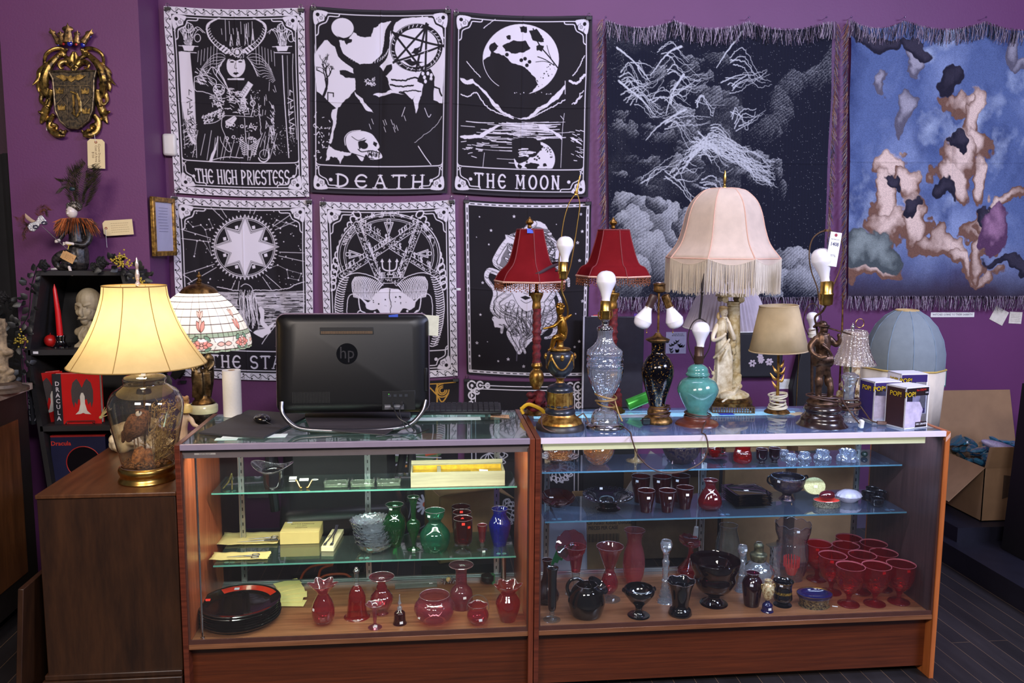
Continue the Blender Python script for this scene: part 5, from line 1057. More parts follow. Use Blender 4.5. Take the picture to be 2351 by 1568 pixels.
def jack(name,label,cx,pb,foot,body,mouth,M1,M2,Z=FL):
 t=thing(name,label,V,(*spot(cx,pb,Z,foot[0][0])[:2],Z));yy=t.location[1]
 vs('','','',cx,pb,[(foot[0][0],None)]+foot[1:],Z,M2,parent=t,part='foot');vs('','','',cx,pb,body,Z,M1,parent=t,part='body',yc=yy,fn=ribs(12,.03));m_=mpp(t.location[0],yy,Z)
 (u,v,r,tl,sx)=mouth;c_=at(u,v,yy)
 g=G().lathe([(r*.25,-.02),(r*.5,-.004),(r*.85,.0),(r,.004),(r-.002,.005)],48,Matrix.Translation((c_[0]-t.location[0],0,c_[2]-Z))@Matrix.Rotation(tl,4,'X')@Matrix.Rotation(sx,4,'Y'),ring(10,.06,.004,.4));obj('flared_mouth',g,M1,t);return t
jack('pulpit_vase','cranberry jack in the pulpit vase with broad upturned mouth',1321,1372,[(24,0),(20,1366),(6,1350),(8,1330),(10,1312)],[(10,1312),(15,1280),(20,1262),(24,1255)],(1311,1252,.062,.95,-.35),CRAN,CLEAR)
t=thing('ball_pitcher','round dark glass ball pitcher with big curved handle','pitcher',(*spot(1346,1420,FL,24)[:2],FL));_,X,Y,m=vs('','','',1346,1420,[(22,None),(34,1410),(42,1385),(42,1372),(34,1352),(24,1342)],FL,thin((50,10,20),(20,2,8),.12,(30,4,12),refl=1.6),parent=t,part='body')
obj('spout_neck',G().lathe([(.036,0),(.033,.012),(.036,.028),(.044,.04),(.0435,.042),(.034,.028),(.030,.010)],36,Matrix.Translation((.018,-.012,.088))@Matrix.Rotation(.55,4,'Y')@Matrix.Rotation(.25,4,'X')),BLKG,t)
obj('handle',G().tube(cr([(-.012,0,.125),(-.035,0,.140),(-.062,0,.135),(-.075,0,.110),(-.066,0,.075)],6),.0065,10),BLKG,t)
t=thing('trumpet_vase','cranberry swirl trumpet vase with clear applied beads',V,(*spot(1398,1386,FL,26)[:2],FL));yy=t.location[1]
vs('','','',1398,1386,[(26,None),(24,1380),(5,1370),(5,1364)],FL,CLEAR,parent=t,part='foot',stick=(8,1374));_,X,Y,m=vs('','','',1398,1386,[(5,1364),(17,1352),(20,1338),(14,1318),(10,1308),(16,1290),(24,1268),(31,1254)],FL,CRAN,parent=t,part='body',yc=yy,fn=ribs(14,.03,0,1,4))
g=G()
for k in range(14):a=k*.9;g.ell((math.cos(a)*.021,math.sin(a)*.021,.098-.004*k+.03),(.004,)*3,6)
obj('applied_beads',g,CLEAR,t)
jack('etched_vase','tall red to clear vase etched with flowers',1454,1346,[(13,0),(13,1342),(14,1340)],[(14,1340),(22,1318),(25,1290),(22,1265),(16,1245),(19,1225),(24,1217)],(1454,1217,.001,0,0),thin((236,150,150),(160,50,60),.22,(216,120,130),bumpy=.3,bsc=60),CRANR)
t=thing('compote','small black glass pedestal bowl with two ear handles','bowl',(*spot(1466,1424,FL,26)[:2],FL));yy=t.location[1]
vs('','','',1466,1424,[(26,None),(23,1415),(10,1405),(9,1392),(22,1378),(34,1362),(35,1352),(31,1348)],FL,BLKG,parent=t,part='bowl',inner=True,stick=(-22,1408))
for s_ in(-1,1):obj('handle',G().tube(cr([(s_*.045,0,.088),(s_*.062,.003,.097),(s_*.058,.006,.108)],5),.0035,8),BLKG,t)
def candlestick(cx,pb,sc,label,py0,Z=FL):
 t=thing('candlestick',label,'candlestick',(*spot(cx,pb,Z,20*sc)[:2],Z));yy=t.location[1];H_=pb-py0
 f=lambda q:pb-H_*q
 vs('','','',cx,pb,[(20*sc,None),(20*sc,f(.06)),(16*sc,f(.12)),(12*sc,f(.22)),(8*sc,f(.34)),(10*sc,f(.38)),(7*sc,f(.42)),(8*sc,f(.62)),(9*sc,f(.68)),(6*sc,f(.72)),(7*sc,f(.8))],Z,CRYS,n=14,parent=t,part='stem',k=3)
 vs('','','',cx,pb,[(7*sc,f(.8)),(13*sc,f(.88)),(14*sc,f(.95)),(11*sc,f(.99))],Z,CRYS,n=14,parent=t,part='candle_cup',yc=yy,stick=(3,f(.93)),k=3);return t
candlestick(1526,1389,1,'tall cut crystal candlestick in the middle of the showcase floor',1240);candlestick(1701,1362,.82,'shorter cut crystal candlestick right of the big purple compote',1252)
vs('ruffled_vase','black glass vase with flared wavy rim and round foot',V,1561,1420,[(24,0),(27,1408),(24,1398),(19,1390),(21,1370),(25,1350),(32,1334)],FL,BLKG,60,ring(6,.06,.006,.8),inner=False)
jack('pulpit_vase','ribbed red bottle vase with flat tilted mouth behind the black vase',1584,1330,[(13,0),(14,1328)],[(14,1328),(27,1318),(29,1308),(16,1290),(8,1278),(6,1262),(7,1248)],(1583,1243,.046,.35,.12),CRANR,CRANR)
vs('footed_compote','large purple black glass compote on a flared foot','bowl',1638,1399,[(32,0),(30,1388),(17,1376),(15,1366),(36,1352),(47,1332),(46,1318),(54,1300),(57,1285)],FL,VIOG,48,ribs(10,.012,.3,.7),inner=True)
vs('glass_chimney','clear thin glass bulb vase near the back rail',V,1668,1334,[(18,0),(24,1310),(27,1275),(28,1250),(22,1225),(20,1215),(21,1206)],FL,CLEAR,ell=1)
t=thing('oil_lamp_font','clear glass oil lamp font with tarnished brass burner','lamp',(*spot(1738,1358,FL,36)[:2],FL));yy=t.location[1]
vs('','','',1738,1358,[(34,None),(32,1350),(20,1340),(34,1322),(36,1308),(26,1295),(16,1288)],FL,CRYS,parent=t,part='font',n=40);vs('','','',1738,1358,[(16,1288),(18,1282),(19,1272),(11,1266),(11,1252),(7,1246)],FL,aged((70,70,56),(130,124,96),.4,.7),parent=t,part='burner',yc=yy)
vs('shouldered_vase','plain dark purple vase with white sticker in the front row',V,1725,1395,[(15,0),(17,1388),(21,1360),(23,1340),(18,1328),(13,1322),(15,1315)],FL,thin((100,24,60),(44,6,26),.25,(84,16,46),refl=1.4),stick=(-10,1336))
t=thing('porcelain_urn','tiny gold and blue porcelain urn with painted figures and handles','urn',(*spot(1761,1409,FL,14)[:2],FL));yy=t.location[1];DBL=plain((24,20,66),.12,0,.1,coat=.5);GP=aged((110,84,36),(214,180,110),.25,.7,90)
vs('','','',1761,1409,[(14,None),(14,1402),(12,1398),(11,1388),(6,1383),(4,1378)],FL,DBL,parent=t,part='foot',stick=(1,1394));vs('','','',1761,1409,[(4,1378),(10,1370),(14,1356),(12,1344),(8,1338),(9,1332)],FL,aged((150,110,70),(232,214,170),.25,.2,120,.1),parent=t,part='body',yc=yy)
for s_ in(-1,1):obj('handle',G().tube(cr([(s_*.014,0,.103),(s_*.026,0,.106),(s_*.024,0,.088),(s_*.019,0,.078)],4),.0022,6),GP,t)
t=thing('porcelain_cup','black porcelain cup vase with gold pattern and foot','cup',(*spot(1796,1397,FL,21)[:2],FL));yy=t.location[1]
vs('','','',1796,1397,[(21,None),(19,1390),(12,1384),(21,1374),(20,1360),(19,1345),(23,1334)],FL,BLKG,parent=t,part='body',inner=True,stick=(-13,1337));vs('','','',1796,1397,[(20.4,1372),(19.9,1355)],FL,aged((20,16,16),(200,160,70),.3,.6,160),parent=t,part='gold_pattern',yc=yy,base=False,lip=0,sm=False)
vs('','','',1796,1397,[(23.2,1335),(23.4,1333.5)],FL,GOLD,parent=t,part='gold_rim',yc=yy,base=False,lip=0,sm=False)
t=thing('porcelain_ashtray','oval cobalt blue porcelain box ashtray with gold trim','ashtray',(*spot(1868,1404,FL,36)[:2],FL));yy=t.location[1]
vs('','','',1868,1404,[(36,None),(38,1398),(33,1385),(35,1374),(38,1368)],FL,aged((22,18,40),(150,130,90),.2,.5,140),parent=t,part='body',ell=.8);vs('','','',1868,1404,[(38,1368),(41,1364),(41,1362),(31,1360),(28,1366),(1,1367)],FL,DBL,parent=t,part='tray',yc=yy,ell=.8,base=False,lip=0,sm=False)
for q in(40.5,31.5):obj('gold_line',G().torus(q*mpp(*t.location),.0009,48,5,Matrix.Translation((0,0,at(1868,1361.2,yy)[2]-FL)),(1,.8)),GOLD,t)
o,X,Y,m=vs('scalloped_vase','tall crystal vase with scalloped bowl rim and fluted body',V,1815,1338,[(26,0),(25,1325),(33,1300),(36,1270),(34,1248),(32,1240),(38,1222),(40,1205)],FL,thin((232,222,232),(120,100,120),.06,(220,210,225),refl=2.2,bumpy=.25,bsc=90),72,lambda t,a,r,z:(r*(1+(.03*math.cos(24*a) if t<.6 else 0)),z+(.010*abs(math.cos(5*a)) if t>.88 else 0)),stick=(-6,1208))
sc_=thing('red_candle_cup','red candle cup seen through the scalloped crystal vase','candle',(X,Y,FL+.018));obj('cup',G().lathe([(1e-4,0),(.018,0),(.026,.02),(.028,.034),(.024,.036)],24),plain((214,30,26),.3,emit=.0),sc_)
g=G()
for k in range(16):a=k*PI/8;g.tube([(.03*math.cos(a),.03*math.sin(a),.034),(.031*math.cos(a),.031*math.sin(a),.075)],.0028,6)
obj('candle_stripes',g,plain((226,40,30),.3),sc_)
p=on(1782,1330,FL);t=thing('square_pitcher','slender square cut crystal pitcher with flat pouring lip','pitcher',(p[0],p[1]+.022,FL),.15)
obj('body',G().lathe([(1e-4,0),(.026,0),(.023,.03),(.021,.11),(.026,.14)],4,Matrix.Rotation(PI/4,4,'Z')),CRYS,t,ang=.3);obj('lip',G().box((-.006,0,.144),(.058,.036,.005),ry=-.12),CLEAR,t,bevel=.001)
o=obj('statuette',G().limb([(0,0,.0,.02),(0,0,.05,.016),(0,0,.085,.012)]).ell((0,0,.105),(.013,.014,.017)).ell((0,0,.118),(.015,.015,.006)),aged((60,66,72),(110,116,120),.6,.2),loc=(at(1708,1280,YB-.05)[0],YB-.045,FL),remesh=.003);tag(o,'small grey green helmeted figure behind the clear bulb vase','figurine')
p=on(1917,1393,FL);o=obj('paper_scrap',G().box((0,0,.001),(.02,.006,.001),rz=-.4),PAPER,loc=(p[0],p[1],FL+.0005),smooth=False);tag(o,'small white paper scrap lying in front of the goblets','paper')
# --- right case, middle shelf ---
p=on(1288,1176,SR1);o=obj('sauce_bowl',G().lathe([(1e-4,0),(.035,0),(.058,.016),(.067,.03),(.069,.031),(.066,.029),(.055,.014),(.03,.005),(1e-4,.005)],48,None,ribs(40,.01)),RUBYD,loc=(p[0]-.004,p[1]+.07,SR1+.002),rot=(.20,0,0));tag(o,'shallow ruby glass bowl at the left end of the middle shelf','bowl');obj('price_sticker',G().box((-.02,.03,.012),(.016,.008,.0005)),STK,o,smooth=False)
o.rotation_euler=(.22,0,0);o.location[2]=SR1+.012
t=thing('cake_stand','black glass cake stand with openwork looped rim','cake stand',(*spot(1395,1176,SR1,29)[:2],SR1));yy=t.location[1];_,X,Y,m=vs('','','',1395,1176,[(29,None),(28,1166),(20,1160),(32,1150),(50,1142),(58,1138)],SR1,BLKG,parent=t,part='plate',lip=0);zt=at(1395,1136,yy)[2]-SR1
g=G()
for k in range(30):a=2*PI*k/30;g.torus(.0068,.0013,12,5,Matrix.Translation((math.cos(a)*.0945,math.sin(a)*.0945,zt+.002))@Matrix.Rotation(a,4,'Z')@Matrix.Rotation(-.4,4,'Y'))
obj('looped_rim',g,plain((20,22,40),.1,.2,.1,coat=.5),t);sticker(t,(0,0),.001,0,.03)
for c_ in[x for x in bpy.data.objects if x.parent==t and x.name.startswith('price')]:c_.location=(-.015,.06,zt+.008)
o0,X,Y,m=vs('tumbler','front left ruby tumbler with white sticker','tumbler',1483,1178,[(13,0),(15,1160),(18,1145),(20,1126)],SR1,RUBYD,stick=(0,1138),group='ruby tumblers');h_=at(1483,1126,Y)[2]-SR1
for u,v,lb in((1533,1126,'front middle ruby tumbler of the six'),(1573,1119,'front right ruby tumbler of the six')):
 p=on(u,v,SR1+h_);dup(o0,(p[0],p[1],SR1+.0006),label=lb)
o0,X,Y,m=vs('tumbler','taller ruby tumbler at the back left with white sticker','tumbler',1470,1156,[(14,0),(16,1135),(20,1115),(21.5,1093)],SR1,RUBYD,stick=(-13,1100),group='ruby tumblers');h_=at(1470,1093,Y)[2]-SR1
for u,v,lb in((1520,1094,'taller ruby tumbler in the middle of the back row'),(1563,1092,'taller ruby tumbler at the right of the back row')):
 p=on(u,v,SR1+h_);dup(o0,(p[0],p[1],SR1+.0006),label=lb)
vs('bottle_vase','pear shaped red glass vase between tumblers and square plates',V,1629,1172,[(14,0),(24,1163),(27,1150),(20,1132),(12,1120),(12,1110),(17,1102)],SR1,thin((170,40,60),(90,8,20),.3,(140,20,36),refl=1.3),stick=(6,1140))
p0,p1=on(1683,1171,SR1),on(1788,1166,SR1);pw=(p1[0]-p0[0])*1.12
SQ=G().lathe([(1e-4,0),(.07,0),(.10,.008),(.103,.009),(.10,.0095),(.066,.003),(1e-4,.003)],4,Matrix.Rotation(PI/4,4,'Z')).mesh('square_plate',BLKG,ang=.5)
for i in range(8):
 o=bpy.data.objects.new('square_plate',SQ);C.objects.link(o);o.location=(p0[0]+pw*.40+R.uniform(-.002,.002),p0[1]+.085,SR1+.001+i*.0068);o.rotation_euler=(0,0,.06+R.uniform(-.02,.02));o.scale=(1.05,1.05,1)
 tag(o,['bottom square black glass plate of the stack','second square black plate from the bottom','third square black plate from the bottom','fourth square black plate from the bottom','fourth square black plate from the top','third square black plate from the top','second square black plate from the top','topmost square black glass plate with white price sticker'][i],'plate','stacked square black plates')
obj('price_sticker',G().box((0,0,.0036),(.018,.01,.0005)),STK,o,smooth=False)
t=thing('carnival_cup','dark iridescent two handled footed bowl with beaded rim','bowl',(*spot(1806,1151,SR1,18)[:2],SR1));yy=t.location[1];vs('','','',1806,1151,[(18,None),(16,1143),(10,1136),(14,1130),(30,1122),(38,1108),(40,1095)],SR1,CARN,parent=t,part='bowl',inner=True,stick=(-32,1098,STK))
for s_ in(-1,1):obj('handle',G().tube(cr([(s_*.062,0,.092),(s_*.082,0,.096),(s_*.084,0,.075),(s_*.060,0,.055)],5),.004,8),BLKG,t)
g=G();zt=at(1806,1093.5,yy)[2]-SR1;[g.ell((.065*math.cos(a),.065*math.sin(a),zt),(.0022,)*3,5) for a in np.linspace(0,2*PI,52)];obj('beaded_rim',g,CHROME,t)
t=thing('trinket_box','open oval filigree trinket box lined red with a ruby cabochon','box',(*spot(1897,1171,SR1,31)[:2],SR1));yy=t.location[1]
vs('','','',1897,1171,[(31,None),(31.5,1160),(31,1147)],SR1,aged((70,64,52),(216,206,176),.3,.8,260,.8),parent=t,part='body',ell=.7,sm=False);vs('','','',1897,1171,[(29.5,1148.5),(1,1149)],SR1,plain((200,44,26),.8),parent=t,part='lining',yc=yy,base=False,lip=0,ell=.7,sm=False)
obj('ruby_cabochon',G().ell((0,0,.043),(.034,.024,.021),12),thin((150,30,50),(60,4,14),.5,(130,24,40),refl=2),t)
obj('open_lid',G().lathe([(1e-4,0),(.034,0),(.043,-.004),(.045,-.001),(.043,.004),(1e-4,.005)],40,Matrix.Translation((-.028,.055,.066))@Matrix.Rotation(1.2,4,'X')@Matrix.Diagonal((1.05,.8,1,1))),aged((178,170,116),(206,200,150),.45,.5,200,.2),t)['label']='pale gold lid leaning open'
obj('price_sticker',G().box((-.026,.047,.066),(.014,.0006,.010),rx=-.3),STK,t,smooth=False)
p=on(1960,1158,SR1);t=thing('shell_dish','frosted glass shell shaped covered dish','dish',(p[0],p[1]+.04,SR1));FR=plain((170,166,186),.3,0,.1,40,.2)
obj('dish_base',G().lathe([(1e-4,0),(.025,0),(.044,.018),(.046,.024)],40,Matrix.Diagonal((1.1,.85,1,1)),ribs(20,.03)),FR,t);obj('shell_lid',G().lathe([(.047,.024),(.042,.036),(.026,.046),(1e-4,.050)],48,Matrix.Diagonal((1.1,.85,1,1)),lambda t,a,r,z:(r*(1+.05*math.cos(a*14)*(1-t)),z)),FR,t)
for i,(u,v,lb) in enumerate(((1992,1151,'left black glass salt cup beside the frosted shell dish'),(2013,1164,'front black glass salt cup at the shelf corner'),(2002,1141,'rear black glass salt cup beside the shell dish'),(2020,1149,'right rear black glass salt cup near the side panel'))):
 vs('salt_cup',lb,'cup',u,v,[(12,0),(14,v-6),(14,v-18),(15,v-21)],SR1,BLKG,28,group='black salt cups',inner=True)
# --- right case, top shelf ---
p=on(1290,1070,SR2);t=thing('fruit_bowl','amber iridescent glass bowl on scalloped plate at the left of the top shelf','bowl',(p[0],p[1]+.07,SR2));obj('plate',G().lathe([(1e-4,.004),(.03,.004),(.05,.012),(.078,.022),(.079,.024),(.05,.015),(1e-4,.006)],48,None,ring(24,.02,.002,.5)),AMBER,t)
obj('bowl',G().lathe([(.025,.012),(.04,.02),(.052,.042),(.056,.052)],40,None,ribs(12,.03)),AMBER,t)
vs('fruit_bowl','round amber pressed glass bowl beside the amber plate','bowl',1373,1068,[(17,0),(19,1062),(32,1048),(37,1032),(36,1020)],SR2,AMBER,40,ring(10,.05,.004,.8))
vs('pedestal_dish','pale gold pedestal dish on a thin stem','dish',1459,1063,[(22,0),(20,1058),(4,1050),(3.5,1035),(6,1020),(20,1008),(40,996)],SR2,thin((245,225,180),(170,130,70),.3,(235,205,150),refl=2,bumpy=.3),48,ring(8,.08,.006,.7))
t=thing('carnival_bowl','dark iridescent footed bowl with glowing cobalt base','bowl',(*spot(1563,1066,SR2,24)[:2],SR2));yy=t.location[1];vs('','','',1563,1066,[(20,None),(26,1058),(36,1046),(43,1030),(44,1020)],SR2,CARN,parent=t,part='bowl',fn=ring(10,.05,.004,.8));
for k in range(4):a=.7+k*PI/2;obj('foot',G().tube(cr([(.055*math.cos(a),.055*math.sin(a),.03),(.06*math.cos(a),.06*math.sin(a),.01),(.064*math.cos(a),.064*math.sin(a),0.002)],4),.004,8),CARN,t)
obj('cobalt_base',G().lathe([(1e-4,.0004),(.03,.0004),(.034,.006)],28),thin((50,50,250),(20,20,180),.5,(40,40,240),refl=1),t)['label']='cobalt blue base'
t=thing('cup_and_saucer','red glass teacup on its saucer on the top shelf','cup',(*spot(1640,1056,SR2,16)[:2],SR2));obj('saucer',G().lathe([(1e-4,.001),(.02,.001),(.05,.009),(.0515,.010),(.02,.003),(1e-4,.003)],40),RUBYD,t);obj('cup',G().lathe([(.012,.006),(.022,.014),(.027,.034),(.029,.04)],32),RUBY,t);obj('handle',G().torus(.009,.0022,20,6,Matrix.Translation((.034,0,.026))@Matrix.Rotation(PI/2,4,'X')),RUBY,t)
vs('globe_vase','round ruby glass vase in the middle of the top shelf',V,1704,1066,[(12,0),(20,1058),(21,1045),(17,1030),(19,1020)],SR2,RUBY,stick=(-15,1033))
for u,v,lb in((1748,1065,'left small purple footed glass on the top shelf'),(1777,1063,'right small purple footed glass on the top shelf')):
 vs('footed_glass',lb,'glass',u,v,[(9,0),(6,v-5),(12,v-12),(13,v-24),(13,v-34)],SR2,PURG,group='small purple footed glasses')
CR=G().lathe([(1e-4,0),(.036,0),(.038,.008),(.026,.024),(.030,.038),(.026,.040),(.016,.02),(1e-4,.016)],40,None,ribs(10,.09))
for u,v,s_,lb in((1822,1059,.62,'star shaped crystal candle holder at the left of the clear group'),(1853,1057,.7,'small crystal jug shaped holder second of the clear group'),(1896,1058,.9,'round faceted crystal bowl in the middle of the clear group'),(1956,1063,1.12,'upturned ribbed crystal dish at the right of the clear group'),(1806,1048,.55,'little crystal holder at the back left of the clear group')):
 p=on(u,v,SR2);o=obj('crystal_holder',CR,CRYSB);o.location=(p[0],p[1]+.035*s_,SR2+.0005);o.scale=(s_,)*3;tag(o,lb,'candle holder','clear crystal pieces')
p=on(1987,1050,SR2);o=obj('stopper',G().ell((0,0,.012),(.014,.014,.012)),plain((20,40,34),.1,coat=.5),loc=(p[0],p[1]+.01,SR2));tag(o,'dark green glass stopper at the right end of the top shelf','stopper')
# ---------------- lamps on the right showcase ----------------
def loc(t,u,v,Y=None):
 p=at(u,v,t.location[1] if Y is None else Y);return(p[0]-t.location[0],0 if Y is None else Y-t.location[1],p[2]-t.location[2])
def lamp(name,label,cx,pb,hw,Z=TOP,group=None):
 X,Y,m=spot(cx,pb,Z,hw);return thing(name,label,'lamp',(X,Y,Z+.0006),group=group),m
def lv(t,part,cx,prof,mat,n=36,**k):return vs('','','',cx,sum(q[1] or 0 for q in prof)/max(1,sum(q[1] is not None for q in prof)),prof,t.location[2],mat,n,parent=t,part=part,yc=t.location[1],**k)[0]
def bulb(t,u,y0,y1,hw,rot=None,mat=None,mt='socket'):
 a,b=loc(t,u,y0),loc(t,u,y1);L=b[2]-a[2];r=hw*mpp(*t.location)
 P=cr([(r*.42,0,0),(r*.44,0,L*.12),(r*.62,0,L*.32),(r*.97,0,L*.58),(r,0,L*.68),(r*.9,0,L*.84),(r*.55,0,L*.96),(.0005,0,L)],4)
 M=Matrix.Translation(a)@(rot or Matrix.Identity(4));return obj('light_bulb',G().lathe([(p[0],p[2]) for p in P],28,M),BULB,t)
def socket(t,u,y0,y1,hw,mat=BRASS,rot=None):
 a,b=loc(t,u,y0),loc(t,u,y1);L=b[2]-a[2];r=hw*mpp(*t.location);M=Matrix.Translation(a)@(rot or Matrix.Identity(4))
 return obj('socket',G().lathe([(r*.5,0),(r*.95,L*.06),(r,L*.2),(r,L*.42),(r*1.06,L*.45),(r*1.06,L*.5),(r*.95,L*.54),(r*.95,L*.96),(r*.8,L)],24,M,cap=(True,True)),mat,t)
def cord_coil(t,r,z0,z1,n,mat,rad=.0028,loops=(),seed=1,sy=1.0):
 rg=random.Random(seed);P=[];N=n*16
 for i in range(N+1):
  a=2*PI*i/16;q=i/N;rr=r*(1+.12*math.sin(a*.37+seed)+rg.uniform(-.01,.01));P.append((rr*math.cos(a),rr*math.sin(a)*sy,z0+(z1-z0)*(.5+.5*math.sin(q*PI*3.3+seed))+.004*math.sin(a+seed)))
 P+=[tuple(p) for p in loops]
 return obj('power_cord',G().tube(cr(P,2),rad,6),mat,t)
BCORD=plain((74,48,38),.5,0,.1);GCORD=plain((150,120,70),.4,.2,.1);WCORD=plain((214,206,184),.5,0,.04)
REDF=shade_mat((128,30,36),.25,name='red_silk');REDFAB=aged((66,10,16),(120,26,32),.7,0,60,.5);FRG=aged((60,28,20),(170,96,60),.5,.3,200,.5)
GILT=aged((124,84,34),(200,154,78),.35,.85,45,.3)
def panelshade(t,name,cx,prof,mat,sides,rot=0,n=6,trim=None,dz=0,sx=1,part='shade',tilt=None):
 Yt=t.location[1];m=mpp(*t.location);X0=at(cx,(prof[0][1]+prof[-1][1])/2,Yt)[0]-t.location[0]
 P=cr([(h*m,0,at(cx,y,Yt)[2]-t.location[2]) for h,y in prof],4);g=G()
 def f(tt,a,r,z):
  q=((a-rot)%(2*PI/sides))-PI/sides;return r*math.cos(PI/sides)/math.cos(q)*.55+r*.45*(1 if True else 1),z
 M=Matrix.Translation((X0,0,0))@(tilt or Matrix.Identity(4));k=8
 g.lathe([(p[0],p[2]) for p in P],sides*k,M,lambda tt,a,r,z:(r*(math.cos(PI/sides)/math.cos(((a-rot)%(2*PI/sides))-PI/sides)),z))
 o=obj(part,g,mat,t,solid=.0015)
 if trim:
  g=G()
  for s_ in range(sides):a=rot+2*PI*s_/sides;g.tube([(p[0]*math.cos(a),p[0]*math.sin(a),p[2]) for p in P],.0022,6,M=M)
  for p in(P[0],P[-1]):g.tube([(p[0]*math.cos(PI/sides)/math.cos(((a)%(2*PI/sides))-PI/sides)*math.cos(a+rot),p[0]*math.cos(PI/sides)/math.cos(((a)%(2*PI/sides))-PI/sides)*math.sin(a+rot),p[2]) for a in np.linspace(0,2*PI,sides*8+1)],.003,6,M=M)
  obj('shade_trim',g,trim,o)
 return o,P,X0,M
def redlamp(cx,pb,label,scx,top,bot,strap,colx,Y=None):
 X,Yl,m=spot(cx,pb,TOP,30);Yl=Y or Yl;X=at(cx,pb,Yl)[0];m=mpp(X,Yl,TOP)
 t=thing('red_table_lamp',label,'lamp',(X,Yl,TOP+.0006),group=None)
 obj('base_plate',G().lathe([(1e-4,0),(30*m,0),(30*m,.006),(24*m,.012),(20*m,.03)],32),DBRASS,t)
 g=G();rg=random.Random(cx)
 for k in range(26):a=rg.uniform(0,2*PI);r_=rg.uniform(.3,1)*24*m;g.ell((r_*math.cos(a),r_*math.sin(a),rg.uniform(.022,.085)),(.017,.017,.013),7)
 g.lathe([(1e-4,.015),(.034,.015),(.04,.05),(.02,.09)],20);obj('fabric_ruffle',g,REDFAB,t,remesh=.005)
 lv(t,'urn',colx,[(8,893),(14,882),(17,868),(15,856),(8,846),(13,840),(10,832)],GILT)
 z0,z1=loc(t,colx,838)[2],loc(t,colx,708)[2];xo=loc(t,colx,800)[0];P=[(xo,0,z0+(z1-z0)*i/24) for i in range(25)]
 obj('wrapped_column',G().tube(P,[9.5*m*(1+.14*math.sin(i*1.9)+.05*math.sin(i*4.1)) for i in range(25)],14),REDFAB,t)
 lv(t,'capital',colx,[(9,710),(10,704),(9,692),(12,684),(15,676),(14,672),(5,670),(5,645)],GILT)
 o,P,X0,M=panelshade(t,'',scx,[(w_,y) for w_,y in((top[0],top[1]),(top[0]*1.2,top[1]+30),(top[0]*1.62,top[1]+75),(bot[0]*.86,bot[1]-20),(bot[0],bot[1]))],REDF,6,rot=-PI/2+.16,trim=plain((120,40,44),.7))
 obj('socket_stem',G().tube([loc(t,scx,680),loc(t,scx,top[1]-2)],.003),DBRASS,t)
 lv(t,'finial',scx,[(2,top[1]-2),(5,top[1]-5),(4,top[1]-10),(8,top[1]-14),(9,top[1]-18),(4,top[1]-24),(1,top[1]-29)],GILT,n=12)
 g=G();rb_,zb_=P[-1][0],P[-1][2]
 for k in range(110):
  a=2*PI*k/110+.16-PI/2;r_=rb_*math.cos(PI/6)/math.cos((2*PI*k/110)%(PI/3)-PI/6);l=.022+.006*((k*7)%3)
  for j in range(4):g.ell((X0+r_*math.cos(a),r_*math.sin(a),zb_-.004-l*j/3.4),(.0024,.0024,.0034),4)
 f=obj('beaded_fringe',g,FRG,t);f['label']='amber and red glass bead fringe'
 g=G()
 for k in range(49):a=-PI/2+.16+2*PI*k/48;g.add([],[])
 obj('cream_band',G().tube([(X0+rb_*1.0*math.cos(PI/6)/math.cos((a)%(PI/3)-PI/6)*math.cos(a+.16-PI/2),rb_*math.cos(PI/6)/math.cos((a)%(PI/3)-PI/6)*math.sin(a+.16-PI/2),zb_+.001) for a in np.linspace(0,2*PI,49)],.0035,6),plain((216,170,150),.8),t)['label']='pale cream edge band'
 if strap:
  g=G();
  pts=[]
  for a in np.linspace(0,2*PI,49):r_=rb_*.83*math.cos(PI/6)/math.cos((a)%(PI/3)-PI/6);pts.append((X0+r_*math.cos(a+.16-PI/2)*1.02,r_*math.sin(a+.16-PI/2)*1.02,zb_+.028+.045*math.cos(a+.16-PI/2)))
  obj('dark_strap',g.tube(pts,.006,6,flat=.35),plain((52,22,28),.6),t);obj('blue_tape',G().box((X0-.004,-P[1][0]*.95,P[0][2]-.006),(.026,.001,.018),rx=-.3),plain((60,84,190),.6),t,smooth=False)
 return t
t=redlamp(1232,956,'red paneled lamp at the left end with blue tape and a dark strap',1216,(30,527),(82,646),True,1232)
obj('yellow_ribbon',G().tube(cr([(-.07,-.055,.03),(-.045,-.06,.05),(-.02,-.062,.045),(.01,-.065,.03),(.025,-.06,.012)],4),.007,6,flat=.4).tube([(-.07,-.055,.03),(-.06,-.058,.012)],.006,6),plain((206,160,20),.6),t)
t=redlamp(1405,957,'red paneled lamp standing behind the crystal urn lamp',1408,(35,528),(84,634),False,1407,Y=3.26)
# cherub lamp
t,m=lamp('cherub_lamp','black and gold lamp with a gilt cherub holding a bare bulb and tall harp',1286,995,55)
BKM=plain((30,34,44),.35,.1,.15,coat=.3);cx=1286
lv(t,'plinth',cx,[(55,None),(56,984),(55,974),(50,969)],plain((34,28,28),.4),sm=False);lv(t,'gold_skirt',cx,[(50,969),(46,962),(36,954),(33,949)],GILT,fn=ribs(36,.025),base=False)
lv(t,'foot',cx,[(33,949),(35,944),(32,938),(28,934),(30,930),(27,926)],BKM,base=False);lv(t,'fluted_drum',cx,[(27,940),(29,934),(28,902),(30,898)],GILT,fn=ribs(24,.05),base=False,sm=False)
lv(t,'drum_cap',cx,[(30,898),(30,892),(26,886),(16,882),(10,878)],BKM,base=False);lv(t,'waist',cx,[(12,880),(9,876),(9,870),(13,866)],GILT,base=False)
u_=lv(t,'urn',cx,[(10,867),(22,858),(30,845),(33,825),(31,812),(24,806),(14,804)],BKM,base=False);lv(t,'collar',cx,[(20,806),(24,803),(23,799),(12,797),(8,793),(8,785),(12,779)],GILT,base=False)
g=G();z1=loc(t,cx,815)[2];z2=loc(t,cx,845)[2];r1=33.5*m
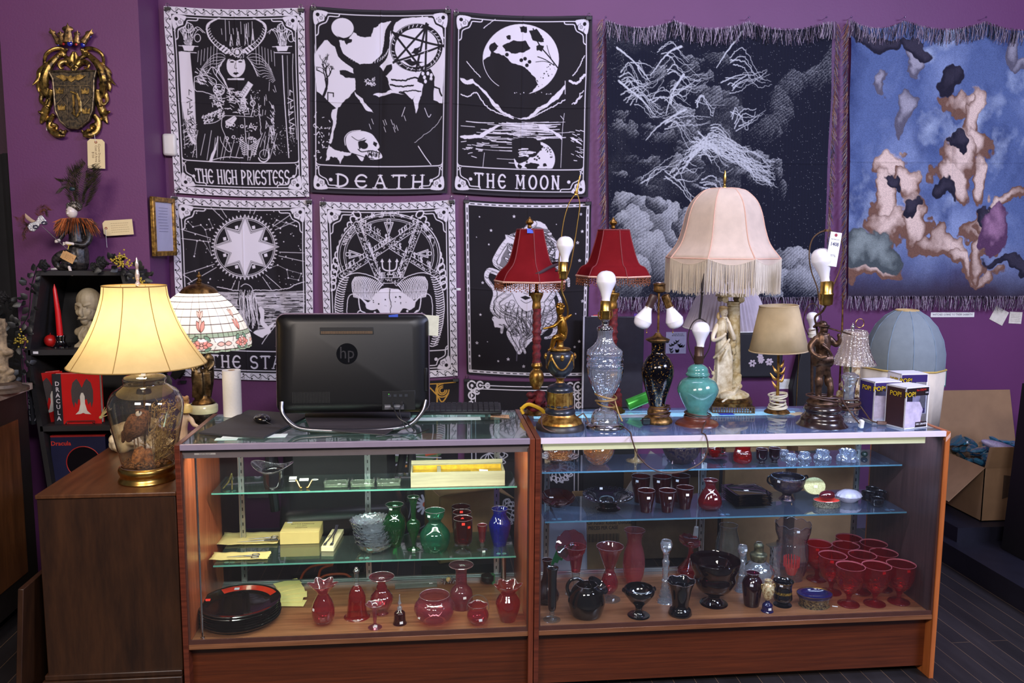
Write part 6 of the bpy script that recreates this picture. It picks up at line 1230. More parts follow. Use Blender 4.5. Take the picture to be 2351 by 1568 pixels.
for k in range(4):
 a0=-PI/2-.8+k*PI/2
 g.tube([(r1*(1-.12*math.sin(q*PI))*math.cos(a0+q*PI/2),r1*(1-.12*math.sin(q*PI))*math.sin(a0+q*PI/2),z1-(z1-z2)*math.sin(q*PI)) for q in np.linspace(0,1,14)],.0042,6);g.ell((r1*math.cos(a0),r1*math.sin(a0),z1-.004),(.006,.006,.014),6);g.ell((r1*math.cos(a0+PI/4)*.98,r1*math.sin(a0+PI/4)*.98,z1-.004),(.008,.008,.012),6)
obj('gold_swags',g,GILT,u_)
L_=lambda u,v,dy=0:(loc(t,u,v)[0],dy,loc(t,u,v)[2])
g=G();mm=m
def lb(g,pts):g.limb([(*L_(u,v,dy),r*mm) for u,v,dy,r in pts]);return g
lb(g,[(1291,772,0,11),(1292,758,0,12),(1290,742,0,11),(1288,730,0,8)]);g.ell(L_(1286,711),(10*mm,10.5*mm,11*mm),10);lb(g,[(1286,724,0,5),(1286,716,0,5)])
lb(g,[(1285,735,-.01,5),(1272,746,-.02,4.2),(1258,751,-.02,3),(1247,753,-.02,2.6)]);lb(g,[(1296,733,.0,5),(1306,728,.01,4),(1312,724,.01,3)])
lb(g,[(1288,775,-.012,8),(1272,773,-.03,7),(1266,785,-.03,5),(1262,797,-.03,3.6),(1256,801,-.035,3)]);lb(g,[(1292,775,.01,8),(1276,776,.0,7),(1270,790,.0,5),(1264,803,-.01,3.5)])
for k in range(16):a=k*.8;g.ell(L_(1286+8*math.cos(a),706+5*math.sin(a)-3,8*mm*math.sin(k)),(4*mm,)*3,5)
obj('cherub_figure',g,aged((110,74,24),(180,130,50),.3,.9,25,.1),t,remesh=.0022)
obj('curved_pipe',G().tube(cr([L_(1298,742,.012),L_(1305,720,.01),L_(1300,695),L_(1290,668),L_(1291,642)],6),.0036,8),BRASS,t);socket(t,1293,642,601,10);bulb(t,1297,601,542,19)
obj('switch_key',G().tube([L_(1280,622),L_(1275,621)],.0035,8),BLACK,t)
obj('harp',G().tube(cr([L_(1286,640,-.0),L_(1283,610),L_(1292,520),L_(1305,470),L_(1320,446)],6),.002,6).tube(cr([L_(1300,640),L_(1312,600),L_(1326,510),L_(1331,470),L_(1326,446)],6),.002,6),BRASS,t)
obj('finial',G().tube([L_(1322,448),L_(1327,425),L_(1332,403)],[.006,.003,.002],8).ell(L_(1323,442),(.008,.008,.006)),GILT,t)
cord_coil(t,.043,.055,.085,5,BCORD,loops=[(.05,-.02,.04),(.08,-.03,.06),(.095,-.05,.03),(.085,-.06,.03)],seed=3);obj('loose_cord',G().tube(cr([(-.045,-.02,.055),(-.075,-.05,.06),(-.08,-.085,.03),(-.06,-.105,.016),(-.035,-.108,.012)],6),.0028,6),BCORD,t)
# crystal urn lamp
t,m=lamp('crystal_lamp','clear cut crystal urn lamp with bare bulb on a chrome base',1389,992,44);cx=1389
lv(t,'chrome_base',cx,[(44,None),(44,978),(42,974),(34,971)],CHROME,sm=False);lv(t,'crystal_foot',cx,[(34,972),(32,960),(26,945),(14,938),(8,934)],CRYS,base=False)
lv(t,'crystal_body',cx,[(8,934),(9,925),(20,905),(32,880),(38,862),(40,845)],thin((228,234,246),(100,115,150),.22,(232,238,250),refl=3.6,bumpy=.5,bsc=70),n=72,fn=ribs(24,.035),base=False)
lv(t,'diamond_band',cx,[(40,845),(41,838),(39,832),(41,826),(39,820),(40,814)],CRYSB,n=72,fn=ribs(30,.03),base=False);lv(t,'fluted_neck',cx,[(40,814),(38,805),(24,792),(17,778),(16,765),(18,758)],thin((228,234,246),(100,115,150),.22,(232,238,250),refl=3.6,bumpy=.5,bsc=70),n=72,fn=ribs(18,.05),base=False)
obj('inner_tube',G().tube([loc(t,cx,970),loc(t,cx,758)],.0045),CHROME,t)
lv(t,'chrome_cap',cx,[(18,758),(18,753),(13,748),(8,746),(8,738),(11,734)],CHROME,base=False);socket(t,cx,734,690,12,BRASS);bulb(t,1391,691,621,22)
obj('harp_saddle',G().tube(cr([loc(t,1375,716),loc(t,1374,726),loc(t,1380,734),loc(t,1389,736),loc(t,1398,734),loc(t,1405,726),loc(t,1404,712)],4),.0028,6),BRASS,t)
cord_coil(t,.036,.085,.125,5,GCORD,loops=[(.045,-.02,.06),(.058,-.03,.03)],seed=5)
# two bulb chinoiserie lamp
t,m=lamp('black_gold_lamp','black vase lamp with gold scrollwork and two bare bulbs on pull chains',1512,977,33);cx=1510
CHIN=aged((10,9,16),(176,130,52),.12,.35,150,.05);e_=CHIN.node_tree.nodes['Color Ramp'].color_ramp.elements;e_[0].position=.60;e_[1].position=.63
lv(t,'brass_base',cx,[(33,None),(34,965),(30,958),(22,952),(24,945),(20,938),(18,930)],DBRASS);lv(t,'vase_body',cx,[(18,930),(22,912),(30,885),(36,860),(35,840),(26,822),(17,812),(15,800),(16,785)],CHIN,base=False)
lv(t,'neck_cap',cx,[(17,786),(26,781),(26,778),(12,772),(5,764)],DBRASS,base=False);obj('pole',G().tube([loc(t,1511,766),loc(t,1513,660)],.0042),DBRASS,t);lv(t,'cluster_cap',1514,[(6,672),(13,668),(13,656),(14,652),(8,649)],DBRASS,base=False)
for sg,sm_ in((-1,plain((60,38,34),.4)),(1,DBRASS)):
 R_=Matrix.Rotation(sg*2.75,4,'Y');a=loc(t,1514+sg*12,676);L2=.052
 obj('socket',G().lathe([(.007,0),(.015,.004),(.0165,.02),(.015,.03),(.0155,L2)],20,Matrix.Translation(a)@R_,cap=(True,True)),sm_,t)
 d=R_@Vector((0,0,L2));r=20*m;P=cr([(r*.42,0,0),(r*.5,0,.012),(r*.97,0,.048),(r,0,.056),(r*.85,0,.074),(r*.5,0,.083),(.0005,0,.086)],4)
 obj('light_bulb',G().lathe([(p[0],p[2]) for p in P],28,Matrix.Translation(Vector(a)+d)@R_),BULB,t)
 q=loc(t,1514+sg*30,700);obj('pull_chain',G().tube([(q[0],-.012,q[2]),(q[0],-.014,q[2]-.1)],.0011,5).ell((q[0],-.014,q[2]-.103),(.003,)*3,6),BRASS,t)
cord_coil(t,.038,.025,.06,6,BCORD,loops=[(-.05,-.01,.02),(-.075,-.02,.012)],seed=8);obj('plug',G().box((-.062,-.045,.015),(.03,.02,.024)),PBLACK,t,bevel=.003)
# teal ginger jar
t,m=lamp('ginger_jar_lamp','teal green ceramic ginger jar lamp with bare bulb on a carved wood stand',1601,983,49);cx=1602
TEAL=plain((80,138,130),.14,0,.28,22,coat=.6);RW=wood((76,34,24),(112,56,38),(8,8,2),.3)
lv(t,'wood_stand',1600,[(49,None),(50,974),(46,968),(32,962),(30,954)],RW,fn=ribs(6,.02));lv(t,'jar_body',cx,[(24,955),(23,944),(34,924),(45,902),(46,890),(38,874),(24,866),(22,862)],TEAL,base=False);lv(t,'jar_lid',cx,[(26,862),(27,858),(24,854),(22,845),(14,838),(8,836)],TEAL,base=False)
socket(t,1604,836,795,11,plain((72,50,40),.4,.4));bulb(t,1608,796,738,20)
obj('harp',G().tube(cr([loc(t,1594,828),loc(t,1582,800),loc(t,1580,770),loc(t,1590,742),loc(t,1606,732),loc(t,1622,742),loc(t,1631,772),loc(t,1628,800),loc(t,1614,826)],5),.0022,6),plain((60,52,50),.4,.6),t)
obj('top_rod',G().tube([loc(t,1606,732),loc(t,1611,690),loc(t,1613,652),loc(t,1616,628)],[.005,.0045,.005,.0015],8).ell(loc(t,1612,672),(.006,.006,.01)),plain((52,46,46),.35,.7),t)
cord_coil(t,.045,.014,.04,4,BCORD,seed=11);pts=[(.035,-.02,.03),(.05,-.06,.012)]
# long brown cord hanging in a loop over the front edge
X_,Y_=t.location[0],t.location[1];P=[at(1601,962,3.0)];P=[Vector((X_+.02,Y_-.04,TOP+.02)),Vector((at(1618,985,2.83)[0],2.86,TOP+.006)),Vector((at(1622,1002,2.80)[0],2.808,.968))]+[at(u,v,2.80) for u,v in((1625,1030),(1612,1060),(1575,1080),(1535,1086),(1495,1075),(1465,1045),(1452,1012))]+[Vector((at(1451,1000,2.80)[0],2.81,.970)),Vector((at(1449,985,2.86)[0],2.88,TOP+.006)),Vector((at(1440,968,2.9)[0],3.0,TOP+.006)),Vector((at(1425,950,3)[0],3.08,TOP+.01))]
o=obj('long_cord',G().tube(cr(P,6),.0026,6),BCORD,t,loc=-Vector(t.location));o['label']='long brown cord looping down in front of the glass'
# statue lamp with pink fringed shade
t,m=lamp('statue_lamp','ivory robed woman and column lamp under a large pink fringed shade',1672,950,46);IV=aged((170,146,104),(232,220,190),.55,0,22,.15);cx=1672
IVC=aged((182,158,108),(220,206,170),.6,0,50,.4)
g=G();
for sy in(-1,1):g.box((0,sy*.085,.014),(.17,.003,.024))
for sx in(-1,1):g.box((sx*.085,0,.014),(.003,.17,.024))
fl=plain((120,96,70),.4,.8,.3,200,.6)
g=G().box((0,0,.027),(.172,.172,.003));
for sx in(-1,1):
 for k in range(17):g.box((sx*.084,-.084+k*.0105,.014),(.003,.004,.024));g.box((-.084+k*.0105,sx*.084,.014),(.004,.003,.024))
 g.box((sx*.084,0,.004),(.003,.17,.004));g.box((0,sx*.084,.004),(.17,.003,.004));g.box((sx*.084,0,.015),(.003,.17,.002));g.box((0,sx*.084,.015),(.17,.003,.002))
obj('filigree_tray',g,fl,t,smooth=False,rot=(0,0,-.12));zz=.028
obj('round_base',G().lathe([(1e-4,zz),(.094,zz),(.094,zz+.014),(.088,zz+.017),(.088,zz+.026),(.08,zz+.030),(1e-4,zz+.030)],48),DBRASS,t)
L_=lambda u,v,dy=0:(loc(t,u,v)[0],dy,loc(t,u,v)[2]);mm=m
g=G();rg=random.Random(4)
for k in range(46):a=rg.uniform(0,2*PI);r_=.072*math.sqrt(rg.random());g.ell((r_*math.cos(a),r_*math.sin(a),.06+rg.uniform(0,.022)*(1-r_/.09)),(.018,.014,.012),6)
g.lathe([(1e-4,.056),(.078,.056),(.07,.075),(.03,.09),(1e-4,.092)],24);obj('rocky_ground',g,IVC,t,remesh=.004)
g=G().tube([L_(1694,905,.03),L_(1690,705,.03)],[13*m,14.5*m],28).lathe([(.035,-.006),(.035,.008),(.029,.014)],28,Matrix.Translation(L_(1694,905,.03)))
for k in range(26):q=rg.random();g.ell(L_(1680+rg.uniform(-4,4)+q*3,900-q*120,.0),(.009,.008,.008),5)
for k in range(16):g.ell(L_(1692+rg.uniform(-12,6),890-rg.random()*35,-.0),(.014,.01,.012),5)
obj('column',g,IVC,t,remesh=.003);g=G().lathe([(13*m,0),(15*m,.004),(14*m,.012),(17*m,.014),(17*m,.02)],28,Matrix.Translation(L_(1690,705,.03))).box(L_(1684,679,.03),(.105,.07,.012))
for sx in(-1,1):[g.torus(.009,.0045,16,6,Matrix.Translation((L_(1684,688,y_)[0]+sx*.034,y_,L_(1684,688)[2]))@Matrix.Rotation(PI/2,4,'X')) for y_ in(0,.06)];g.tube([(L_(1684,688)[0]+sx*.034,-.004,L_(1684,688)[2]),(L_(1684,688)[0]+sx*.034,.064,L_(1684,688)[2])],.009)
obj('ionic_capital',g,IVC,t)
g=G()
lb(g,[(1655,905,0,17),(1655,870,0,17),(1656,830,0,16),(1657,800,0,15),(1656,775,0,12),(1657,755,0,13),(1658,740,0,12)]);lb(g,[(1645,905,-.01,10),(1648,850,-.02,10),(1652,805,-.01,9)]);lb(g,[(1668,905,-.01,10),(1668,850,-.02,10),(1662,800,-.01,9)])
for k in range(9):x=1640+k*4;lb(g,[(x,907,-.03,2.2),(x+1,860,-.034,2.4),(x+4,815,-.024,2)])
lb(g,[(1640,850,-.02,3),(1652,820,-.035,3.5),(1668,792,-.03,3)]);lb(g,[(1636,820,-.015,3),(1652,800,-.032,3.5),(1670,778,-.022,3)]);lb(g,[(1667,870,-.034,3.4),(1672,830,-.03,4),(1668,790,-.028,4)])
g2=G();lb(g2,[(1661,737,0,6),(1662,728,0,5.5)]);g2.ell(L_(1662,717,-.002),(8.5*m,9*m,11*m),12)
lb(g2,[(1647,748,-.0,6.5),(1636,768,-.01,5),(1634,780,-.02,4.4),(1648,772,-.04,3.6),(1656,764,-.045,3.4)]);lb(g2,[(1672,748,-.0,6.5),(1682,770,-.01,5),(1681,776,-.02,4.4),(1672,755,-.035,3.6),(1668,738,-.03,3)])
for k in range(4):lb(g2,[(1668-k*1.2,738,-.03,1.2),(1666-k,730,-.028,1.1),(1664-k,727,-.03,1)])
obj('robed_body',g,IV,t,remesh=.0026);obj('arms_and_head',g2,aged((216,196,160),(236,224,200),.5,0,10,.05),t,remesh=.002)
g=G().ell(L_(1661,711,.004),(10*m,10*m,9*m),10).ell(L_(1661,706,.002),(10.5*m,10.5*m,4*m),8).ell(L_(1650,726,.006),(4*m,4*m,9*m),8);obj('headscarf',g,aged((180,140,80),(226,200,150),.5,0,30,.3),t,remesh=.0022)
g=G()
for s_ in(-1,1):g.ell(L_(1662+s_*3.2,717,-9.2*m-.001),(.0014,.0008,.0008),5)
g.tube([L_(1660,724,-9.0*m),L_(1664,724,-9.0*m)],.0007,5);g.tube([L_(1662,717,-9.3*m),L_(1662.4,721,-10*m)],.001,5);obj('face_detail',g,plain((120,84,60),.6),t)
g=G();lb(g,[(1650,905,-.05,9),(1662,900,-.06,9),(1676,903,-.055,7)]);lb(g,[(1672,898,-.06,4),(1679,886,-.062,4)]);g.ell(L_(1681,882,-.063),(5*m,4*m,4*m),8);lb(g,[(1683,879,-.063,1.2),(1688,872,-.06,1)]);lb(g,[(1680,878,-.06,1.2),(1676,871,-.058,1)]);lb(g,[(1655,908,-.07,3),(1644,914,-.075,2.4)]);lb(g,[(1672,908,-.07,3),(1684,914,-.07,2.4)])
obj('reclining_deer',g,IV,t,remesh=.002);g=G();lb(g,[(1634,905,0,5),(1634,880,0,6),(1640,862,-.01,4)]);g.ell(L_(1636,856,-.01),(5*m,4*m,5*m),8);lb(g,[(1633,852,-.01,1.3),(1628,842,0,1)]);lb(g,[(1638,851,-.01,1.3),(1640,840,0,1)]);obj('small_goat',g,IV,t,remesh=.002)
PINK=shade_mat((226,206,190),.3,name='pink_silk');TRIMP=plain((214,170,150),.8)
sh,P,X0,M=panelshade(t,'',1660,[(33,434),(50,440),(72,462),(84,490),(92,525),(104,560),(128,592)],PINK,8,rot=-PI/2+.22,trim=TRIMP)
# scalloped lower edge and long fringe
g=G();rb_,zb_=P[-1][0],P[-1][2];C8=PI/8
def r8(a,r=rb_):return r*math.cos(C8)/math.cos((a%(PI/4))-C8)
apr=G();vsx=[];n_=96
for j in range(5):
 for i in range(n_):a=2*PI*i/n_;q=math.sin(((a%(PI/4))/(PI/4))*PI);r_=r8(a)*(1+.004*j);vsx.append((r_*math.cos(a-PI/2+.22),r_*math.sin(a-PI/2+.22),zb_-j/4*(.002+.022*q)))
apr.add([(x+X0,y,z) for x,y,z in vsx],[(j*n_+i,j*n_+(i+1)%n_,(j+1)*n_+(i+1)%n_,(j+1)*n_+i) for j in range(4) for i in range(n_)]);obj('scalloped_edge',apr,PINK,sh)
FR_=shade_mat((236,224,206),.3,name='ivory_fringe');rg=random.Random(12);zf=loc(t,1660,668)[2]
for i in range(560):
 a=2*PI*i/560+rg.uniform(-.004,.004);r_=r8(a)*1.01;x,y=X0+r_*math.cos(a-PI/2+.22),r_*math.sin(a-PI/2+.22);zt=zb_-.022*math.sin(((a%(PI/4))/(PI/4))*PI)+.002;e=rg.uniform(-.004,.004)
 g.tube([(x,y,zt),(x+e*.4,y+e*.3,(zt+zf)/2),(x+e,y+e,zf+rg.uniform(-.008,.008)+.004*math.sin(a*7))],.0014,3,False)
f=obj('long_fringe',g,FR_,t,smooth=False);f['kind']='stuff';f['label']='ivory thread fringe'
g=G();
for i in range(n_*2+1):pass
obj('shade_stem',G().tube([L_(1680,676,.03),L_(1664,640,0),L_(1660,560)],.005),DBRASS,t);lv(t,'finial',1664,[(4,433),(5,430),(2.4,424),(3.4,416),(3.4,404),(1,391)],BRASS,n=12);obj('blue_tape',G().box((-.045,-.1,.003),(.06,.03,.0012)),plain((40,70,190),.6),t,smooth=False)
# pleated white shade behind
p=at(1668,752,3.62);t=thing('pleated_shade','white pleated lampshade half hidden behind the statue lamp','lampshade',(p[0],3.62,p[2]));mq=mpp(*p)
obj('shade',G().lathe([(98*mq,0),(74*mq,.12),(50*mq,.21)],120,None,lambda tt,a,r,z:(r*(1+.012*math.cos(60*a)),z)),shade_mat((214,200,206),.3),t);obj('rim',G().torus(98*mq,.003,60,6),WHITE,t)
obj('stand_pole',G().tube([(0,0,.2),(0,0,-(p[2])+.0)],.008),BLACK,t);obj('stand_foot',G().cyl(.12,.12,-p[2],-p[2]+.02,32),BLACK,t)
# small candlestick lamp
t,m=lamp('candlestick_lamp','small gilt leaf candlestick lamp with a stained beige drum shade',1784,953,29);cx=1786
lv(t,'base',1784,[(29,None),(28,944),(20,938),(8,932)],DBRASS);obj('stem',G().tube([loc(t,1784,940),loc(t,1787,860),loc(t,1787,800)],[.008,.0052,.0052],10),GILT,t)
g=G()
for i,(u,v,s_) in enumerate(((1776,880,-1),(1772,862,-1),(1796,866,1),(1799,848,1),(1778,845,-1),(1796,832,1))):a,b=loc(t,1787,v+8),loc(t,u-(4 if s_<0 else-4),v-6);g.tube(cr([a,((a[0]+b[0])/2,-.008,a[2]),b],3),[.001,.003,.005,.006,.005,.003,.001][:7],6,flat=.25)
obj('gilt_leaves',g,GILT,t);cord_coil(t,.034,.02,.075,9,WCORD,.0032,seed=14)
BG=shade_mat((208,186,148),.3,var=.14,sc=9,name='beige_linen');Mt=Matrix.Rotation(-.045,4,'Y')
a_,b_=loc(t,1788,804),loc(t,1787,702);hh=b_[2]-a_[2];so=obj('drum_shade',G().lathe([(65*m,0),(42*m,hh)],48,Matrix.Translation(a_)@Mt),BG,t,solid=.0015)
obj('lower_trim',G().torus(65.5*m,.0026,60,6,Matrix.Translation(a_)@Mt),plain((196,172,134),.8),so);obj('upper_trim',G().torus(42.5*m,.0022,60,6,Matrix.Translation(a_)@Mt@Matrix.Translation((0,0,hh))),plain((196,172,134),.8),so)
obj('spider',G().tube([(a_[0],0,a_[2]),(a_[0]+.0,0,b_[2]-.01)],.003).tube([(a_[0]-40*m,0,b_[2]-.008),(a_[0]+40*m,0,b_[2]-.008)],.0014),DBRASS,t)
# musketeer lamp
t,m=lamp('musketeer_lamp','bronze musketeer figure lamp with large bare bulb and white tag 1408',1888,987,57);cx=1888;BRZ=aged((50,36,28),(112,84,66),.4,.75,35,.3)
DKW=wood((26,14,13),(48,28,25),(8,8,2),.16,coat=.8)
lv(t,'turned_base',cx,[(57,None),(58,976),(52,970),(48,964),(46,956),(40,950),(38,944),(42,938),(38,930),(30,926)],DKW);lv(t,'bronze_step',cx,[(34,928),(35,922),(28,914),(24,912)],BRZ,base=False)
L_=lambda u,v,dy=0:(loc(t,u,v)[0],dy,loc(t,u,v)[2]);mm=m
g=G();lb(g,[(1880,912,.0,7),(1879,895,.0,7.5),(1881,870,0,8),(1884,842,0,10),(1887,822,0,12)]);lb(g,[(1902,912,-.01,7),(1904,890,-.01,7.5),(1901,868,-.0,8),(1896,842,0,10),(1891,822,0,12)])
lb(g,[(1876,914,-.01,6),(1872,916,-.03,5)]);lb(g,[(1905,914,-.02,6),(1909,916,-.04,5)]);lb(g,[(1880,880,0,10),(1880,872,0,10)]);lb(g,[(1903,880,0,10),(1902,872,0,10)])
lb(g,[(1889,828,0,15),(1888,810,0,15),(1889,790,0,18),(1889,776,0,16)]);lb(g,[(1874,778,0,8),(1862,793,.0,8),(1862,808,-.01,6),(1874,818,-.03,5),(1884,816,-.04,4.5)]);lb(g,[(1905,778,0,8),(1917,790,-.01,7),(1922,780,-.02,5),(1920,768,-.02,4.5)])
lb(g,[(1890,770,0,6),(1890,760,0,6)]);g.ell(L_(1891,757,-.003),(9*m,10*m,11*m),10);g.ell(L_(1890,748,.0),(16*m,16*m,3.2*m),10);g.ell(L_(1889,743,.0),(10*m,10*m,7*m),8);lb(g,[(1880,744,.01,4),(1874,752,.02,3)]);lb(g,[(1898,763,-.02,1.6),(1899,769,-.02,1.2)])
lb(g,[(1880,790,-.03,3),(1892,800,-.034,3),(1900,812,-.03,3)]);g.tube([L_(1870,826),L_(1908,826)],16*m,16);obj('musketeer_figure',g,BRZ,t,remesh=.0028)
obj('long_pipe',G().tube([L_(1898,752,-.01),L_(1945,766,-.03)],.003,6).tube([L_(1858,760,.0),L_(1872,757,.0)],.002),BRZ,t)
obj('curved_pipe',G().tube(cr([L_(1888,790,.03),L_(1884,750,.035),L_(1880,730,.03),L_(1892,716,.015),L_(1898,698)],6),.0042,8),BRZ,t);socket(t,1896,702,645,15);b_=bulb(t,1895,646,568,23,rot=Matrix.Rotation(-.22,4,'Y'))
hp=obj('harp',G().tube(cr([L_(1880,690),L_(1876,660),L_(1862,620),L_(1858,580),L_(1866,548),L_(1886,532),L_(1904,530)],5),.0026,6,flat=.6).tube(cr([L_(1910,690),L_(1912,660),L_(1928,620),L_(1936,580),L_(1930,548),L_(1912,532),L_(1900,529)],5),.0026,6,flat=.6).cyl(.011,.011,-.004,.004,16,L_(1899,529)),plain((120,92,66),.35,.8),t)
pt=L_(1905,572,-.03);tg=obj('auction_tag',G().box((0,0,0),(.046,.0008,.125)),WHITE,t,smooth=False,loc=pt,rot=(0,.13,.1));text('1408',.019,plain((60,60,90),.7),TM(0,-.0006,.018),tg,sx=.9,bold=.0003);text('AUCTION LOT #',.0045,BLACK,TM(0,-.0006,.036),tg);text('_____________\nAUCTION\nLOT #    1408',.004,plain((90,90,100),.8),TM(0,-.0006,-.022),tg)
obj('tag_hole',G().cyl(.006,.006,-.0006,.0006,16,M=Matrix.Translation((0,-.0003,.052))@Matrix.Rotation(PI/2,4,'X')),plain((150,40,60),.6),tg)
cord_coil(t,.060,.075,.11,4,BCORD,.003,loops=[(.07,-.03,.08),(.09,-.06,.04),(.10,-.09,.02)],seed=17,sy=.8);obj('plug',G().box((.105,-.09,.02),(.014,.02,.03),rx=.2),WHITE,t,bevel=.003)
# crystal shade lamp
t,m=lamp('glass_shade_lamp','small clear pressed glass lamp with a flared ribbed glass shade',1950,972,30,);cx=1950
lv(t,'glass_base',cx,[(30,None),(31,962),(24,955),(12,950),(10,942)],CRYS);lv(t,'glass_stem',cx,[(10,942),(14,930),(12,905),(14,885),(17,872),(20,862),(10,856)],CRYS,n=10,base=False);obj('rod',G().tube([loc(t,1950,945),loc(t,1956,750)],.004),CHROME,t)
lv(t,'glass_shade',1962,[(48,836),(40,822),(32,800),(28,775),(27,764),(24,759)],thin((232,222,212),(130,110,100),.4,(236,220,206),refl=2.4,bumpy=.9,bsc=120),n=96,fn=ribs(24,.04),base=False)
lv(t,'finial',1958,[(4,759),(3,755),(4.5,750),(2,746),(1,742)],CHROME,n=12);obj('ring_pull',G().torus(.017,.0014,28,6,Matrix.Translation(loc(t,1974,742))@Matrix.Rotation(PI/2,4,'X')),BRASS,t);cord_coil(t,.034,.045,.085,7,BCORD,.003,loops=[(.05,-.03,.03),(.06,-.06,.008),(.10,-.085,.006)],seed=21)
obj('cord_switch',G().box((.085,-.082,.007),(.034,.018,.012),rz=-.3),plain((110,80,70),.4),t,bevel=.003)
# carved ivory lamp body behind
p=on(1938,935,TOP);t=thing('coral_vase','cream carved floral vase between the musketeer and the glass shade lamp','vase',(p[0],3.24,TOP));g=G();rg=random.Random(8)
for k in range(60):z=rg.uniform(.02,.2);a=rg.uniform(0,2*PI);r_=.034+.01*math.sin(z*30);g.ell((r_*math.cos(a),r_*math.sin(a),z),(.013,.01,.012),5)
g.lathe([(.03,0),(.034,.02),(.03,.12),(.036,.21)],20,cap=(True,True));obj('carved_body',g,aged((150,110,60),(226,210,170),.6,0,60,.4),t,remesh=.004);obj('foot',G().cyl(.04,.036,0,.012,28),DBRASS,t)
# small bulb lamp and thin rod behind the row
t=thing('small_bare_lamp','little bare bulb in a harp standing behind the musketeer','lamp',(at(1866,900,3.27)[0],3.27,TOP));m=mpp(*t.location);obj('foot',G().cyl(.036,.03,0,.015,24),BRZ,t);obj('pole',G().tube([(0,0,.01),loc(t,1864,775)],.006),BRZ,t);socket(t,1864,776,754,9,plain((214,206,190),.4));bulb(t,1864,755,716,13)
obj('harp',G().tube(cr([loc(t,1856,770),loc(t,1845,740),loc(t,1852,708),loc(t,1866,697),loc(t,1880,708),loc(t,1885,740),loc(t,1872,770)],5),.002,6),BRZ,t)
t=thing('floor_rod','slender dark metal rod standing behind the glass shade lamp','rod',(at(1930,900,3.30)[0],3.31,TOP));obj('rod',G().tube([(0,0,.012),loc(t,1934,740),loc(t,1935,672)],[.0042,.0042,.002],8),DBRASS,t);obj('foot',G().cyl(.03,.03,0,.012,24),DBRASS,t)
# big shades at the right
p=on(2066,990,TOP);t=thing('drum_shade','large cream drum lampshade with gold cord trim holding the blue shade','lampshade',(p[0],3.56,0));zz0=at(2066,985,3.56)[2];zz1=at(2066,842,3.56)[2];m=mpp(p[0],3.56,zz0);t.location=(at(2066,900,3.56)[0],3.56,zz0)
obj('shade',G().lathe([(84*m,0),(91*m,zz1-zz0)],80,None,lambda tt,a,r,z:(r*(math.cos(PI/10)/math.cos((a%(PI/5))-PI/10)),z)),shade_mat((226,214,196),.25),t,solid=.002);obj('gold_cord',G().tube([(92*m*math.cos(PI/10)/math.cos((a%(PI/5))-PI/10)*math.cos(a),92*m*math.cos(PI/10)/math.cos((a%(PI/5))-PI/10)*math.sin(a),zz1-zz0) for a in np.linspace(0,2*PI,81)],.004,6),plain((190,160,84),.6),t)
obj('support_pole',G().tube([(0,0,(zz1-zz0)*.9),(0,0,-zz0+.02)],.01),BLACK,t);obj('spider',G().box((0,0,.02),(84*m*1.9,.004,.004)).box((0,0,.02),(.004,84*m*1.9,.004)),BLACK,t);obj('support_foot',G().cyl(.13,.13,-zz0,-zz0+.02,32),BLACK,t)
t2=thing('dome_shade','large pale blue grey fabric dome lampshade resting inside the cream drum','lampshade',(t.location[0]+.01,3.56,at(2072,862,3.56)[2]));BLU=shade_mat((136,146,152),.2,name='blue_grey_silk')
P=[(80*m,0),(84*m,.05),(84*m,.11),(78*m,.17),(64*m,.23),(45*m,.273),(24*m,.300)];obj('shade',G().lathe([(p_[0],p_[2]) for p_ in cr([(a,0,b) for a,b in P],4)],96,None,lambda tt,a,r,z:(r*(1-.03*abs(math.sin(a*5))),z)),BLU,t2)
g=G();[g.tube([(r_*math.cos(a)*1.003,r_*math.sin(a)*1.003,z) for r_,z in P],.0022,6) for a in[PI/10*2*k for k in range(10)]];obj('seams',g,plain((112,130,146),.8),t2);obj('top_ring',G().torus(24*m,.004,40,6,Matrix.Translation((0,0,.300))),plain((190,160,110),.6),t2)
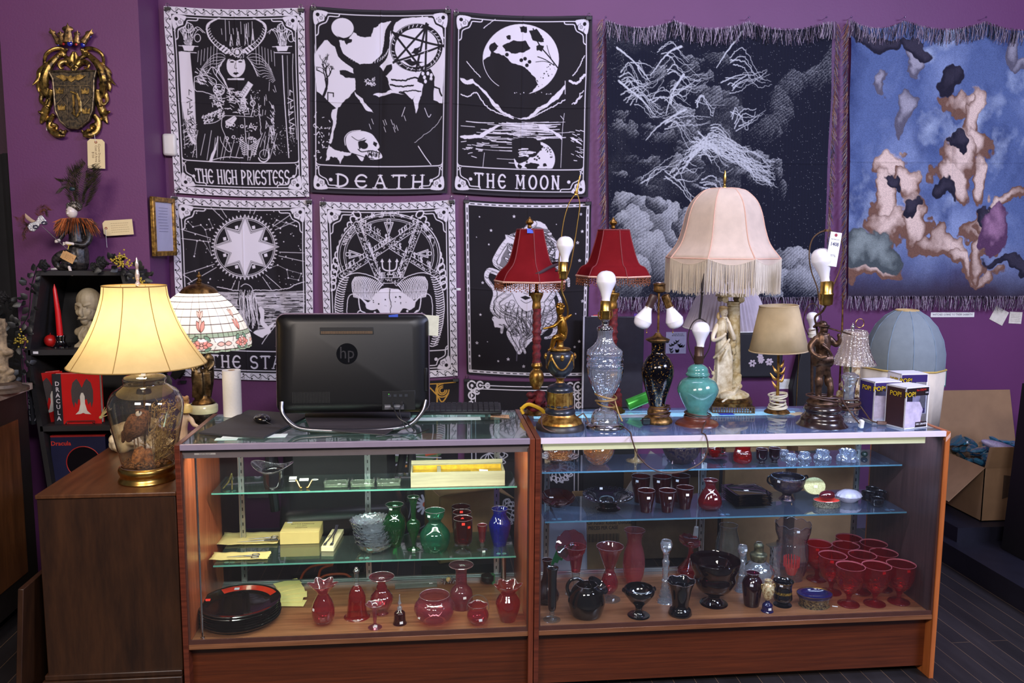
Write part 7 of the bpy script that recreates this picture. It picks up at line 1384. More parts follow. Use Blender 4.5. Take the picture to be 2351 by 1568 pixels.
# collectible boxes: windows left empty of figures
PURP=plain((52,34,96),.5,0,.05);REDB=plain((150,40,40),.5);YEL=plain((236,196,40),.5);WB=plain((236,232,238),.4,0,.02);RED2=plain((206,44,34),.5)
def popbox(u0,v0,u1,label,rz,side,face,l1,l2,num,hz=.158,dy=.0):
 a,b=on(u0,v0,TOP),on(u1,v0,TOP);wx=.118;d=.092;t=thing('collectible_box',label,'box',((a[0]+b[0])/2,a[1]+d/2+dy,TOP+.0006),rz)
 obj('carton',G().bb(-wx/2,wx/2,-d/2+.001,d/2,0,.012).bb(-wx/2,wx/2,-d/2+.001,d/2,hz-.012,hz).bb(-wx/2,-wx/2+.002,-d/2,d/2,0,hz).bb(-wx/2,wx/2,d/2-.002,d/2,0,hz).bb(wx/2-.005,wx/2,-d/2,-d/2+.005,0,hz).bb(-wx/2,-wx/2+.005,-d/2,-d/2+.005,0,hz).bb(wx/2-.004,wx/2,d/2-.02,d/2,0,hz),WB,t,smooth=False)
 obj('clear_window',G().bb(-wx/2+.005,wx/2-.005,-d/2+.001,-d/2+.0016,.012,hz-.012).bb(wx/2-.0006,wx/2,-d/2+.005,d/2-.02,.012,hz-.012),thin((244,246,250),(210,214,225),refl=2),t,smooth=False)
 obj('inner_tray',G().bb(-wx/2+.004,wx/2-.008,d/2-.02,d/2-.016,.01,hz-.01).bb(-.004,.03,-.01,.02,.012,.03),plain((150,140,156),.5,0,.2,60),t,smooth=False)
 obj('side_panel',G().bb(-wx/2-.0008,-wx/2,-d/2+.005,d/2-.004,.006,hz-.006),side,t,smooth=False)
 obj('header_band',G().bb(-wx/2+.003,wx/2-.003,-d/2-.0006,-d/2,hz-.034,hz-.004),face,t,smooth=False);obj('front_panel',G().prism([(-wx/2+.003,.006),(.02,.006),(.022,.04),(.03,.07),(.012,.10),(-wx/2+.003,.105)],-d/2-.0008,-d/2),plain((196,184,206),.5,0,.25,30),t,smooth=False)
 obj('name_plate',G().bb(-.005,wx/2-.006,-d/2-.001,-d/2,.004,.024),face,t,smooth=False)
 for M_,s_ in((TM(-.038,-d/2-.0012,hz-.028),.026),(TM(-wx/2-.0012,0,hz-.03,rz=-PI/2),.026)):text('POP!',s_,BLACK,M_@Matrix.Translation((0,0,-.0006)),t,bold=.0022);text('POP!',s_,YEL,M_@Matrix.Translation((0,0,.0003)),t)
 if l1:text(l1,.0115,RED2 if num else WB,TM(.017,-d/2-.0012,hz-.013),t,sx=.9);text(l2,.0105,WB,TM(.026,-d/2-.0014,.0155),t,sx=.85)
 if num:obj('number_disc',G().cyl(.011,.011,0,.0008,24,M=Matrix.Translation((.044,-d/2-.0006,hz-.024))@Matrix.Rotation(PI/2,4,'X')),BLACK,t);text(num,.0075,WB,TM(.044,-d/2-.0018,hz-.024),t)
 return t
popbox(2046,985,2148,'white edged collectible box with dark side and number 1429 before the drum shade',.30,plain((54,30,34),.4),plain((30,16,18),.5),'the CROW','ERIC DRAVEN','1429')
popbox(1988,972,2050,'purple sided collectible box just left of the one numbered 1429',.12,PURP,PURP,None,None,None,dy=.02).location[0]+=.035
popbox(2062,955,2148,'white topped collectible box mostly hidden behind the front one',.05,WB,PURP,None,None,None,hz=.165,dy=.03).location[0]+=.0
# ---------------- on the left showcase ----------------
SHELL=plain((11,10,12),.38,0,.1,200,.03,spec=.35)
p=at(812,952,3.02);m=mpp(p[0],3.02,1.15);bw,bh=346*m,226*m;t=thing('computer','black all in one computer seen from behind on a silver leg','computer',(p[0],3.04,TOP+.0006),.0)
z0=at(812,948,3.02)[2]-TOP;M0=Matrix.Translation((0,0,z0))@Matrix.Rotation(-.10,4,'X')
def rrect(w_,h_,r,n=6,top=1.0):
 pts=[]
 for cx_,cz_,a0 in((w_/2-r,h_-r,0),(-w_/2+r,h_-r,PI/2),(-w_/2+r,r,PI),(w_/2-r,r,3*PI/2)):
  for i in range(n+1):a=a0+PI/2*i/n;x=cx_+r*math.cos(a);z=cz_+r*math.sin(a);pts.append((x*(1-(1-top)*z/h_) if False else x,z))
 return pts
g=G();ly=[(0,1,1),(-.018,1,1),(-.034,.93,.93),(-.040,.80,.82)];n=len(rrect(1,1,.02));vsx=[]
for y,sx,sz in ly:
 for x,z in rrect(bw,bh,.03):vsx.append((x*sx,y,bh/2+(z-bh/2)*sz))
g.add(vsx,[(j*n+i,j*n+(i+1)%n,(j+1)*n+(i+1)%n,(j+1)*n+i) for j in range(3) for i in range(n)]+[tuple(range(n))[::-1],tuple(3*n+i for i in range(n))],M0)
sh=obj('rear_shell',g,SHELL,t,ang=.9);obj('bezel_edge',G().tube([(x,-.004,z) for x,z in rrect(bw+.002,bh+.002,.03)]+[(bw/2+.001,-.004,bh-.03)],.0028,6,M=M0),plain((150,132,150),.3,.8),t)
obj('vent_slot',G().box((-.02,-.0405,bh*.83),(bw*.35,.002,.026),M=M0),PBLACK,sh,bevel=.003);g=G();[g.box((-.02-bw*.165+i*bw*.33/46,-.0418,bh*.815),(.0016,.0016,.010),M=M0) for i in range(47)];obj('vent_grille',g,plain((150,120,90),.3,.8),sh,smooth=False)
obj('logo_disc',G().cyl(.038,.038,0,.0012,40,M=M0@Matrix.Translation((-.02,-.0398,bh*.60))@Matrix.Rotation(PI/2,4,'X')),plain((10,10,12),.15,0,.1),sh);text('hp',.062,plain((36,34,38),.3),M0@TM(-.02,-.0412,bh*.605)@Matrix.Shear('XZ',4,(0,0)),sh,sx=.9)
g=G();[g.box((-bw*.39+i*.0052,-.0405,bh*.16),(.0022,.0015,.040),M=M0) for i in range(26)];obj('lower_vents',g,plain((6,6,7),.5),sh,smooth=False)
obj('port_panel',G().box((bw*.30,-.0405,bh*.12),(.12,.002,.07),M=M0),PBLACK,sh,bevel=.001);g=G();[g.box((bw*.24+i*.02,-.042,bh*.17),(.011,.002,.009),M=M0) for i in range(4)];obj('ports',g,plain((70,72,78),.3,.6),sh,smooth=False);obj('spec_label',G().box((bw*.27,-.0418,bh*.055),(.07,.0006,.018),M=M0),plain((64,62,68),.5),sh,smooth=False);g=G();[g.box((bw*.21+i*.0022,-.0423,bh*.06),(.0009+.0006*(i%3),.0004,.006),M=M0) for i in range(26)];obj('barcode',g,plain((150,148,154),.6),sh,smooth=False)
obj('status_light',G().ell((bw*.235,-.042,bh*.185),(.0012,)*3,5,M=M0),plain((90,255,60),.4,emit=2),sh);obj('side_slot',G().box((bw/2-.011,-.027,bh*.33),(.012,.014,.085),M=M0),plain((6,6,8),.3),sh,bevel=.002)
obj('blue_tape',G().prism([(-.017,.0),(.017,.004),(.016,-.045),(.008,-.05),(-.002,-.040),(-.016,-.038)],-.001,0,M=M0@Matrix.Translation((bw*.268,-.034,bh-.004))@Matrix.Rotation(.42,4,'X')),plain((66,92,196),.55),t,smooth=False)
w2=bw/2;obj('silver_leg',G().tube(cr([(-w2+.02,-.026,z0+.045),(-w2+.025,-.040,z0+.004),(-w2+.07,-.058,.022),(-w2+.14,-.07,.010),(0,-.075,.006),(w2-.14,-.07,.010),(w2-.07,-.058,.022),(w2-.025,-.040,z0+.004),(w2-.01,-.026,z0+.045)],8),.0085,12),plain((120,118,124),.28,1,.05),t)
a,b,c_,d=[on(u,v,TOP+.012) for u,v in((700,958),(942,960),(884,997),(712,984))];o_=Vector(t.location)
pts=[Vector((q[0],q[1],0))-Vector((o_[0],o_[1],0)) for q in(a,b,c_,d)];g=G().add([(q[0],q[1],zz) for zz in(.006,.011) for q in pts],[(0,1,2,3),(7,6,5,4),(0,4,5,1),(1,5,6,2),(2,6,7,3),(3,7,4,0)]);g.tube([(pts[0][0],pts[0][1]+.02,.016),(pts[1][0],pts[1][1]+.02,.016)],.014,10)
obj('foot_plate',g,plain((46,40,42),.6,0,.1),t,bevel=.002)
BK=plain((20,18,20),.45);obj('power_cable',G().tube(cr([(bw*.26,-.07,z0+.04),(bw*.30,-.11,z0+.0),(bw*.36,-.12,.04),(bw*.40,-.10,.006),(bw*.30,-.13,.004),(bw*.16,-.16,.004)],6),.0028,6).tube(cr([(bw*.32,-.07,z0+.04),(bw*.31,-.10,z0+.01),(bw*.36,-.14,.02),(bw*.42,-.12,.004),(bw*.5,-.05,.003)],6),.0024,6).tube(cr([(bw*.26,-.05,z0+.04),(bw*.26,-.075,z0+.035)],3),.006,8).tube(cr([(bw*.32,-.05,z0+.04),(bw*.32,-.075,z0+.04)],3),.006,8),BK,t)
p=at(988,747,3.06);o=obj('sticky_note',G().box((0,0,0),(.062,.0006,.075)),plain((204,204,186),.8),loc=(p[0],3.06,p[2]),rot=(0,.06,-.2),smooth=False);o.parent=t;o.matrix_parent_inverse=Matrix.Translation(-Vector(t.location));o['label']='pale sticky note on the right edge'
# folder / mat, mouse, papers, keyboard
q=[on(u,v,TOP+.008) for u,v in((457,993),(605,1004),(712,952),(571,941))];g=G().add([(p_[0],p_[1],zz) for zz in(TOP+.0012,TOP+.009) for p_ in q],[(3,2,1,0),(4,5,6,7),(0,1,5,4),(1,2,6,5),(2,3,7,6),(3,0,4,7)])
o=obj('mouse_mat',g,plain((38,34,38),.85,0,.12,300,.1),bevel=.001);tag(o,'black folded mat under the computer mouse on the left showcase','mouse mat')
p=on(600,972,TOP+.009);t=thing('computer_mouse','glossy black computer mouse on the black mat','mouse',(p[0],p[1]+.02,TOP+.0095),.5);obj('shell',G().ell((0,0,.012),(.030,.048,.019),14),plain((12,12,14),.15,coat=.6),t);obj('scroll_wheel',G().ell((0,-.03,.024),(.004,.010,.006),8).box((0,-.02,.029),(.001,.03,.001)),plain((60,60,64),.4),t)
obj('mouse_cable',G().tube(cr([(0.0,-.046,.01),(.03,-.06,-.004),(.09,-.03,-.005),(.13,-.01,-.006),(.17,-.0,-.006),(.2,.03,-.006)],6),.0018,6),BK,t)
for(u,v,w_,h_,rz,nm,lbl,mt) in((585,1001,.22,.05,-.02,'paper_sheet','white paper sheet showing at the front under the black mat',plain((214,224,220),.7)),(1003,962,.34,.05,0,'paper_sheet','long pale paper under the keyboard beside the computer',plain((206,222,212),.7)),(520,1008,.075,.03,0,'paper_slip','pale green slip near the left front corner of the glass top',plain((196,214,206),.7)),(1455,955,.30,.05,0,'lit_band','pale strip coloured as the bright lit band behind the crystal lamp',plain((205,215,240),.7)),(1830,950,.07,.04,.4,'paper_slip','cream slip left of the musketeer lamp base',plain((220,200,160),.8))):  # strip behind the crystal lamp: a lit band imitated by pale colour
 p=on(u,v,TOP);o=obj(nm,G().box((0,0,0),(w_,h_,.0008)),mt,loc=(p[0],p[1],TOP+.0006),rot=(0,0,rz),smooth=False);tag(o,lbl,'paper')
p=on(1150,957,TOP);o=obj('sticky_note',G().add([(-.04,-.028,.004),(.036,-.032,.0),(.03,.03,.001),(-.042,.03,.001),(-.002,-.01,.002)],[(0,1,4),(1,2,4),(2,3,4),(3,0,4)]),plain((222,180,140),.8),loc=(p[0],p[1],TOP+.001),rot=(0,0,-.15));tag(o,'handwritten peach sticky note near the centre divider','note')
scrawl(.056,.046,5,Matrix.Translation((-.004,0,.0042))@Matrix.Rotation(-PI/2,4,'X'),o,plain((120,80,60),.8))
p=on(1060,958,TOP);t=thing('keyboard','black computer keyboard tilted on its feet behind the computer','keyboard',(p[0]-.05,p[1]+.06,TOP+.0006),-.04);obj('keyboard_body',G().box((0,0,.022),(.42,.12,.012),rx=.12),PBLACK,t,bevel=.003);g=G()
for r_ in range(5):[g.box((-.19+i*.0212,-.045+r_*.021,.031+(-.045+r_*.021)*.12),(.017,.016,.006),rx=.12) for i in range(19)]
obj('keys',g,plain((40,40,44),.5),t,smooth=False);obj('foot',G().box((.15,-.05,.009),(.012,.006,.018)),PBLACK,t);obj('foot',G().box((-.15,-.05,.009),(.012,.006,.018)),PBLACK,t)
p=on(535,953,TOP);t=thing('paper_towel_roll','white paper towel roll standing at the back of the left showcase','paper roll',(at(536,950,3.30)[0],3.29,TOP+.0006));hh=at(534,850,3.29)[2]-TOP;r_=20.5*mpp(*t.location);obj('roll',G().lathe([(.014,.001),(r_,0),(r_,hh),(.014,hh)],40),plain((226,222,218),.9,0,.03,120,.3),t,ang=.5);obj('core',G().lathe([(.0145,0),(.0145,hh)],20),CARD,t)
o=obj('crumpled_bag',G().ell((0,0,.012),(.05,.02,.014),9).ell((.04,.005,.01),(.03,.02,.011),8).ell((-.03,.01,.016),(.02,.015,.014),7),thin((220,220,222),(150,150,160),.3,(200,190,195),rough=.15,bumpy=.8,bsc=60),loc=(at(775,948,3.24)[0],3.24,TOP+.001));tag(o,'crumpled clear plastic wrap under the computer','plastic wrap')
# ---------------- glass jar lamp on the brown cabinet ----------------
CT=.8005;t,m=lamp('jar_lamp','large glass jar lamp holding a stuffed quail under a glowing cream bell shade',338,1117,61,CT);cx=335
lv(t,'brass_base',338,[(61,None),(62,1098),(57,1088),(61,1078),(60,1070),(55,1066)],BRASS);JAR=thin((246,244,236),(170,168,158),.02,refl=2.2)
lv(t,'glass_jar',335,[(54,1070),(58,1055),(70,1000),(79,950),(80,925),(70,900),(52,886),(45,880),(46,868),(40,862),(24,858)],JAR,n=48,base=False);lv(t,'cap',331,[(26,860),(22,855),(12,852),(11,848)],CHROME,base=False)
obj('lamp_pole',G().tube([loc(t,333,1068),loc(t,331,850),loc(t,314,655)],.0042),DBRASS,t)
L_=lambda u,v,dy=0:(loc(t,u,v)[0],dy,loc(t,u,v)[2]);mm=m
MOSS=aged((60,36,18),(150,100,54),.9,0,120,.9)
g=G();rg=random.Random(3)
for k in range(200):a=rg.uniform(0,2*PI);r_=50*m*math.sqrt(rg.random());g.ell((r_*math.cos(a),r_*math.sin(a),.06+rg.uniform(0,.012)),(.006,.004,.005),4)
o=obj('moss_bed',g,MOSS,t);o['kind']='stuff';obj('bark_piece',G().tube([L_(318,1062,-.02),L_(326,1034,-.02),L_(334,1026,-.015)],[.024,.022,.012],9).tube([L_(344,1062,-.01),L_(340,1030,-.01)],[.022,.016],8),aged((90,52,22),(176,110,50),.8,0,80,.8),t)
FEA=aged((66,40,26),(124,78,46),.9,0,110,.8);g=G();lb(g,[(296,1008,0,8),(304,990,0,22),(318,970,0,26),(326,955,0,20),(322,946,0,12)]);lb(g,[(286,995,.0,8),(280,1015,.01,4)]);g.ell(L_(322,941,-.004),(10*m,11*m,10*m),10);bd_=obj('quail',g,FEA,t,remesh=.003);bd_['label']='brown stuffed quail'
obj('white_throat',G().ell(L_(323,948,-.016),(8*m,8*m,8*m),8),plain((206,196,180),.8),bd_);obj('head_stripe',G().ell(L_(321,934,-.005),(10*m,11*m,4*m),8),plain((52,36,28),.8),bd_);obj('beak',G().tube([L_(326,941,-.024),L_(328,944,-.036)],[.003,.0008],6),plain((40,34,32),.4),bd_);obj('quail_leg',G().tube([L_(316,1005),L_(318,1030)],.0025).tube([L_(308,1005),L_(309,1030)],.0025),plain((120,90,60),.6),bd_)
g=G();rg=random.Random(6)
for k in range(420):
 u,v=rg.gauss(372,16),rg.uniform(925,1040);dy=rg.uniform(-.05,.06);a=L_(355+rg.uniform(-12,12),1062,dy*.3);b=L_(min(u,404),v,dy);mid=((a[0]+b[0])/2+rg.uniform(-.01,.01),(a[1]+b[1])/2,(a[2]+b[2])/2)
 if k<90:g.tube([a,mid,b],.0008,3,False)
 e=Vector(b);g.tube([e,e+Vector((rg.uniform(-.012,.012),rg.uniform(-.012,.012),rg.uniform(-.004,.014)))],[.0024,.0006],3,False)
o=obj('dried_grasses',g,[aged((110,76,40),(190,160,100),.9,0,60,.3)],t,smooth=False);o['kind']='stuff'
LS=shade_mat((222,198,146),.55,sc=10,var=.08,name='parchment_shade');Y_=t.location[1]
P=cr([(h*m,0,at(313,y,Y_)[2]-t.location[2]) for h,y in((67,656),(70,680),(80,715),(96,755),(118,795),(146,836))],5);X0=loc(t,313,750)[0]
obj('bell_shade',G().lathe([(p_[0],p_[2]) for p_ in P],64,Matrix.Translation((X0,0,0))),LS,t);sh=[x for x in bpy.data.objects if x.name.startswith('bell_shade')][0]
g=G();[g.tube([(X0+p_[0]*math.cos(a)*1.004,p_[0]*math.sin(a)*1.004,p_[2]) for p_ in P],.0015,6) for a in[-PI/2+.0+k*PI/4-.02 for k in range(8)]];[g.torus(P[i][0],.0022,60,6,Matrix.Translation((X0,0,P[i][2]))) for i in(0,-1)];obj('shade_ribs',g,plain((150,118,60),.8),sh)
lv(t,'crystal_finial',315,[(4,656),(6,651),(3,645),(4,640),(5,630),(3,618),(4,608),(3,600),(1,591)],aged((170,140,120),(230,214,206),.15,.4,90,.4),n=10)
q=at(313,740,Y_);point('lamp_bulb_light',(q[0],Y_,q[2]),2.5,(1,.82,.56),.035);point('lamp_bulb_light',(q[0],Y_,q[2]-.10),1.5,(1,.82,.56),.03)
# ---------------- stained glass lamp ----------------
Yt=3.56;X_=at(466,990,Yt)[0];t=thing('stained_glass_lamp','stained glass dome lamp with pink flowers on a bronze two figure stand','lamp',(X_,Yt,CT));m=mpp(X_,Yt,1.0);cx=467
lv(t,'dark_bowl_base',cx,[(30,None),(18,1003),(14,990),(20,975),(29,955),(30,946)],aged((26,22,20),(64,52,44),.4,.4,80,.6));lv(t,'onyx_disc',cx,[(31,946),(32,942),(32,930),(28,926)],plain((226,222,180),.25,0,.1,14,coat=.5),sm=False,base=False);lv(t,'bronze_ring',cx,[(24,928),(24,922),(17,914),(14,906)],DBRASS,base=False)
L_=lambda u,v,dy=0:(loc(t,u,v)[0],dy,loc(t,u,v)[2]);mm=m;g=G()
for s_,dy in((-8,-.015),(8,.01)):
 x=466+s_;lb(g,[(x-s_*.3,912,dy,12),(x,885,dy,14),(x+s_*.3,860,dy,14),(x+s_*.5,840,dy,11),(x+s_*.5,824,dy,12),(x+s_*.4,815,dy,6),(x+s_*.4,808,dy,5)]);g.ell(L_(x+s_*.5,803,dy),(8*m,8*m,9*m),10);lb(g,[(x+s_*1.3,822,dy,5),(x+s_*1.9,838,dy-.01,4),(x+s_,848,dy-.03,3)]);lb(g,[(x-s_*.3,822,dy,5),(x-s_*.6,834,dy-.02,4),(x,842,dy-.03,3)])
 for k in range(6):lb(g,[(x-10+k*4,908,dy-.022,2),(x-8+k*4,880,dy-.028,2.2),(x-5+k*3,855,dy-.024,2)])
obj('bronze_figures',g,aged((56,44,30),(128,106,74),.35,.85,30,.2),t,remesh=.003);obj('lamp_stem',G().tube([L_(466,815),L_(461,650)],.005),DBRASS,t)
# dome in three bands: pane grid and flowers as its own glass pattern
def domemat():
 m_,nt,b=new('leaded_glass');nt.nodes.remove(b);N=nt.nodes.new;L=nt.links.new
 a=N('ShaderNodeAttribute');a.attribute_name='print';df=N('ShaderNodeBsdfDiffuse');tl=N('ShaderNodeBsdfTranslucent');gl=N('ShaderNodeBsdfGlossy');gl.inputs['Roughness'].default_value=.15
 L(a.outputs[0],df.inputs[0]);L(a.outputs[0],tl.inputs[0]);ms=N('ShaderNodeMixShader');ms.inputs[0].default_value=.6;L(df.outputs[0],ms.inputs[1]);L(tl.outputs[0],ms.inputs[2])
 m2=N('ShaderNodeMixShader');m2.inputs[0].default_value=.05;L(ms.outputs[0],m2.inputs[1]);L(gl.outputs[0],m2.inputs[2]);L(m2.outputs[0],nt.nodes['Material Output'].inputs[0]);return m_
A=Art([(0,0),(1,0),(1,1),(0,1)],1100,210,s2l((250,246,240)),seed=2);LD=s2l((60,34,30))
def lnp(p,w_=2.1,c=LD):A.strokep(np.array(p,float),w_,c)
W_,H_=1100,210
SG=s2l((170,190,168));PK=s2l((240,160,150));PK2=s2l((248,200,190));GR=s2l((120,158,136))
for y0,y1 in((136,150),(196,210)):
 A.fillp(np.array([(0,y0),(W_,y0),(W_,y1),(0,y1)],float),SG);[lnp([(0,y),(W_,y)]) for y in(y0,y1)]
 for k in range(56):lnp([(k*W_/56,y0),(k*W_/56,y1)])
for k in range(28):lnp([(k*W_/28,0),(k*W_/28,136)]);
for y in(14,30,48,68,90,112):lnp([(0,y),(W_,y)])
def petal(cx_,cy_,a,l,w_,c):
 d,e=np.array([math.cos(a),math.sin(a)]),np.array([-math.sin(a),math.cos(a)]);o=np.array([cx_,cy_]);p_=A.smooth(np.array([o,o+d*l*.5+e*w_,o+d*l,o+d*l*.5-e*w_]),True);A.fillp(p_,c);lnp(np.vstack([p_,p_[:1]]))
for k in range(7):
 x=(k+.5)*W_/7
 for a in(0,PI):petal(x,172,a,36,9,PK);petal(x+a/PI*0,172,a+.6*(1 if a==0 else-1),24,8,PK);petal(x,172,a-.6*(1 if a==0 else-1),24,8,PK)
 petal(x,172,PI/2,20,7,PK2);petal(x,172,-PI/2,20,7,PK2);p_=np.array([(x+5*math.cos(t_),172+5*math.sin(t_)) for t_ in np.linspace(0,6.28,14)]);A.fillp(p_,PK2);lnp(p_)
 for s_ in(-1,1):petal(x+s_*30,160,PI/2-s_*.9+PI,26,7,GR);petal(x+s_*30,184,-(PI/2-s_*.9)+PI,26,7,GR);petal(x+s_*52,172,0 if s_>0 else PI,26,8,PK2);lnp([(x+s_*40,150),(x+s_*46,165)]);lnp([(x+s_*40,196),(x+s_*46,180)])
 lnp([(x+78,150),(x+78,196)],2)
 for s_ in(-1,0,1):petal(x,132,-PI/2+s_*.42,34 if s_ else 38,7,PK if s_ else PK2)
 for s_ in(-1,0,1):petal(x,96,-PI/2+s_*.5,26,5,PK2)
X0,=(loc(t,456,730)[0],);prof=[(30,666),(48,677),(66,693),(82,712),(94,732),(104,752),(111,770),(113.5,786),(113,796)]
P=cr([(h*m,0,at(456,y,Yt)[2]-t.location[2]) for h,y in prof],26);hN=H_;n_=550;Pi=[P[min(int(j/(hN-1)*(len(P)-1)),len(P)-1)] for j in range(hN)]
vv=np.zeros((hN,n_,3),np.float32);aa=np.arange(n_)*2*PI/n_-PI/2-.15
for j in range(hN):vv[j,:,0]=X0+Pi[j][0]*np.cos(aa);vv[j,:,1]=Pi[j][0]*np.sin(aa);vv[j,:,2]=Pi[j][2]-(.003*np.abs(np.sin(aa*14)) if j>195 else 0)
I=np.arange(hN*n_).reshape(hN,n_);F=np.stack([I[:-1],np.roll(I,-1,1)[:-1],np.roll(I,-1,1)[1:],I[1:]],-1).reshape(-1,4)
me=bpy.data.meshes.new('glass_dome');me.vertices.add(hN*n_);me.vertices.foreach_set('co',vv.ravel());me.loops.add(F.size);me.loops.foreach_set('vertex_index',F.astype(np.int32).ravel());me.polygons.add(len(F));me.polygons.foreach_set('loop_start',np.arange(0,F.size,4,dtype=np.int32));me.update(calc_edges=True);me.polygons.foreach_set('use_smooth',np.ones(len(F),bool))
colr=A.a.reshape(hN,n_,2,3).mean(2);me.color_attributes.new('print','FLOAT_COLOR','POINT').data.foreach_set('color',np.concatenate([colr.reshape(-1,3),np.ones((hN*n_,1))],1).astype(np.float32).ravel())
me.materials.append(domemat());o=bpy.data.objects.new('glass_dome',me);C.objects.link(o);o.parent=t;o['label']='white leaded glass dome with pink flower border'
lv(t,'metal_cap',456,[(42,672),(34,662),(22,655),(8,650),(4,645)],DBRASS,base=False);lv(t,'finial',457,[(4,648),(6,643),(3,638),(6,634),(2,628),(1,624)],DBRASS,n=12)
q=at(456,745,Yt);point('lamp_bulb_light',(q[0],Yt,q[2]),2.2,(1,.90,.78),.04)
# stone and pale figurines on the cabinet
p=on(262,1072,CT);t=thing('rock_sculpture','cream stone rock sculpture with swirled drapery behind the jar lamp','sculpture',(p[0],3.42,CT));g=G();rg=random.Random(9)
for k in range(34):x=rg.uniform(-.09,.10);z=rg.uniform(.0,1)**1.2*(.085 if x<0 else .12);g.ell((x,rg.uniform(-.04,.05),z+.014),(rg.uniform(.02,.04),.03,rg.uniform(.015,.03)),5)
obj('rock',g,aged((176,150,112),(222,206,172),.8,0,20,.7),t,remesh=.006);
for k in range(3):a=k*.012;obj('drapery_fold',G().tube(cr([(.04+a,-.07,.15-a),(.01+a,-.085,.12),(.012+a,-.09,.07),(.05+a,-.09,.035),(.10+a,-.085,.015)],6),.0065,8),aged((190,176,160),(214,204,196),.5,0,30,.1),t)
t=thing('pale_figurine','pale crouching figure with curly hair and a yellow sea shell beside the showcase','figurine',(at(432,1000,3.36)[0],3.36,CT));L_=lambda u,v,dy=0:(loc(t,u,v)[0],dy,loc(t,u,v)[2]);mm=m=mpp(*t.location);SK=aged((206,172,140),(226,200,170),.5,0,14,.05)
g=G();lb(g,[(418,1020,0,15),(417,985,0,13),(420,960,0,14),(426,945,0,9)]);lb(g,[(428,958,0,7),(440,962,-.01,6),(448,972,-.02,5),(456,976,-.02,4)]);[lb(g,[(456+k,974+k*1.6,-.02,1.7),(462-k,978+k*2.6,-.025,1.4)]) for k in range(4)];g.ell(L_(418,932,0),(11*m,11*m,13*m),10);lb(g,[(415,1048,.0,18),(416,1020,.0,16)])
obj('body',g,SK,t,remesh=.003);g=G();[g.ell(L_(418+12*math.cos(k),922+10*math.sin(k*1.7),.01*math.sin(k*3)),(5*m,)*3,5) for k in range(26)];obj('curly_hair',g,aged((150,110,76),(190,150,110),.7,0,50,.4),t,remesh=.003)
t.location[2]=CT;o=obj('sea_shell',G().lathe([(1e-4,0),(12*m,.004),(13*m,.02),(9*m,.034),(1e-4,.04)],20,Matrix.Translation(L_(432,946,-.02)),ribs(8,.06)),plain((224,196,120),.4,0,.1),t);o=obj('stone_seat',G().box((.0,0,.02),(.09,.07,.04)),aged((186,156,110),(226,208,170),.8,0,20,.5),t,bevel=.008)
# ---------------- crest, bookshelf and the left corner ----------------
YP=4.155
def W(t,u,v,dy=0,Y=None):p=at(u,v,(Y or YP)+dy);return(p[0]-t.location[0],p[1]-t.location[1],p[2]-t.location[2])
t=thing('wall_crest','gilt and black coat of arms plaque with jewelled crown on the purple pier','plaque',tuple(at(172,300,YP)));m=mm=mpp(*t.location);L_=lambda u,v,dy=-.03:W(t,u,v,dy)
SHD=aged((30,27,26),(84,70,50),.45,.6,90,.5);GD=aged((58,46,32),(196,158,84),.34,.9,38,.4)
sh_=[(115,166),(140,164),(172,166),(200,163),(223,164),(218,182),(217,220),(214,255),(205,277),(182,296),(158,294),(141,279),(130,255),(127,215),(124,182)]
pts=[(L_(u,v)[0],L_(u,v)[2]) for u,v in sh_];g=G().prism(pts,-.042,-.004);obj('shield',g,SHD,t,smooth=False,bevel=.004)
g=G().tube([(x,-.043,z) for x,z in pts+pts[:1]],.0055,8);[g.tube([L_(*p,-.043) for p in q],.0028,6) for q in([(125,197),(217,196)],[(153,197),(157,290)],[(184,196),(188,292)],[(155,245),(130,215)],[(155,212),(130,240)],[(186,250),(214,218)])];obj('shield_ribs',g,aged((60,52,46),(140,120,90),.4,.8),t)
g=G().tube([L_(u,v,-.046) for u,v in((162,210),(176,216),(183,232),(184,255),(176,268),(165,258))],[.004,.006,.007,.007,.006,.004],6,flat=.5).tube([L_(168,218,-.046),L_(170,262,-.046)],.005,6)
for u,v in((140,209),(199,210),(145,247),(201,255)):
 g.prism([(L_(u+a,v+b)[0],L_(u+a,v+b)[2]) for a,b in((-8,7),(8,7),(9,-6),(4,0),(0,-7),(-4,0),(-9,-6))],-.048,-.042)
g.prism([(L_(u,v)[0],L_(u,v)[2]) for u,v in((132,177),(145,173),(160,178),(166,174),(172,178),(186,172),(200,176),(192,182),(184,186),(176,184),(167,190),(158,185),(150,188),(142,183))],-.048,-.042)
obj('gold_emblems',g,GD,t,smooth=False)
g=G()
def sc_(pts,r):g.tube(cr([L_(u,v,-.022+.012*math.sin(i*1.3)) for i,(u,v) in enumerate(pts)],5),crs([x*m*1.12 for x in r],5),8,flat=.8)
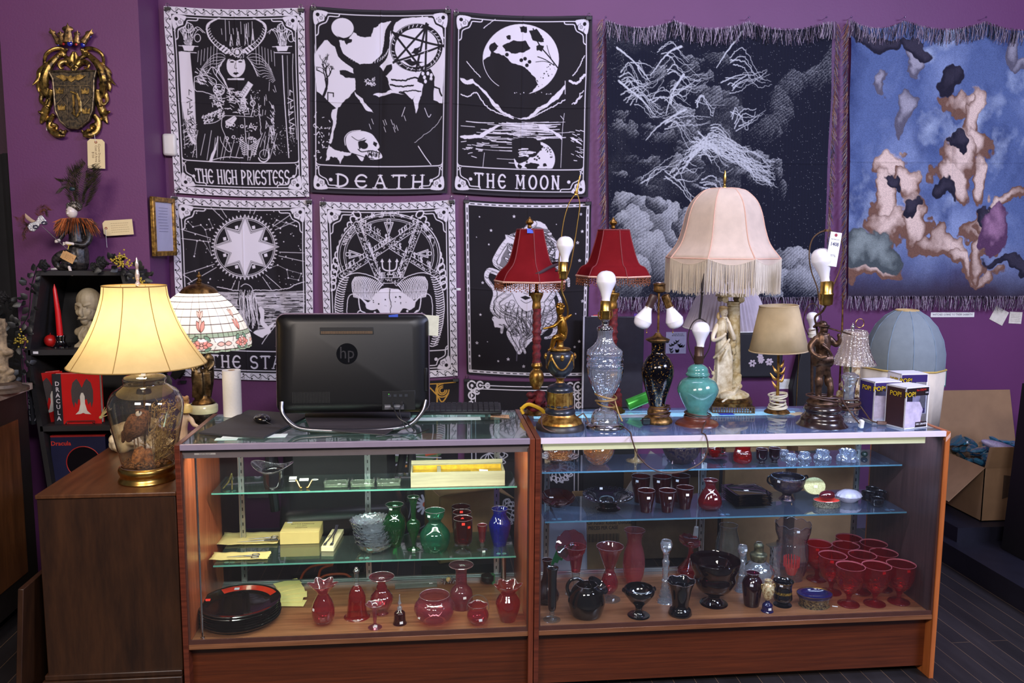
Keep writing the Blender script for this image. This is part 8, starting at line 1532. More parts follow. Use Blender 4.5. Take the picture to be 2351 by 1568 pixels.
for s_ in(-1,1):
 X=lambda u:170+s_*(u-170)*1.0
 for q,r in(([(185,112),(196,120),(208,130),(226,150),(238,180),(236,210),(224,232)],(3,5,6,8,9,7,3)),([(205,125),(190,122),(196,112),(215,112),(234,125),(238,148),(230,160)],(3,3,4,4,4,3,2)),([(228,150),(246,165),(250,180),(266,196)],(8,8,6,1)),([(236,180),(250,196),(252,212)],(7,6,1)),([(232,190),(242,215),(246,232),(236,240),(230,228)],(6,6,4,3,2)),([(222,205),(228,235),(240,258),(253,256)],(6,8,7,2)),([(230,245),(240,270),(247,284)],(7,7,2)),([(216,262),(226,280),(222,300),(205,310),(190,312)],(4,7,7,7,2)),([(222,285),(210,290),(212,302)],(5,4,2)),([(205,300),(195,306),(187,298)],(6,5,2)),
([(172,160),(180,150),(192,142),(204,148),(200,158),(193,154)],(4,5,6,5,3,2)),([(172,165),(176,140),(172,118)],(3,6,2)),([(176,150),(188,132),(200,128)],(4,5,1))):sc_([(X(u),v) for u,v in q],r)
obj('acanthus_scrolls',g,GD,t,remesh=.0026)
g=G().lathe([(32*m,0),(33*m,.003),(30*m,.008),(30*m,.02),(32*m,.024),(29*m,.026)],30,Matrix.Translation((L_(165,111)[0],.0,L_(165,111)[2]))@Matrix.Rotation(-.12,4,'X')@Matrix.Diagonal((1,.9,1,1)),a0=PI,a1=2*PI)
for u0,u1,v1,w_ in((136,112,62,5),(144,137,68,5),(156,155,51,8),(175,178,67,5),(190,213,65,6)):
 dy=-.03-.03*math.sin((u0-133)/65*PI);g.tube([W(t,u0,98,dy),W(t,(u0+u1)/2,(98+v1)/2,dy),W(t,u1,v1,dy-.005)],[w_*m*1.5,w_*m*1.1,.001],6,flat=.5);g.ell(W(t,(u0+u1*2)/3,(98+v1*2)/3,dy),(w_*1.7*m,.005,w_*.9*m),6).ell(W(t,u0+(u0-165)*.1,96,dy),(8*m,.005,7*m),6)
obj('crown',g,aged((70,56,44),(170,134,84),.35,.85,60,.4),t,remesh=.002)
for u,v,r,c_ in((155,74,5,0),(160,100,6,1),(190,103,5,1),(134,103,3,1),(146,101,3,0),(175,102,3,0),(206,84,4,1)):obj('jewel',G().ell(W(t,u,v,-.03-.034*math.sin(max(0,min(1,(u-133)/65))*PI)),(r*m,.004,r*m),8),plain((170,24,18) if not c_ else(24,34,140),.12,0,.05,coat=.8),t)
TAGC=plain((226,204,156),.8,0,.03,10);PEN=plain((120,96,70),.8)
def ptag(nm,label,u0,v0,u1,v1,Y,txt,rot=0,size=.012,rz=0):
 p=at((u0+u1)/2,(v0+v1)/2,Y);m_=mpp(*p);w_,h_=(u1-u0)*m_,(v1-v0)*m_;o=thing(nm,label,'tag',tuple(p),rot=(0,rz,0));c=min(w_,h_)*.16
 vert=h_>w_;oc=[(-w_/2+c,h_/2),(w_/2-c,h_/2),(w_/2,h_/2-c),(w_/2,-h_/2),(-w_/2,-h_/2),(-w_/2,h_/2-c)] if vert else[(-w_/2+c,h_/2),(w_/2,h_/2),(w_/2,-h_/2),(-w_/2+c,-h_/2),(-w_/2,-h_/2+c),(-w_/2,h_/2-c)]
 obj('card',G().prism(oc,-.0006,.0006),TAGC,o,smooth=False);hc=(0,h_/2-.014) if vert else(-w_/2+.014,0)
 obj('eyelet',G().torus(.0045,.0018,18,6,Matrix.Translation((hc[0],-.001,hc[1]))@Matrix.Rotation(PI/2,4,'X')),plain((150,70,40),.5),o)
 obj('string',G().tube(cr([(hc[0],-.002,hc[1]),(hc[0]-.004,-.003,hc[1]+(.02 if vert else-.03)),(hc[0]-.006,-.002,hc[1]+(.045 if vert else-.09))],4),.0009,5),WHITE,o)
 text(txt,size,PEN,TM(0,-.0012,0,ry=rot),o) if txt else scrawl(w_*.6,h_*.7,5,Matrix.Translation((.01,-.001,0)),o,PEN);return o
ptag('hanging_tag','manila price tag hanging on a string below the coat of arms',202,320,240,386,YP-.03,"Count Dracula's\nCoat of Arms\n   $150",PI/2,.014,.03)
ptag('shelf_tag','manila tag with handwriting beside the feathered doll',238,505,304,540,YP-.03,None,0,.0075,-.07)
p=at(112,296,YP);o=obj('price_label',G().box((0,0,0),(.022,.001,.014)),STK,loc=(p[0],YP-.001,p[2]),smooth=False);tag(o,'tiny white price label on the wall below the left side of the crest','label')
p=at(1053,664,YW);o=obj('price_label',G().box((0,0,0),(.022,.001,.013)),STK,loc=(p[0],YW-.001,p[2]),smooth=False);tag(o,'tiny white price label between the ram skull and snake hair tapestries','label')
p=at(386,331,4.40);m=mpp(*p);o=obj('wall_sensor',G().box((0,0,0),(30*m,.05,50*m)),plain((214,208,202),.4,0,.02),loc=(p[0],4.435,p[2]),bevel=.012);tag(o,'white rounded plastic sensor box on the wall left of the High Priestess tapestry','sensor')
# gold frame on the pier's side
a,b=at(347,520,4.17),at(398,520,4.40);h_=(at(373,454,4.3)[2]-at(373,587,4.3)[2]);d=Vector((b[0]-a[0],b[1]-a[1],0));wl=d.length;t=thing('framed_certificate','small gold framed certificate hung at the wall corner','picture frame',((a[0]+b[0])/2+.012,(a[1]+b[1])/2-.02,at(373,521,4.3)[2]),math.atan2(d[1],d[0]));GF=aged((110,76,28),(196,150,70),.4,.6,60,.2)
g=G();[g.box((s_*(wl/2-.012),0,0),(.024,.018,h_)).box((0,0,s_*(h_/2-.012)),(wl,.018,.024)) for s_ in(-1,1)];obj('gold_moulding',g,GF,t,bevel=.003);obj('certificate',G().box((0,.002,0),(wl-.04,.004,h_-.04)),plain((186,182,206),.3,0,.05,20,coat=.3),t,smooth=False)
g=G();[g.box((R.uniform(-.01,.01),-.0008,h_*.32-i*h_*.05),(wl*.4,.0006,.0016)) for i in range(9)];obj('printed_lines',g,plain((120,116,140),.7),t,smooth=False)
# bookshelf (coffin outline)
BS=plain((34,32,34),.55,0,.15,40,.1);BSI=plain((17,15,17),.7);YF2=3.86;t=thing('bookshelf','black coffin shaped bookshelf in the left corner holding gothic things','bookcase',(-1.52,YF2,0));zt=at(180,622,YF2)[2]
sd=lambda u,v:(at(u,v,YF2)[0]+1.52,at(u,v,YF2)[2]);Lx=[sd(84,622),sd(57,805),(sd(57,805)[0]+.105,.02)];cxs=(sd(84,622)[0]+sd(286,622)[0])/2;Rx=[(2*cxs-x,z) for x,z in Lx];D_=YP-YF2-.01
for P_ in(Lx,Rx):
 s_=1 if P_ is Lx else-1;g=G()
 for(x0,z0),(x1,z1) in zip(P_[:-1],P_[1:]):g.prism([(x0,z0),(x0+s_*.022,z0),(x1+s_*.022,z1),(x1,z1)],0,D_)
 obj('side_board',g,BS,t,smooth=False)
obj('back_board',G().prism([Lx[0],Rx[0],Rx[1],Rx[2],Lx[2],Lx[1]],D_-.008,D_),BSI,t,smooth=False);obj('top_board',G().bb(Lx[0][0]-.004,Rx[0][0]+.004,-.004,D_,zt-.02,zt),BS,t,smooth=False)
def xe(z):z1=Lx[1][1];return(Lx[0][0]+(Lx[1][0]-Lx[0][0])*(zt-z)/(zt-z1)) if z>z1 else Lx[1][0]+(Lx[2][0]-Lx[1][0])*(z1-z)/z1
SZ=[at(150,v,YF2)[2] for v in(803,978)]+[at(150,1122,YF2)[2]-.0,.30]
for z in SZ:obj('shelf_board',G().bb(xe(z)+.012,2*cxs-xe(z)-.012,0,D_,z-.024,z),BS,t,smooth=False)
obj('shelf_label',G().box((xe(SZ[0])+.045,-.001,SZ[0]-.012),(.022,.001,.011)),STK,t,smooth=False)
SH=lambda u,v,i,y:Vector((at(u,v,y)[0],y,SZ[i]+.0005))
p=SH(140,800,0,3.95);t=thing('red_taper_candle','tall red taper candle in a dark glass candle holder','candle',tuple(p));m=mpp(*p);obj('holder',G().lathe([(1e-4,0),(20*m,0),(20*m,.006),(13*m,.014),(9*m,.03),(11*m,.05),(10*m,.055)],28,None,ribs(14,.05)),BLKG,t);obj('taper',G().tube([(0,0,.04),(-.004,0,.16),(-.012,0,loc(t,128,664)[2]),(-.012,0,loc(t,128,652)[2])],[7*m,6*m,4*m,.001],14),plain((196,16,22),.35,0,.04),t)
p=SH(117,800,0,3.97);o=obj('ball_candle',G().ell((0,0,.028),(.027,.027,.028),14).tube([(0,0,.055),(.002,0,.064)],.0012),plain((170,22,20),.35,0,.05),loc=p);tag(o,'round red ball candle left of the dark candle holder','candle')
p=SH(252,800,0,4.02);o=obj('red_candle',G().tube([(0,0,0),(0,0,at(250,655,4.02)[2]-p[2])],[.012,.007],12),plain((196,16,22),.35,0,.04),loc=p);tag(o,'red candle tip visible behind the bust and cream lampshade','candle')
# bust of a gaunt bald man
p=SH(204,800,0,3.99);t=thing('stone_bust','pale grey bust of a gaunt bald man in a collared jacket','bust',tuple(p),.0);m=mm=mpp(*p);L_=lambda u,v,dy=0:(loc(t,u,v)[0],dy,loc(t,u,v)[2]);BU=aged((140,126,98),(172,156,126),.6,0,14,.05)
g=G();lb(g,[(205,745,0,10),(206,765,0,9)]);g.ell(L_(203,690,.004),(26*m,30*m,29*m),14);g.ell(L_(200,712,-.006),(20*m,24*m,26*m),12);lb(g,[(198,735,-.022,9),(199,738,-.02,8)]);lb(g,[(198,703,-.052,3),(197,714,-.062,5),(199,722,-.056,4)]);lb(g,[(185,697,-.044,4),(193,699,-.052,4)]);lb(g,[(204,699,-.052,4),(214,696,-.044,4)]);lb(g,[(190,728,-.045,2.5),(206,728,-.045,2.5)]);g.ell(L_(229,707,.0),(6*m,7*m,12*m),8);g.ell(L_(177,706,.0),(5*m,7*m,11*m),8);lb(g,[(186,714,-.038,5),(188,718,-.038,5)]);lb(g,[(212,714,-.038,5),(210,718,-.038,5)])
obj('head',g,BU,t,remesh=.0022);g=G();lb(g,[(181,762,.0,10),(205,758,.0,16),(228,764,.0,10)]);lb(g,[(205,770,-.006,20),(203,785,-.004,14)]);lb(g,[(197,752,-.03,4),(190,768,-.04,3.4),(196,782,-.045,3)]);lb(g,[(212,752,-.03,4),(214,768,-.04,3.4),(200,784,-.045,3)]);obj('shoulders',g,BU,t,remesh=.0026)
obj('pedestal',G().lathe([(1e-4,0),(32*m,0),(31*m,.01),(22*m,.022),(16*m,.045),(20*m,.06)],4,Matrix.Rotation(PI/4,4,'Z')),BU,t,ang=.3);g=G();[g.ell(L_(u,705,-.046),(.0042,.003,.0026),6) for u in(190,209)];g.tube([L_(188,731,-.052),L_(207,731,-.052)],.0016,6);obj('face_shadow_lines',g,plain((84,72,54),.8),t)
# books
RB=plain((196,20,20),.4,0,.03);SP=plain((30,30,38),.5);WL=plain((206,200,210),.5)
def book(u,v,y,rz,label,w_=.168,h_=.232,th=.035,spine_out=0,tilt=0):
 p=SH(u,v,1,y);t=thing('hardcover_book',label,'book',(p[0],y,p[2]),rz,rot=(tilt,0,rz));obj('pages',G().bb(-w_/2+.004,w_/2-.004,.003,th-.003,.003,h_-.003),PAPER,t,smooth=False)
 obj('cover',G().bb(-w_/2,w_/2,0,.003,0,h_).bb(-w_/2,w_/2,th-.003,th,0,h_).bb(-w_/2,-w_/2+.003,0,th,0,h_),RB,t,smooth=False);obj('spine_band',G().bb(-w_/2-.0006,-w_/2+.038,-.0006,.0,0,h_).bb(-w_/2-.0012,-w_/2-.0,-.0006,th,0,h_),SP,t,smooth=False)
 for i,ch in enumerate('DRACULA'):z=h_*.80-i*h_*.115;text(ch,.028,WL,TM(-w_/2+.020,-.001,z),t,bold=.0006,sx=.95);text(ch,.028,WL,TM(-w_/2-.0015,th/2,z,rz=-PI/2),t,bold=.0006,sx=.9)
 g=G();cxb=.024;WG=plain((66,58,60),.6,0,.2,200)
 for s_ in(-1,1):g.prism([(cxb,h_*.72),(cxb+s_*.012,h_*.84),(cxb+s_*.022,h_*.90),(cxb+s_*.040,h_*.82),(cxb+s_*.048,h_*.66),(cxb+s_*.046,h_*.45),(cxb+s_*.038,h_*.32),(cxb+s_*.034,h_*.44),(cxb+s_*.024,h_*.38),(cxb+s_*.018,h_*.5),(cxb+s_*.006,h_*.46),(cxb,h_*.55)],-.0008,0)
 obj('wing_print',g,WG,t,smooth=False);obj('gown_print',G().prism([(cxb-.004,h_*.62),(cxb+.004,h_*.62),(cxb+.010,h_*.55),(cxb+.010,h_*.40),(cxb+.018,h_*.26),(cxb+.034,h_*.19),(cxb+.010,h_*.20),(cxb,h_*.22),(cxb-.010,h_*.20),(cxb-.034,h_*.19),(cxb-.018,h_*.26),(cxb-.010,h_*.40),(cxb-.010,h_*.55)],-.0014,0),plain((220,214,206),.6),t,smooth=False)
 return t
book(180,970,3.90,0,'red hardcover with black wings on its cover, facing front on a wire stand',w_=.205);book(112,972,3.94,.72,'red and black hardcover turned to show its spine, left of the front one',w_=.14)
p=SH(186,970,1,3.885);o=obj('book_stand',G().tube([(-.06,-.0,.016),(.06,0,.016),(.062,-.008,.004),(.058,-.02,.012)],.0018).tube([(-.06,0,.016),(-.062,-.008,.004),(-.058,-.02,.012)],.0018),BLACK,loc=p);tag(o,'twisted black wire stand holding the front book','stand')
p=SH(237,950,1,3.90);g=G();[g.tube([(-.012,0,.01),(-.0+.006*k,-.004,.035),(.012+.010*k,-.006,.058-.002*k)],[.003,.0022,.0012],6) for k in range(4)];g.tube([(-.012,0,.01),(.012,-.004,.016),(.03,-.004,.024)],[.003,.002,.001],6);g.ell((-.012,0,.008),(.008,.005,.008));o=obj('skeleton_hand',g,plain((206,190,130),.6),loc=(p[0],p[1],p[2]+.02));tag(o,'small bone coloured skeleton hand right of the front book','ornament')
p=SH(180,1118,2,3.90);t=thing('boxed_figure','dark blue box with red top and red lettering on the lower shelf','box',(p[0]+.01,p[1],p[2]));bh_=at(180,1000,3.9)[2]-p[2];obj('carton',G().bb(-.12,.12,0,.09,0,bh_),plain((30,32,66),.4,0,.15,12),t,smooth=False);obj('red_top',G().bb(-.12,.12,-.0005,.0905,bh_-.006,bh_+.001),plain((150,26,26),.5),t,smooth=False);text('Dracula',.028,plain((200,50,36),.5),TM(-.075,-.001,bh_-.036),t,bold=.0006)
obj('ring_print',G().torus(.075,.0022,60,6,Matrix.Translation((.02,.0,.11))@Matrix.Rotation(PI/2,4,'X')),plain((190,40,32),.5),t);obj('window_print',G().cyl(.073,.073,0,.0008,48,M=Matrix.Translation((.02,-.0001,.11))@Matrix.Rotation(PI/2,4,'X')),plain((14,12,20),.25),t,smooth=False)
# doll on the bookshelf top
p=at(172,622,3.97);t=thing('feathered_doll','seated jester doll in black with rust feather collar and tall plumes','doll',(p[0],3.97,zt+.0005));m=mm=mpp(*p);L_=lambda u,v,dy=0:(loc(t,u,v)[0],dy,loc(t,u,v)[2]);DK=aged((14,13,15),(58,52,50),.35,.2,90,.5);FC=plain((214,200,190),.3,0,.03)
g=G();lb(g,[(180,604,.0,24),(180,575,.0,22),(176,545,.0,17),(174,520,.0,16)]);lb(g,[(196,520,.0,8),(206,545,-.01,9),(200,562,-.03,7),(182,560,-.05,5)]);lb(g,[(156,520,.0,7),(148,540,-.02,6),(142,552,-.03,4)]);lb(g,[(186,600,-.0,15),(160,585,-.04,13),(140,596,-.05,10),(146,612,-.05,7),(165,616,-.055,6)]);lb(g,[(178,600,-.03,11),(160,606,-.06,8),(178,614,-.075,5)])
obj('costume',g,DK,t,remesh=.0035);g=G().ell(L_(166,487,-.006),(12*m,13*m,15*m),12);lb(g,[(162,488,-.026,1.8),(161,491,-.03,2.2)]);lb(g,[(167,500,0,5),(168,510,0,5)]);obj('face',g,FC,t,remesh=.002);g=G();[g.ell(L_(u,484,-.028),(.0032,.001,.0016),5) for u in(159,168)];g.ell(L_(162,497,-.03),(.0032,.001,.0012),5);obj('painted_features',g,plain((90,40,44),.5),t)
g=G();[g.ell(L_(171+15*math.cos(a)*.9,474-9*abs(math.sin(a))+6*(i%2),.012*math.sin(a*3)-.006),(.006,)*3,5) for i,a in enumerate(np.linspace(0,6.2,40))];g.ell(L_(171,474,.006),(16*m,15*m,12*m),10);obj('beaded_cap',g,aged((40,36,34),(150,140,130),.3,.7,200,.9),t)
rg=random.Random(5);g=G();g2=G()
for k in range(340):
 a=rg.uniform(0,2*PI);r_=rg.uniform(.03,.058);u,v=175,512;c0=L_(u,v-6,0);g.k=rg.randrange(3);e=(c0[0]+math.cos(a)*(r_+.04),math.sin(a)*(r_+.035),c0[2]-rg.uniform(.01,.075));g.tube([(c0[0]+math.cos(a)*.02,math.sin(a)*.02,c0[2]+.01),((c0[0]+e[0])/2+math.cos(a)*.012,e[1]*.7,c0[2]+.004),e],[.002,.005,.0006],5,flat=.3)
o=obj('feather_collar',g,[plain((150,74,30),.8),plain((70,36,22),.8),plain((186,104,50),.8)],t);o['kind']='stuff';o['label']='rust orange feather collar'
def plume(g,P,wd,n,R_,ln=.03):
 P=cr(P,8);g.tube(P,.001,4)
 for i in range(1,len(P)):
  q=i/len(P);
  for _ in range(n):
   s_=rg.choice((-1,1));d=(P[i]-P[i-1]).normalized();sd_=Vector((d[2],0,-d[0]))*s_;l=ln*wd(q)*rg.uniform(.6,1.1);e=P[i]+sd_*l+d*l*.9+Vector((0,rg.uniform(-.01,.01),-.004));g.tube([P[i],P[i]+sd_*l*.6+d*l*.3,e],[.0009,.0008,.0003],3,False)
g=G();plume(g,[L_(186,480),L_(190,450),L_(196,410),L_(202,382)],lambda q:.6+math.sin(q*PI)*.8,26,1,.045);plume(g,[L_(184,478),L_(178,450),L_(182,415),L_(188,395)],lambda q:.6+math.sin(q*PI),22,1,.04);plume(g,[L_(182,470),L_(172,440),L_(158,425),L_(142,424)],lambda q:.4+.8*q,20,1,.03)
obj('peacock_plumes',g,aged((24,26,18),(70,62,34),.6,.1,60),t,smooth=False)['kind']='stuff';obj('plume_eye',G().ell(L_(168,434,-.012),(.012,.003,.008),8),plain((20,44,50),.4),t)
g=G();lb(g,[(143,552,-.035,4),(140,554,-.045,4.4)]);[g.tube([L_(140+k*2,553,-.045),L_(136+k*2.4,558-k,-.05)],[.0018,.001],5) for k in range(5)];lb(g,[(180,560,-.055,3.4),(166,558,-.06,4)]);[g.tube([L_(164,558+k*1.3-2,-.06),L_(157,559+k*2-3,-.062)],[.0016,.001],5) for k in range(5)];lb(g,[(176,612,-.08,3.4),(183,626,-.09,3.4),(186,629,-.095,3)]);lb(g,[(142,616,-.055,3),(132,617,-.06,2.6)]);obj('porcelain_hands_and_feet',g,FC,t,remesh=.0018)
obj('gold_bow',G().torus(.008,.0022,16,5,Matrix.Translation(L_(172,562,-.062))).tube([L_(172,562,-.062),L_(170,572,-.065)],.0018),plain((200,170,60),.5),t);o=obj('paper_tag',G().box(L_(176,590,-.08),(.05,.001,.04),ry=.5).box(L_(166,586,-.078),(.03,.001,.034),ry=.5),plain((196,150,96),.7),t,smooth=False);scrawl(.034,.024,4,Matrix.Translation(L_(176,590,-.081))@Matrix.Rotation(.5,4,'Y'),t,PEN)
t=thing('mask_on_stick','silver sequin mask with dark feathers on a stick held by the doll','mask',tuple(at(146,560,3.92)));L_=lambda u,v,dy=0:W(t,u,v,dy,3.92);obj('stick',G().tube([L_(158,575,.0),L_(97,520,-.01)],.0016),CHROME,t)
obj('mask_face',G().prism([(L_(u,v)[0],L_(u,v)[2]) for u,v in((66,520),(72,512),(86,508),(92,496),(100,494),(110,508),(106,516),(96,514),(92,522),(82,532),(72,530))],-.016,-.011),aged((150,150,160),(240,240,244),.25,.8,260,.9),t,bevel=.002);g=G();
for u,v,k_ in((102,512,1),(82,521,1)):g.torus(.009,.0028,16,6,Matrix.Translation(L_(u,v,-.018))@Matrix.Rotation(PI/2,4,'X'),(1.2,.7))
obj('eye_rims',g,plain((44,40,60),.4),t);g=G();plume(g,[L_(80,512),L_(68,520),L_(54,514),L_(47,500)],lambda q:.8+q*.3,8,1,.022);plume(g,[L_(96,498),L_(92,486),L_(100,480),L_(108,484)],lambda q:1,10,1,.02);plume(g,[L_(66,510),L_(60,524),L_(54,536),L_(56,548)],lambda q:.5,5,1,.014);obj('dark_feathers',g,aged((18,14,16),(120,64,34),.8,0,20),t,smooth=False)['kind']='stuff';obj('feather_tuft',G().tube(cr([L_(84,510),L_(72,506),L_(62,498),L_(58,490)],4),crs([.003,.008,.008,.001],4),7,flat=.3),plain((176,148,124),.8),t)
# black roses, leaves, berries
LF=plain((22,22,22),.45,0,.2);ROS=plain((20,18,20),.7,0,.2);BER=plain((176,150,50),.4,0,.1)
def leaves(nm,label,path,n,y,seed,sz=.028,spread=.035):
 g=G();rg=random.Random(seed);P=cr([at(u,v,y) for u,v in path],6);g.tube(P,.0025,5)
 for k in range(n):
  q=P[rg.randrange(len(P))];d=Vector((rg.uniform(-1,1),rg.uniform(-.6,.3),rg.uniform(-1,1))).normalized();c=q+d*rg.uniform(.01,spread);s_=sz*rg.uniform(.7,1.2);sd_=d.cross(Vector((rg.uniform(-.4,.4),1,rg.uniform(-.4,.4)))).normalized()
  g.add([c,c+d*s_*.4+sd_*s_*.42,c+d*s_*.9+sd_*s_*.3,c+d*s_*1.25,c+d*s_*.9-sd_*s_*.3,c+d*s_*.4-sd_*s_*.42,c+d*s_*.6+Vector((0,-.004,0))],[(0,1,6),(1,2,6),(2,3,6),(3,4,6),(4,5,6),(5,0,6)])
 o=obj(nm,g,LF);tag(o,label,'garland',kind='stuff');return o
leaves('leaf_garland','black artificial leaves climbing the left side of the bookshelf',[(86,610),(72,660),(66,720),(48,760),(52,830),(56,880)],46,3.82,1);leaves('leaf_garland','black artificial leaves falling over the right end of the bookshelf top',[(240,604),(280,610),(305,628),(335,650),(352,700)],46,3.84,2);leaves('leaf_garland','dark leaves beside the stained glass lamp and the jar lamp',[(350,830),(372,858),(392,872)],14,3.9,3,.05);leaves('leaf_garland','black leaf sprays at the far left edge',[(8,690),(20,730),(40,780),(30,830)],34,4.0,4)
def rose(u,v,y,r,label):
 p=at(u,v,y);g=G()
 for k in range(16):a=k*2.4;q=r*(.15+.85*k/16);g.ell((q*.7*math.cos(a),-r*.35*(1-k/16),q*.7*math.sin(a)),(r*.34,r*.12,r*.34),6,rot=Matrix.Rotation(a+.6,4,'Y')@Matrix.Rotation(.7,4,'X'))
 tag(obj('black_rose',g,ROS,loc=p),label,'flower','black artificial roses')
for a_ in((235,602,3.83,.034,'large black rose right of the doll'),(102,608,3.84,.03,'black rose at the left end of the shelf top'),(8,680,3.98,.034,'black rose at the far left edge of the picture'),(262,592,3.88,.024,'smaller black rose beside the gold berries'),(216,612,3.84,.024,'small black rose against the doll')):rose(*a_)
def berries(u,v,y,label,seed):
 g=G();rg=random.Random(seed);p=at(u,v,y);[g.ell((rg.gauss(0,.014),rg.uniform(-.01,.01),rg.gauss(0,.014)),(.0042,)*3,5) for _ in range(34)];tag(obj('berry_cluster',g,BER,loc=p),label,'berries',kind='stuff')
berries(275,595,3.80,'gold berry sprig among the black leaves on the bookshelf top',1);berries(284,604,3.79,'gold berry sprig hanging at the right corner of the bookshelf',2);berries(46,780,3.78,'gold berry sprig at the lower left of the bookshelf',3);berries(322,648,3.82,'small gold berry sprig under the bookshelf corner',4)
# curtain and marble topped cabinet at the far left
g=G();n_=60;vs_=[(-3.0+1.08*i/n_+.02*j/8,4.25+.03*math.sin(i*1.1)+.01*math.sin(i*.37),2.05-2.0*j/8) for j in range(9) for i in range(n_+1)];g.add(vs_,[(j*(n_+1)+i,j*(n_+1)+i+1,(j+1)*(n_+1)+i+1,(j+1)*(n_+1)+i) for j in range(8) for i in range(n_)]);o=obj('black_curtain',g,plain((22,20,22),.9),solid=.003);tag(o,'black draped curtain at the far left edge','curtain')
t=thing('marble_top_cabinet','dark cabinet with a worn marble top at the far left edge','cabinet',(-2.3,3.3,0));zc=at(75,878,3.80)[2];xr=at(75,878,3.80)[0];o_=Vector((2.3,-3.3,0));yb_,yf_=3.80,3.10
obj('carcass',G().bb(xr-.9,xr-.02,yf_+.02,yb_-.02,.08,zc-.03),plain((26,20,18),.5),t,loc=o_,smooth=False);obj('side_panel',G().bb(xr-.02,xr-.014,yf_+.10,yb_-.12,.2,zc-.14),wood((60,34,16),(100,60,32),(9,9,1)),t,loc=o_,smooth=False);obj('marble_top',G().bb(xr-.92,xr,yf_,yb_,zc-.03,zc),aged((112,94,84),(186,168,150),.3,0,6,.05),t,loc=o_,bevel=.003)
t=thing('stone_statue','carved stone coloured statue base cut off by the left edge','statue',tuple(at(4,880,3.6)));t.location[2]=zc;SB=aged((96,80,60),(158,136,104),.7,0,30,.5)
obj('base',G().lathe([(1e-4,0),(.10,0),(.10,.012),(.075,.018),(.07,.03),(.05,.04)],28),aged((50,40,34),(84,68,56),.5,0,30),t);g=G();rg=random.Random(2);[g.ell((rg.uniform(-.02,.02),rg.uniform(-.02,.02),.05+k*.014),(.03+.008*math.sin(k),.03,.018),6) for k in range(18)];g.tube([(0,0,.03),(0,0,.3)],.03,10);obj('carved_figure',g,SB,t,remesh=.004)
# ---------------- wall notes and things behind the counter ----------------
def note(u0,v0,u1,v1,txt,label,Y=YW-.002,mat=None,rot=0,size=.012,nm='wall_note',tm=None,sx=1):
 p=at((u0+u1)/2,(v0+v1)/2,Y);m_=mpp(*p);o=obj(nm,G().box((0,0,0),((u1-u0)*m_,.001,(v1-v0)*m_)),mat or PAPER,loc=(p[0],Y,p[2]),rot=(0,rot,0),smooth=False);tag(o,label,'note')
 if txt=='~':scrawl((u1-u0)*m_*.75,(v1-v0)*m_*.7,5,Matrix.Translation((0,-.001,0)),o,PEN)
 elif txt:text(txt,size,tm or plain((70,60,84),.8),TM(0,-.001,0),o,sx=sx)
 return o
note(2134,717,2240,728,'WITCHES GOING TO THEIR SABBATH','white strip reading WITCHES GOING TO THEIR SABBATH below the blue throw',size=.0145,sx=.98)
note(2276,708,2312,742,None,'tilted blank pale note near the right edge of the wall',rot=.45,mat=plain((214,206,190),.8));note(2316,716,2347,743,'~','handwritten pale note at the right edge of the wall',rot=.05,mat=plain((214,206,190),.8),size=.010)
p=at(2151,867,3.9);o=note(2134,850,2172,885,'~','white note with teal border beside the cream drum shade',Y=4.2,size=.016);m_=mpp(*at(2151,867,4.2));obj('teal_border',G().box((0,.001,0),(41*m_,.001,41*m_)),plain((40,130,110),.6),o,smooth=False)
o=note(1357,725,1382,752,'TAPE\n<--','red bordered octagonal sign with an arrow behind the crystal lamp',size=.018,nm='octagon_sign',Y=YW-.004);o.scale=(1,1,1);m_=mpp(*o.location);obj('red_border',G().cyl(17*m_,17*m_,0,.001,8,M=Matrix.Translation((0,.003,0))@Matrix.Rotation(PI/2,4,'X')@Matrix.Rotation(PI/8,4,'Z')),plain((196,40,40),.5),o,smooth=False)
o=note(1528,762,1576,812,None,'grey picture card of bats and trees between the lamps',mat=plain((150,144,164),.6),nm='picture_card');g=G();rg=random.Random(3)
for k in range(14):x,z=rg.uniform(-.05,.04),rg.uniform(-.05,.02);g.prism([(x-.012,z+.006),(x,z),(x+.012,z+.008),(x+.006,z-.008),(x-.006,z-.01)],-.0016,-.0008)
obj('black_print',g,BLACK,o,smooth=False);text('we eat decorate\n3D bat decorations',.009,BLACK,TM(.01,-.001,.045),o)
o=note(1455,720,1468,738,None,'small purple and white sticker behind the black vase lamp',mat=plain((110,70,170),.5),nm='round_sticker');note(1787,870,1813,893,'~','white heart shaped note with purple edge behind the candlestick lamp',size=.012,nm='shop_tag')
t=thing('black_handbag','black bag with embroidered white flowers hanging behind the candlestick lamp','bag',tuple(at(1745,860,4.412)));m=mpp(*t.location);obj('bag_body',G().box((0,.02,45*m),(106*m,.05,105*m)),plain((24,22,28),.7),t,bevel=.012);obj('strap',G().tube(cr([(-.09,.02,90*m),(-.04,.02,150*m),(.05,.02,152*m),(.1,.02,90*m)],6),.006),BLACK,t);g=G();rg=random.Random(4)
for k in range(9):
 x,z=rg.gauss(-.01,.035),.09+rg.gauss(0,.022);r_=rg.uniform(.012,.024);[g.ell((x+r_*.6*math.cos(a),-.0065,z+r_*.6*math.sin(a)),(r_*.42,.002,r_*.3),5,rot=Matrix.Rotation(-a,4,'Y')) for a in np.linspace(0,5.2,6)]
obj('embroidered_flowers',g,plain((196,180,186),.8),t)
o=obj('coffin_bag',G().prism([(-.10,.0),(.06,-.02),(.10,.10),(.06,.36),(-.06,.36),(-.11,.12)],-.03,.03),plain((22,20,24),.6),loc=at(1855,935,4.427),bevel=.006);tag(o,'black coffin shaped board hanging on the wall behind the musketeer','board');obj('gold_chain',G().tube([(-.085,-.035,.40),(-.085,-.035,-.02)],.002),BRASS,o)
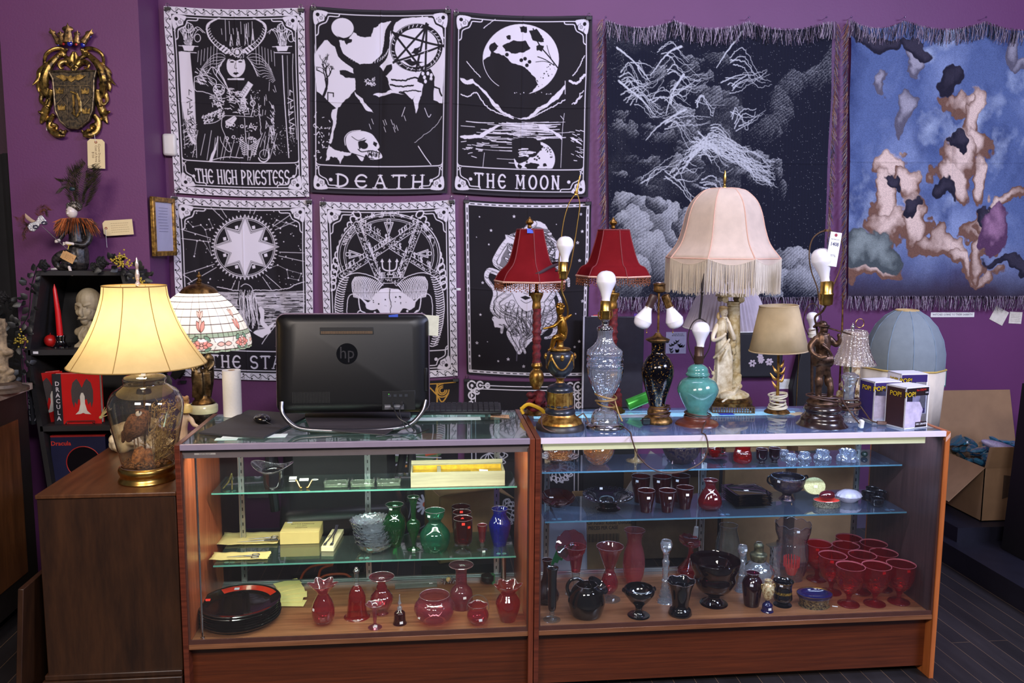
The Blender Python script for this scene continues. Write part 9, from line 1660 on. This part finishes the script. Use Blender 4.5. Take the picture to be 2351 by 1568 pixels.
o=obj('leaning_mirror',G().box((0,0,.22),(.33,.015,.5)),plain((60,56,64),.25,.4,.1),loc=at(1412,1010,4.3),bevel=.003);o.location[1]=4.38;o.location[2]=.78;tag(o,'dark grey framed panel leaning on the wall behind the crystal lamp','panel');obj('pale_edge',G().box((-.168,-.004,.22),(.008,.018,.5)),plain((190,186,196),.4),o,smooth=False);obj('support',G().box((0,.03,-.4),(.3,.04,.76)),BLACK,o)
o=obj('green_can',G().cyl(.024,.024,0,.10,24,M=Matrix.Rotation(1.2,4,'Y')),plain((80,196,70),.3,.3),loc=(at(1440,930,3.28)[0],3.27,TOP+.026));tag(o,'bright green can lying behind the crystal lamp','can')
# office chair behind the left showcase
LE=plain((22,22,25),.38,0,.15,12,.2);t=thing('office_chair','black leather office chair seen through the left showcase','chair',(-.42,3.86,0),.15);obj('backrest',G().box((0,.05,.76),(.52,.11,.58),rx=-.1),LE,t,bevel=.045);obj('seat',G().box((0,-.17,.46),(.54,.50,.12)),LE,t,bevel=.04)
obj('column',G().cyl(.03,.03,.1,.42,16,(0,-.15,0)),BLACK,t);g=G()
for k in range(5):obj('base_leg',G().tube([(0,-.15,.12),(.28*math.cos(k*1.2566),-.15+.28*math.sin(k*1.2566),.07)],[.026,.018],8),BLACK,t);obj('caster',G().ell((.28*math.cos(k*1.2566),-.15+.28*math.sin(k*1.2566),.03),(.026,.02,.03),8),BLACK,t)
for s_ in(-1,1):obj('armrest',G().tube(cr([(s_*.28,.06,.5),(s_*.31,.02,.68),(s_*.31,-.2,.68),(s_*.29,-.25,.48)],5),.02,8),BLACK,t)
t=thing('wall_outlet','grey double wall outlet seen through the top shelf of the left showcase','outlet',tuple(at(592,1118,YW-.001)));obj('cover_plate',G().box((0,-.004,0),(.11,.006,.12)),plain((120,112,116),.5),t,bevel=.002);obj('adapter_plug',G().box((-.02,-.025,.01),(.045,.035,.05)),BLACK,t,bevel=.005)
ORC=plain((206,76,36),.5);rg=random.Random(5);P=[at(u,v,3.6) for u,v in((686,1340),(700,1312),(725,1298),(765,1296),(738,1306),(730,1330),(720,1345),(745,1322),(790,1318),(810,1330))];o=obj('extension_cord',G().tube(cr(P,6),.0055,8),ORC);o.location[2]=0;tag(o,'orange extension cord coiled behind the left showcase','cord')
def cbox(label,x0,x1,y0,y1,z0,z1,rz=0,flaps=(),txt=None,mt=CARD):
 t=thing('cardboard_box',label,'box',((x0+x1)/2,(y0+y1)/2,z0),rz);a,b,h=(x1-x0)/2,(y1-y0)/2,z1-z0;obj('carton',G().bb(-a,a,-b,-b+.004,0,h).bb(-a,a,b-.004,b,0,h).bb(-a,-a+.004,-b,b,0,h).bb(a-.004,a,-b,b,0,h).bb(-a,a,-b,b,0,.004),mt,t,smooth=False)
 for(s_,an,l) in flaps:
  M_={'L':Matrix.Translation((-a,0,h))@Matrix.Rotation(an,4,'Y')@Matrix.Translation((-l/2,0,0)),'R':Matrix.Translation((a,0,h))@Matrix.Rotation(-an,4,'Y')@Matrix.Translation((l/2,0,0)),'F':Matrix.Translation((0,-b,h))@Matrix.Rotation(-an,4,'X')@Matrix.Translation((0,-l/2,0)),'B':Matrix.Translation((0,b,h))@Matrix.Rotation(an,4,'X')@Matrix.Translation((0,l/2,0))}[s_]
  obj('flap',G().box((0,0,0),(l,2*b,.004) if s_ in 'LR' else(2*a,l,.004),M=M_),mt,t,smooth=False)
 if txt=='~':scrawl((u1-u0)*m_*.75,(v1-v0)*m_*.7,5,Matrix.Translation((0,-.001,0)),o,PEN)
 elif txt:text(txt,.024,plain((50,38,28),.8),TM(-a+.02,-b-.001,h*.87),t,align='LEFT',bold=.0004,sx=.8)
 return t
t=cbox('cardboard box with printed address lines and barcode behind the right showcase',.705,.95,3.72,3.98,0,.41,0,(),'FUNKO LLC\nCOO: Vietnam\nITEM# 55753\nPOP Funko: Kidoki: Donutella\n6 PIECES PER CASE');g=G();[g.bb(-.10+i*.0055,-.10+i*.0055+.0016+.0016*(i*7%3==0),-.132,-.1305,.24,.28) for i in range(30)];obj('barcode',g,plain((50,38,28),.8),t,smooth=False)
cbox('tall cardboard box with open flaps behind the middle of the right showcase',1.42,1.74,3.82,4.05,0,.66,.06,(('L',.6,.2),('F',.9,.16)));cbox('low brown box at the right behind the glass',1.80,2.10,3.80,4.05,0,.66,-.06,(('B',-1.2,.18),))
cbox('large box holding other cartons under the counter',1.06,1.40,4.08,4.36,0,.44,.0,(('F',.5,.2),),mt=plain((120,92,64),.85));cbox('small cardboard carton behind the blue vase',-.0,.26,3.50,3.72,.26,.56,.3,(('R',-.5,.1),('F',.4,.08)));o=obj('storage_stool',G().bb(-.04,.30,3.46,3.76,0,.255),plain((24,22,24),.6),smooth=False);tag(o,'dark low stool under the small carton behind the left showcase','stool')
o=obj('white_bag',G().prism([(-.12,0),(.12,0),(.11,.3),(-.10,.32)],-.05,.05),plain((178,174,190),.6,0,.08,10,.2),loc=(.60,3.66,.12),bevel=.01);tag(o,'white bag with a green striped leaf emblem seen behind the ruby bowl','bag');g=G();[g.prism([(-.055+.02*i,.06+.012*i),(-.042+.02*i,.055+.012*i),(.0+.02*i,.15+.005*i),(-.02+.02*i,.15)],-.052,-.0505) for i in range(4)];obj('green_leaf_emblem',g,plain((30,130,70),.6),o,smooth=False)
o=obj('bag_stand',G().bb(.48,.70,3.60,3.71,0,.119),plain((26,24,28),.6),smooth=False);tag(o,'dark low stand under the white bag behind the showcase','stand')
o=obj('shipping_envelope',G().prism([(-.14,.0),(.10,-.02),(.14,.18),(-.02,.26)],-.004,.004),plain((176,166,156),.7),loc=(1.0,3.6,.66),rot=(.05,.1,0));tag(o,'grey paper leaning behind the ruby tumblers','paper');o.location=(1.02,3.72,.42)
t=thing('power_adapter','white inline cord switch hanging behind the right showcase glass','switch',(at(1598,1222,3.42)[0],3.42,at(1598,1222,3.42)[2]));obj('switch_body',G().box((0,0,0),(.022,.016,.055),ry=.12),WHITE,t,bevel=.006);obj('white_cord',G().tube([(0,0,.025),(.006,0,.2),(.0,-.0,.38)],.0022),WHITE,t)
# right side: big open box with blue wrap, step, dark post
t=cbox('large open cardboard box stuffed with blue plastic at the right edge',at(2188,1220,4.2)[0],at(2188,1220,4.2)[0]+.46,3.98,4.36,.19,at(2260,1072,4.0)[2],.0,(('B',1.3,.34),('L',-.75,.26),('F',1.35,.12)),mt=plain((140,108,78),.85,0,.08,14,.1))
hz=at(2260,1072,4.0)[2]-.19;g=G();rg=random.Random(6);
for k in range(90):g.ell((rg.uniform(-.18,.2),rg.uniform(-.15,.15),hz+rg.uniform(-.03,.07)),(rg.uniform(.02,.06),rg.uniform(.02,.05),rg.uniform(.006,.02)),4,rot=Matrix.Rotation(rg.uniform(-1,1),4,'Y'))
o=obj('blue_plastic_wrap',g,thin((110,190,215),(40,110,150),.6,(90,165,195),rough=.12,refl=2,bumpy=.7,bsc=30),smooth=False);o.location=t.location;o.rotation_euler=t.rotation_euler;tag(o,'crumpled translucent blue plastic stuffed in the large open box','plastic wrap')
o=obj('bubble_wrap',G().ell((-.06,-.12,hz+.075),(.16,.05,.03),12,rot=Matrix.Rotation(.35,4,'Y')),plain((176,168,206),.3,0,.2,120,.9),loc=t.location,rot=t.rotation_euler);tag(o,'roll of white bubble wrap on top of the blue plastic','bubble wrap')
o=obj('crumpled_paper',G().ell((.07,-.16,hz+.02),(.05,.03,.035),5,rot=Matrix.Rotation(.6,4,'Y')).ell((.03,-.17,hz+.0),(.03,.02,.03),4),plain((110,72,50),.9,0,.3,40,.6),loc=t.location,rot=t.rotation_euler,smooth=False);tag(o,'crumpled brown paper at the front of the open box','paper')
g=G();obj('printed_picture',G().prism([(-.12,.12),(-.06,.14),(-.05,.24),(-.12,.25)],-.1915,-.1905).prism([(-.03,.10),(.05,.06),(.06,.2),(-.01,.24)],-.1915,-.1905),plain((70,52,40),.8),t,smooth=False);obj('cord_loop',G().tube(cr([(.06,-.215,.03),(.02,-.22,.08),(.03,-.22,.13),(.09,-.22,.14),(.15,-.22,.10)],6),.0026,6),plain((206,180,120),.5),t)
o=obj('low_platform',G().bb(2.66,4.15,2.2,4.44,0,.11).bb(2.72,4.1,3.9,4.44,.11,.188),plain((22,21,32),.5,0,.2,10));tag(o,'low dark painted platform under the cardboard box at the right','platform')
P=[at(u,v,3.80) for u,v in((2356,878),(2347,880),(2322,1080),(2297,1278),(2294,1352),(2420,1352),(2440,878))];o=obj('dark_cabinet',G().prism([(p[0],max(p[2],.112)) for p in P],3.62,3.80),plain((14,13,15),.5));tag(o,'black leaning panel cut off by the right edge','panel')
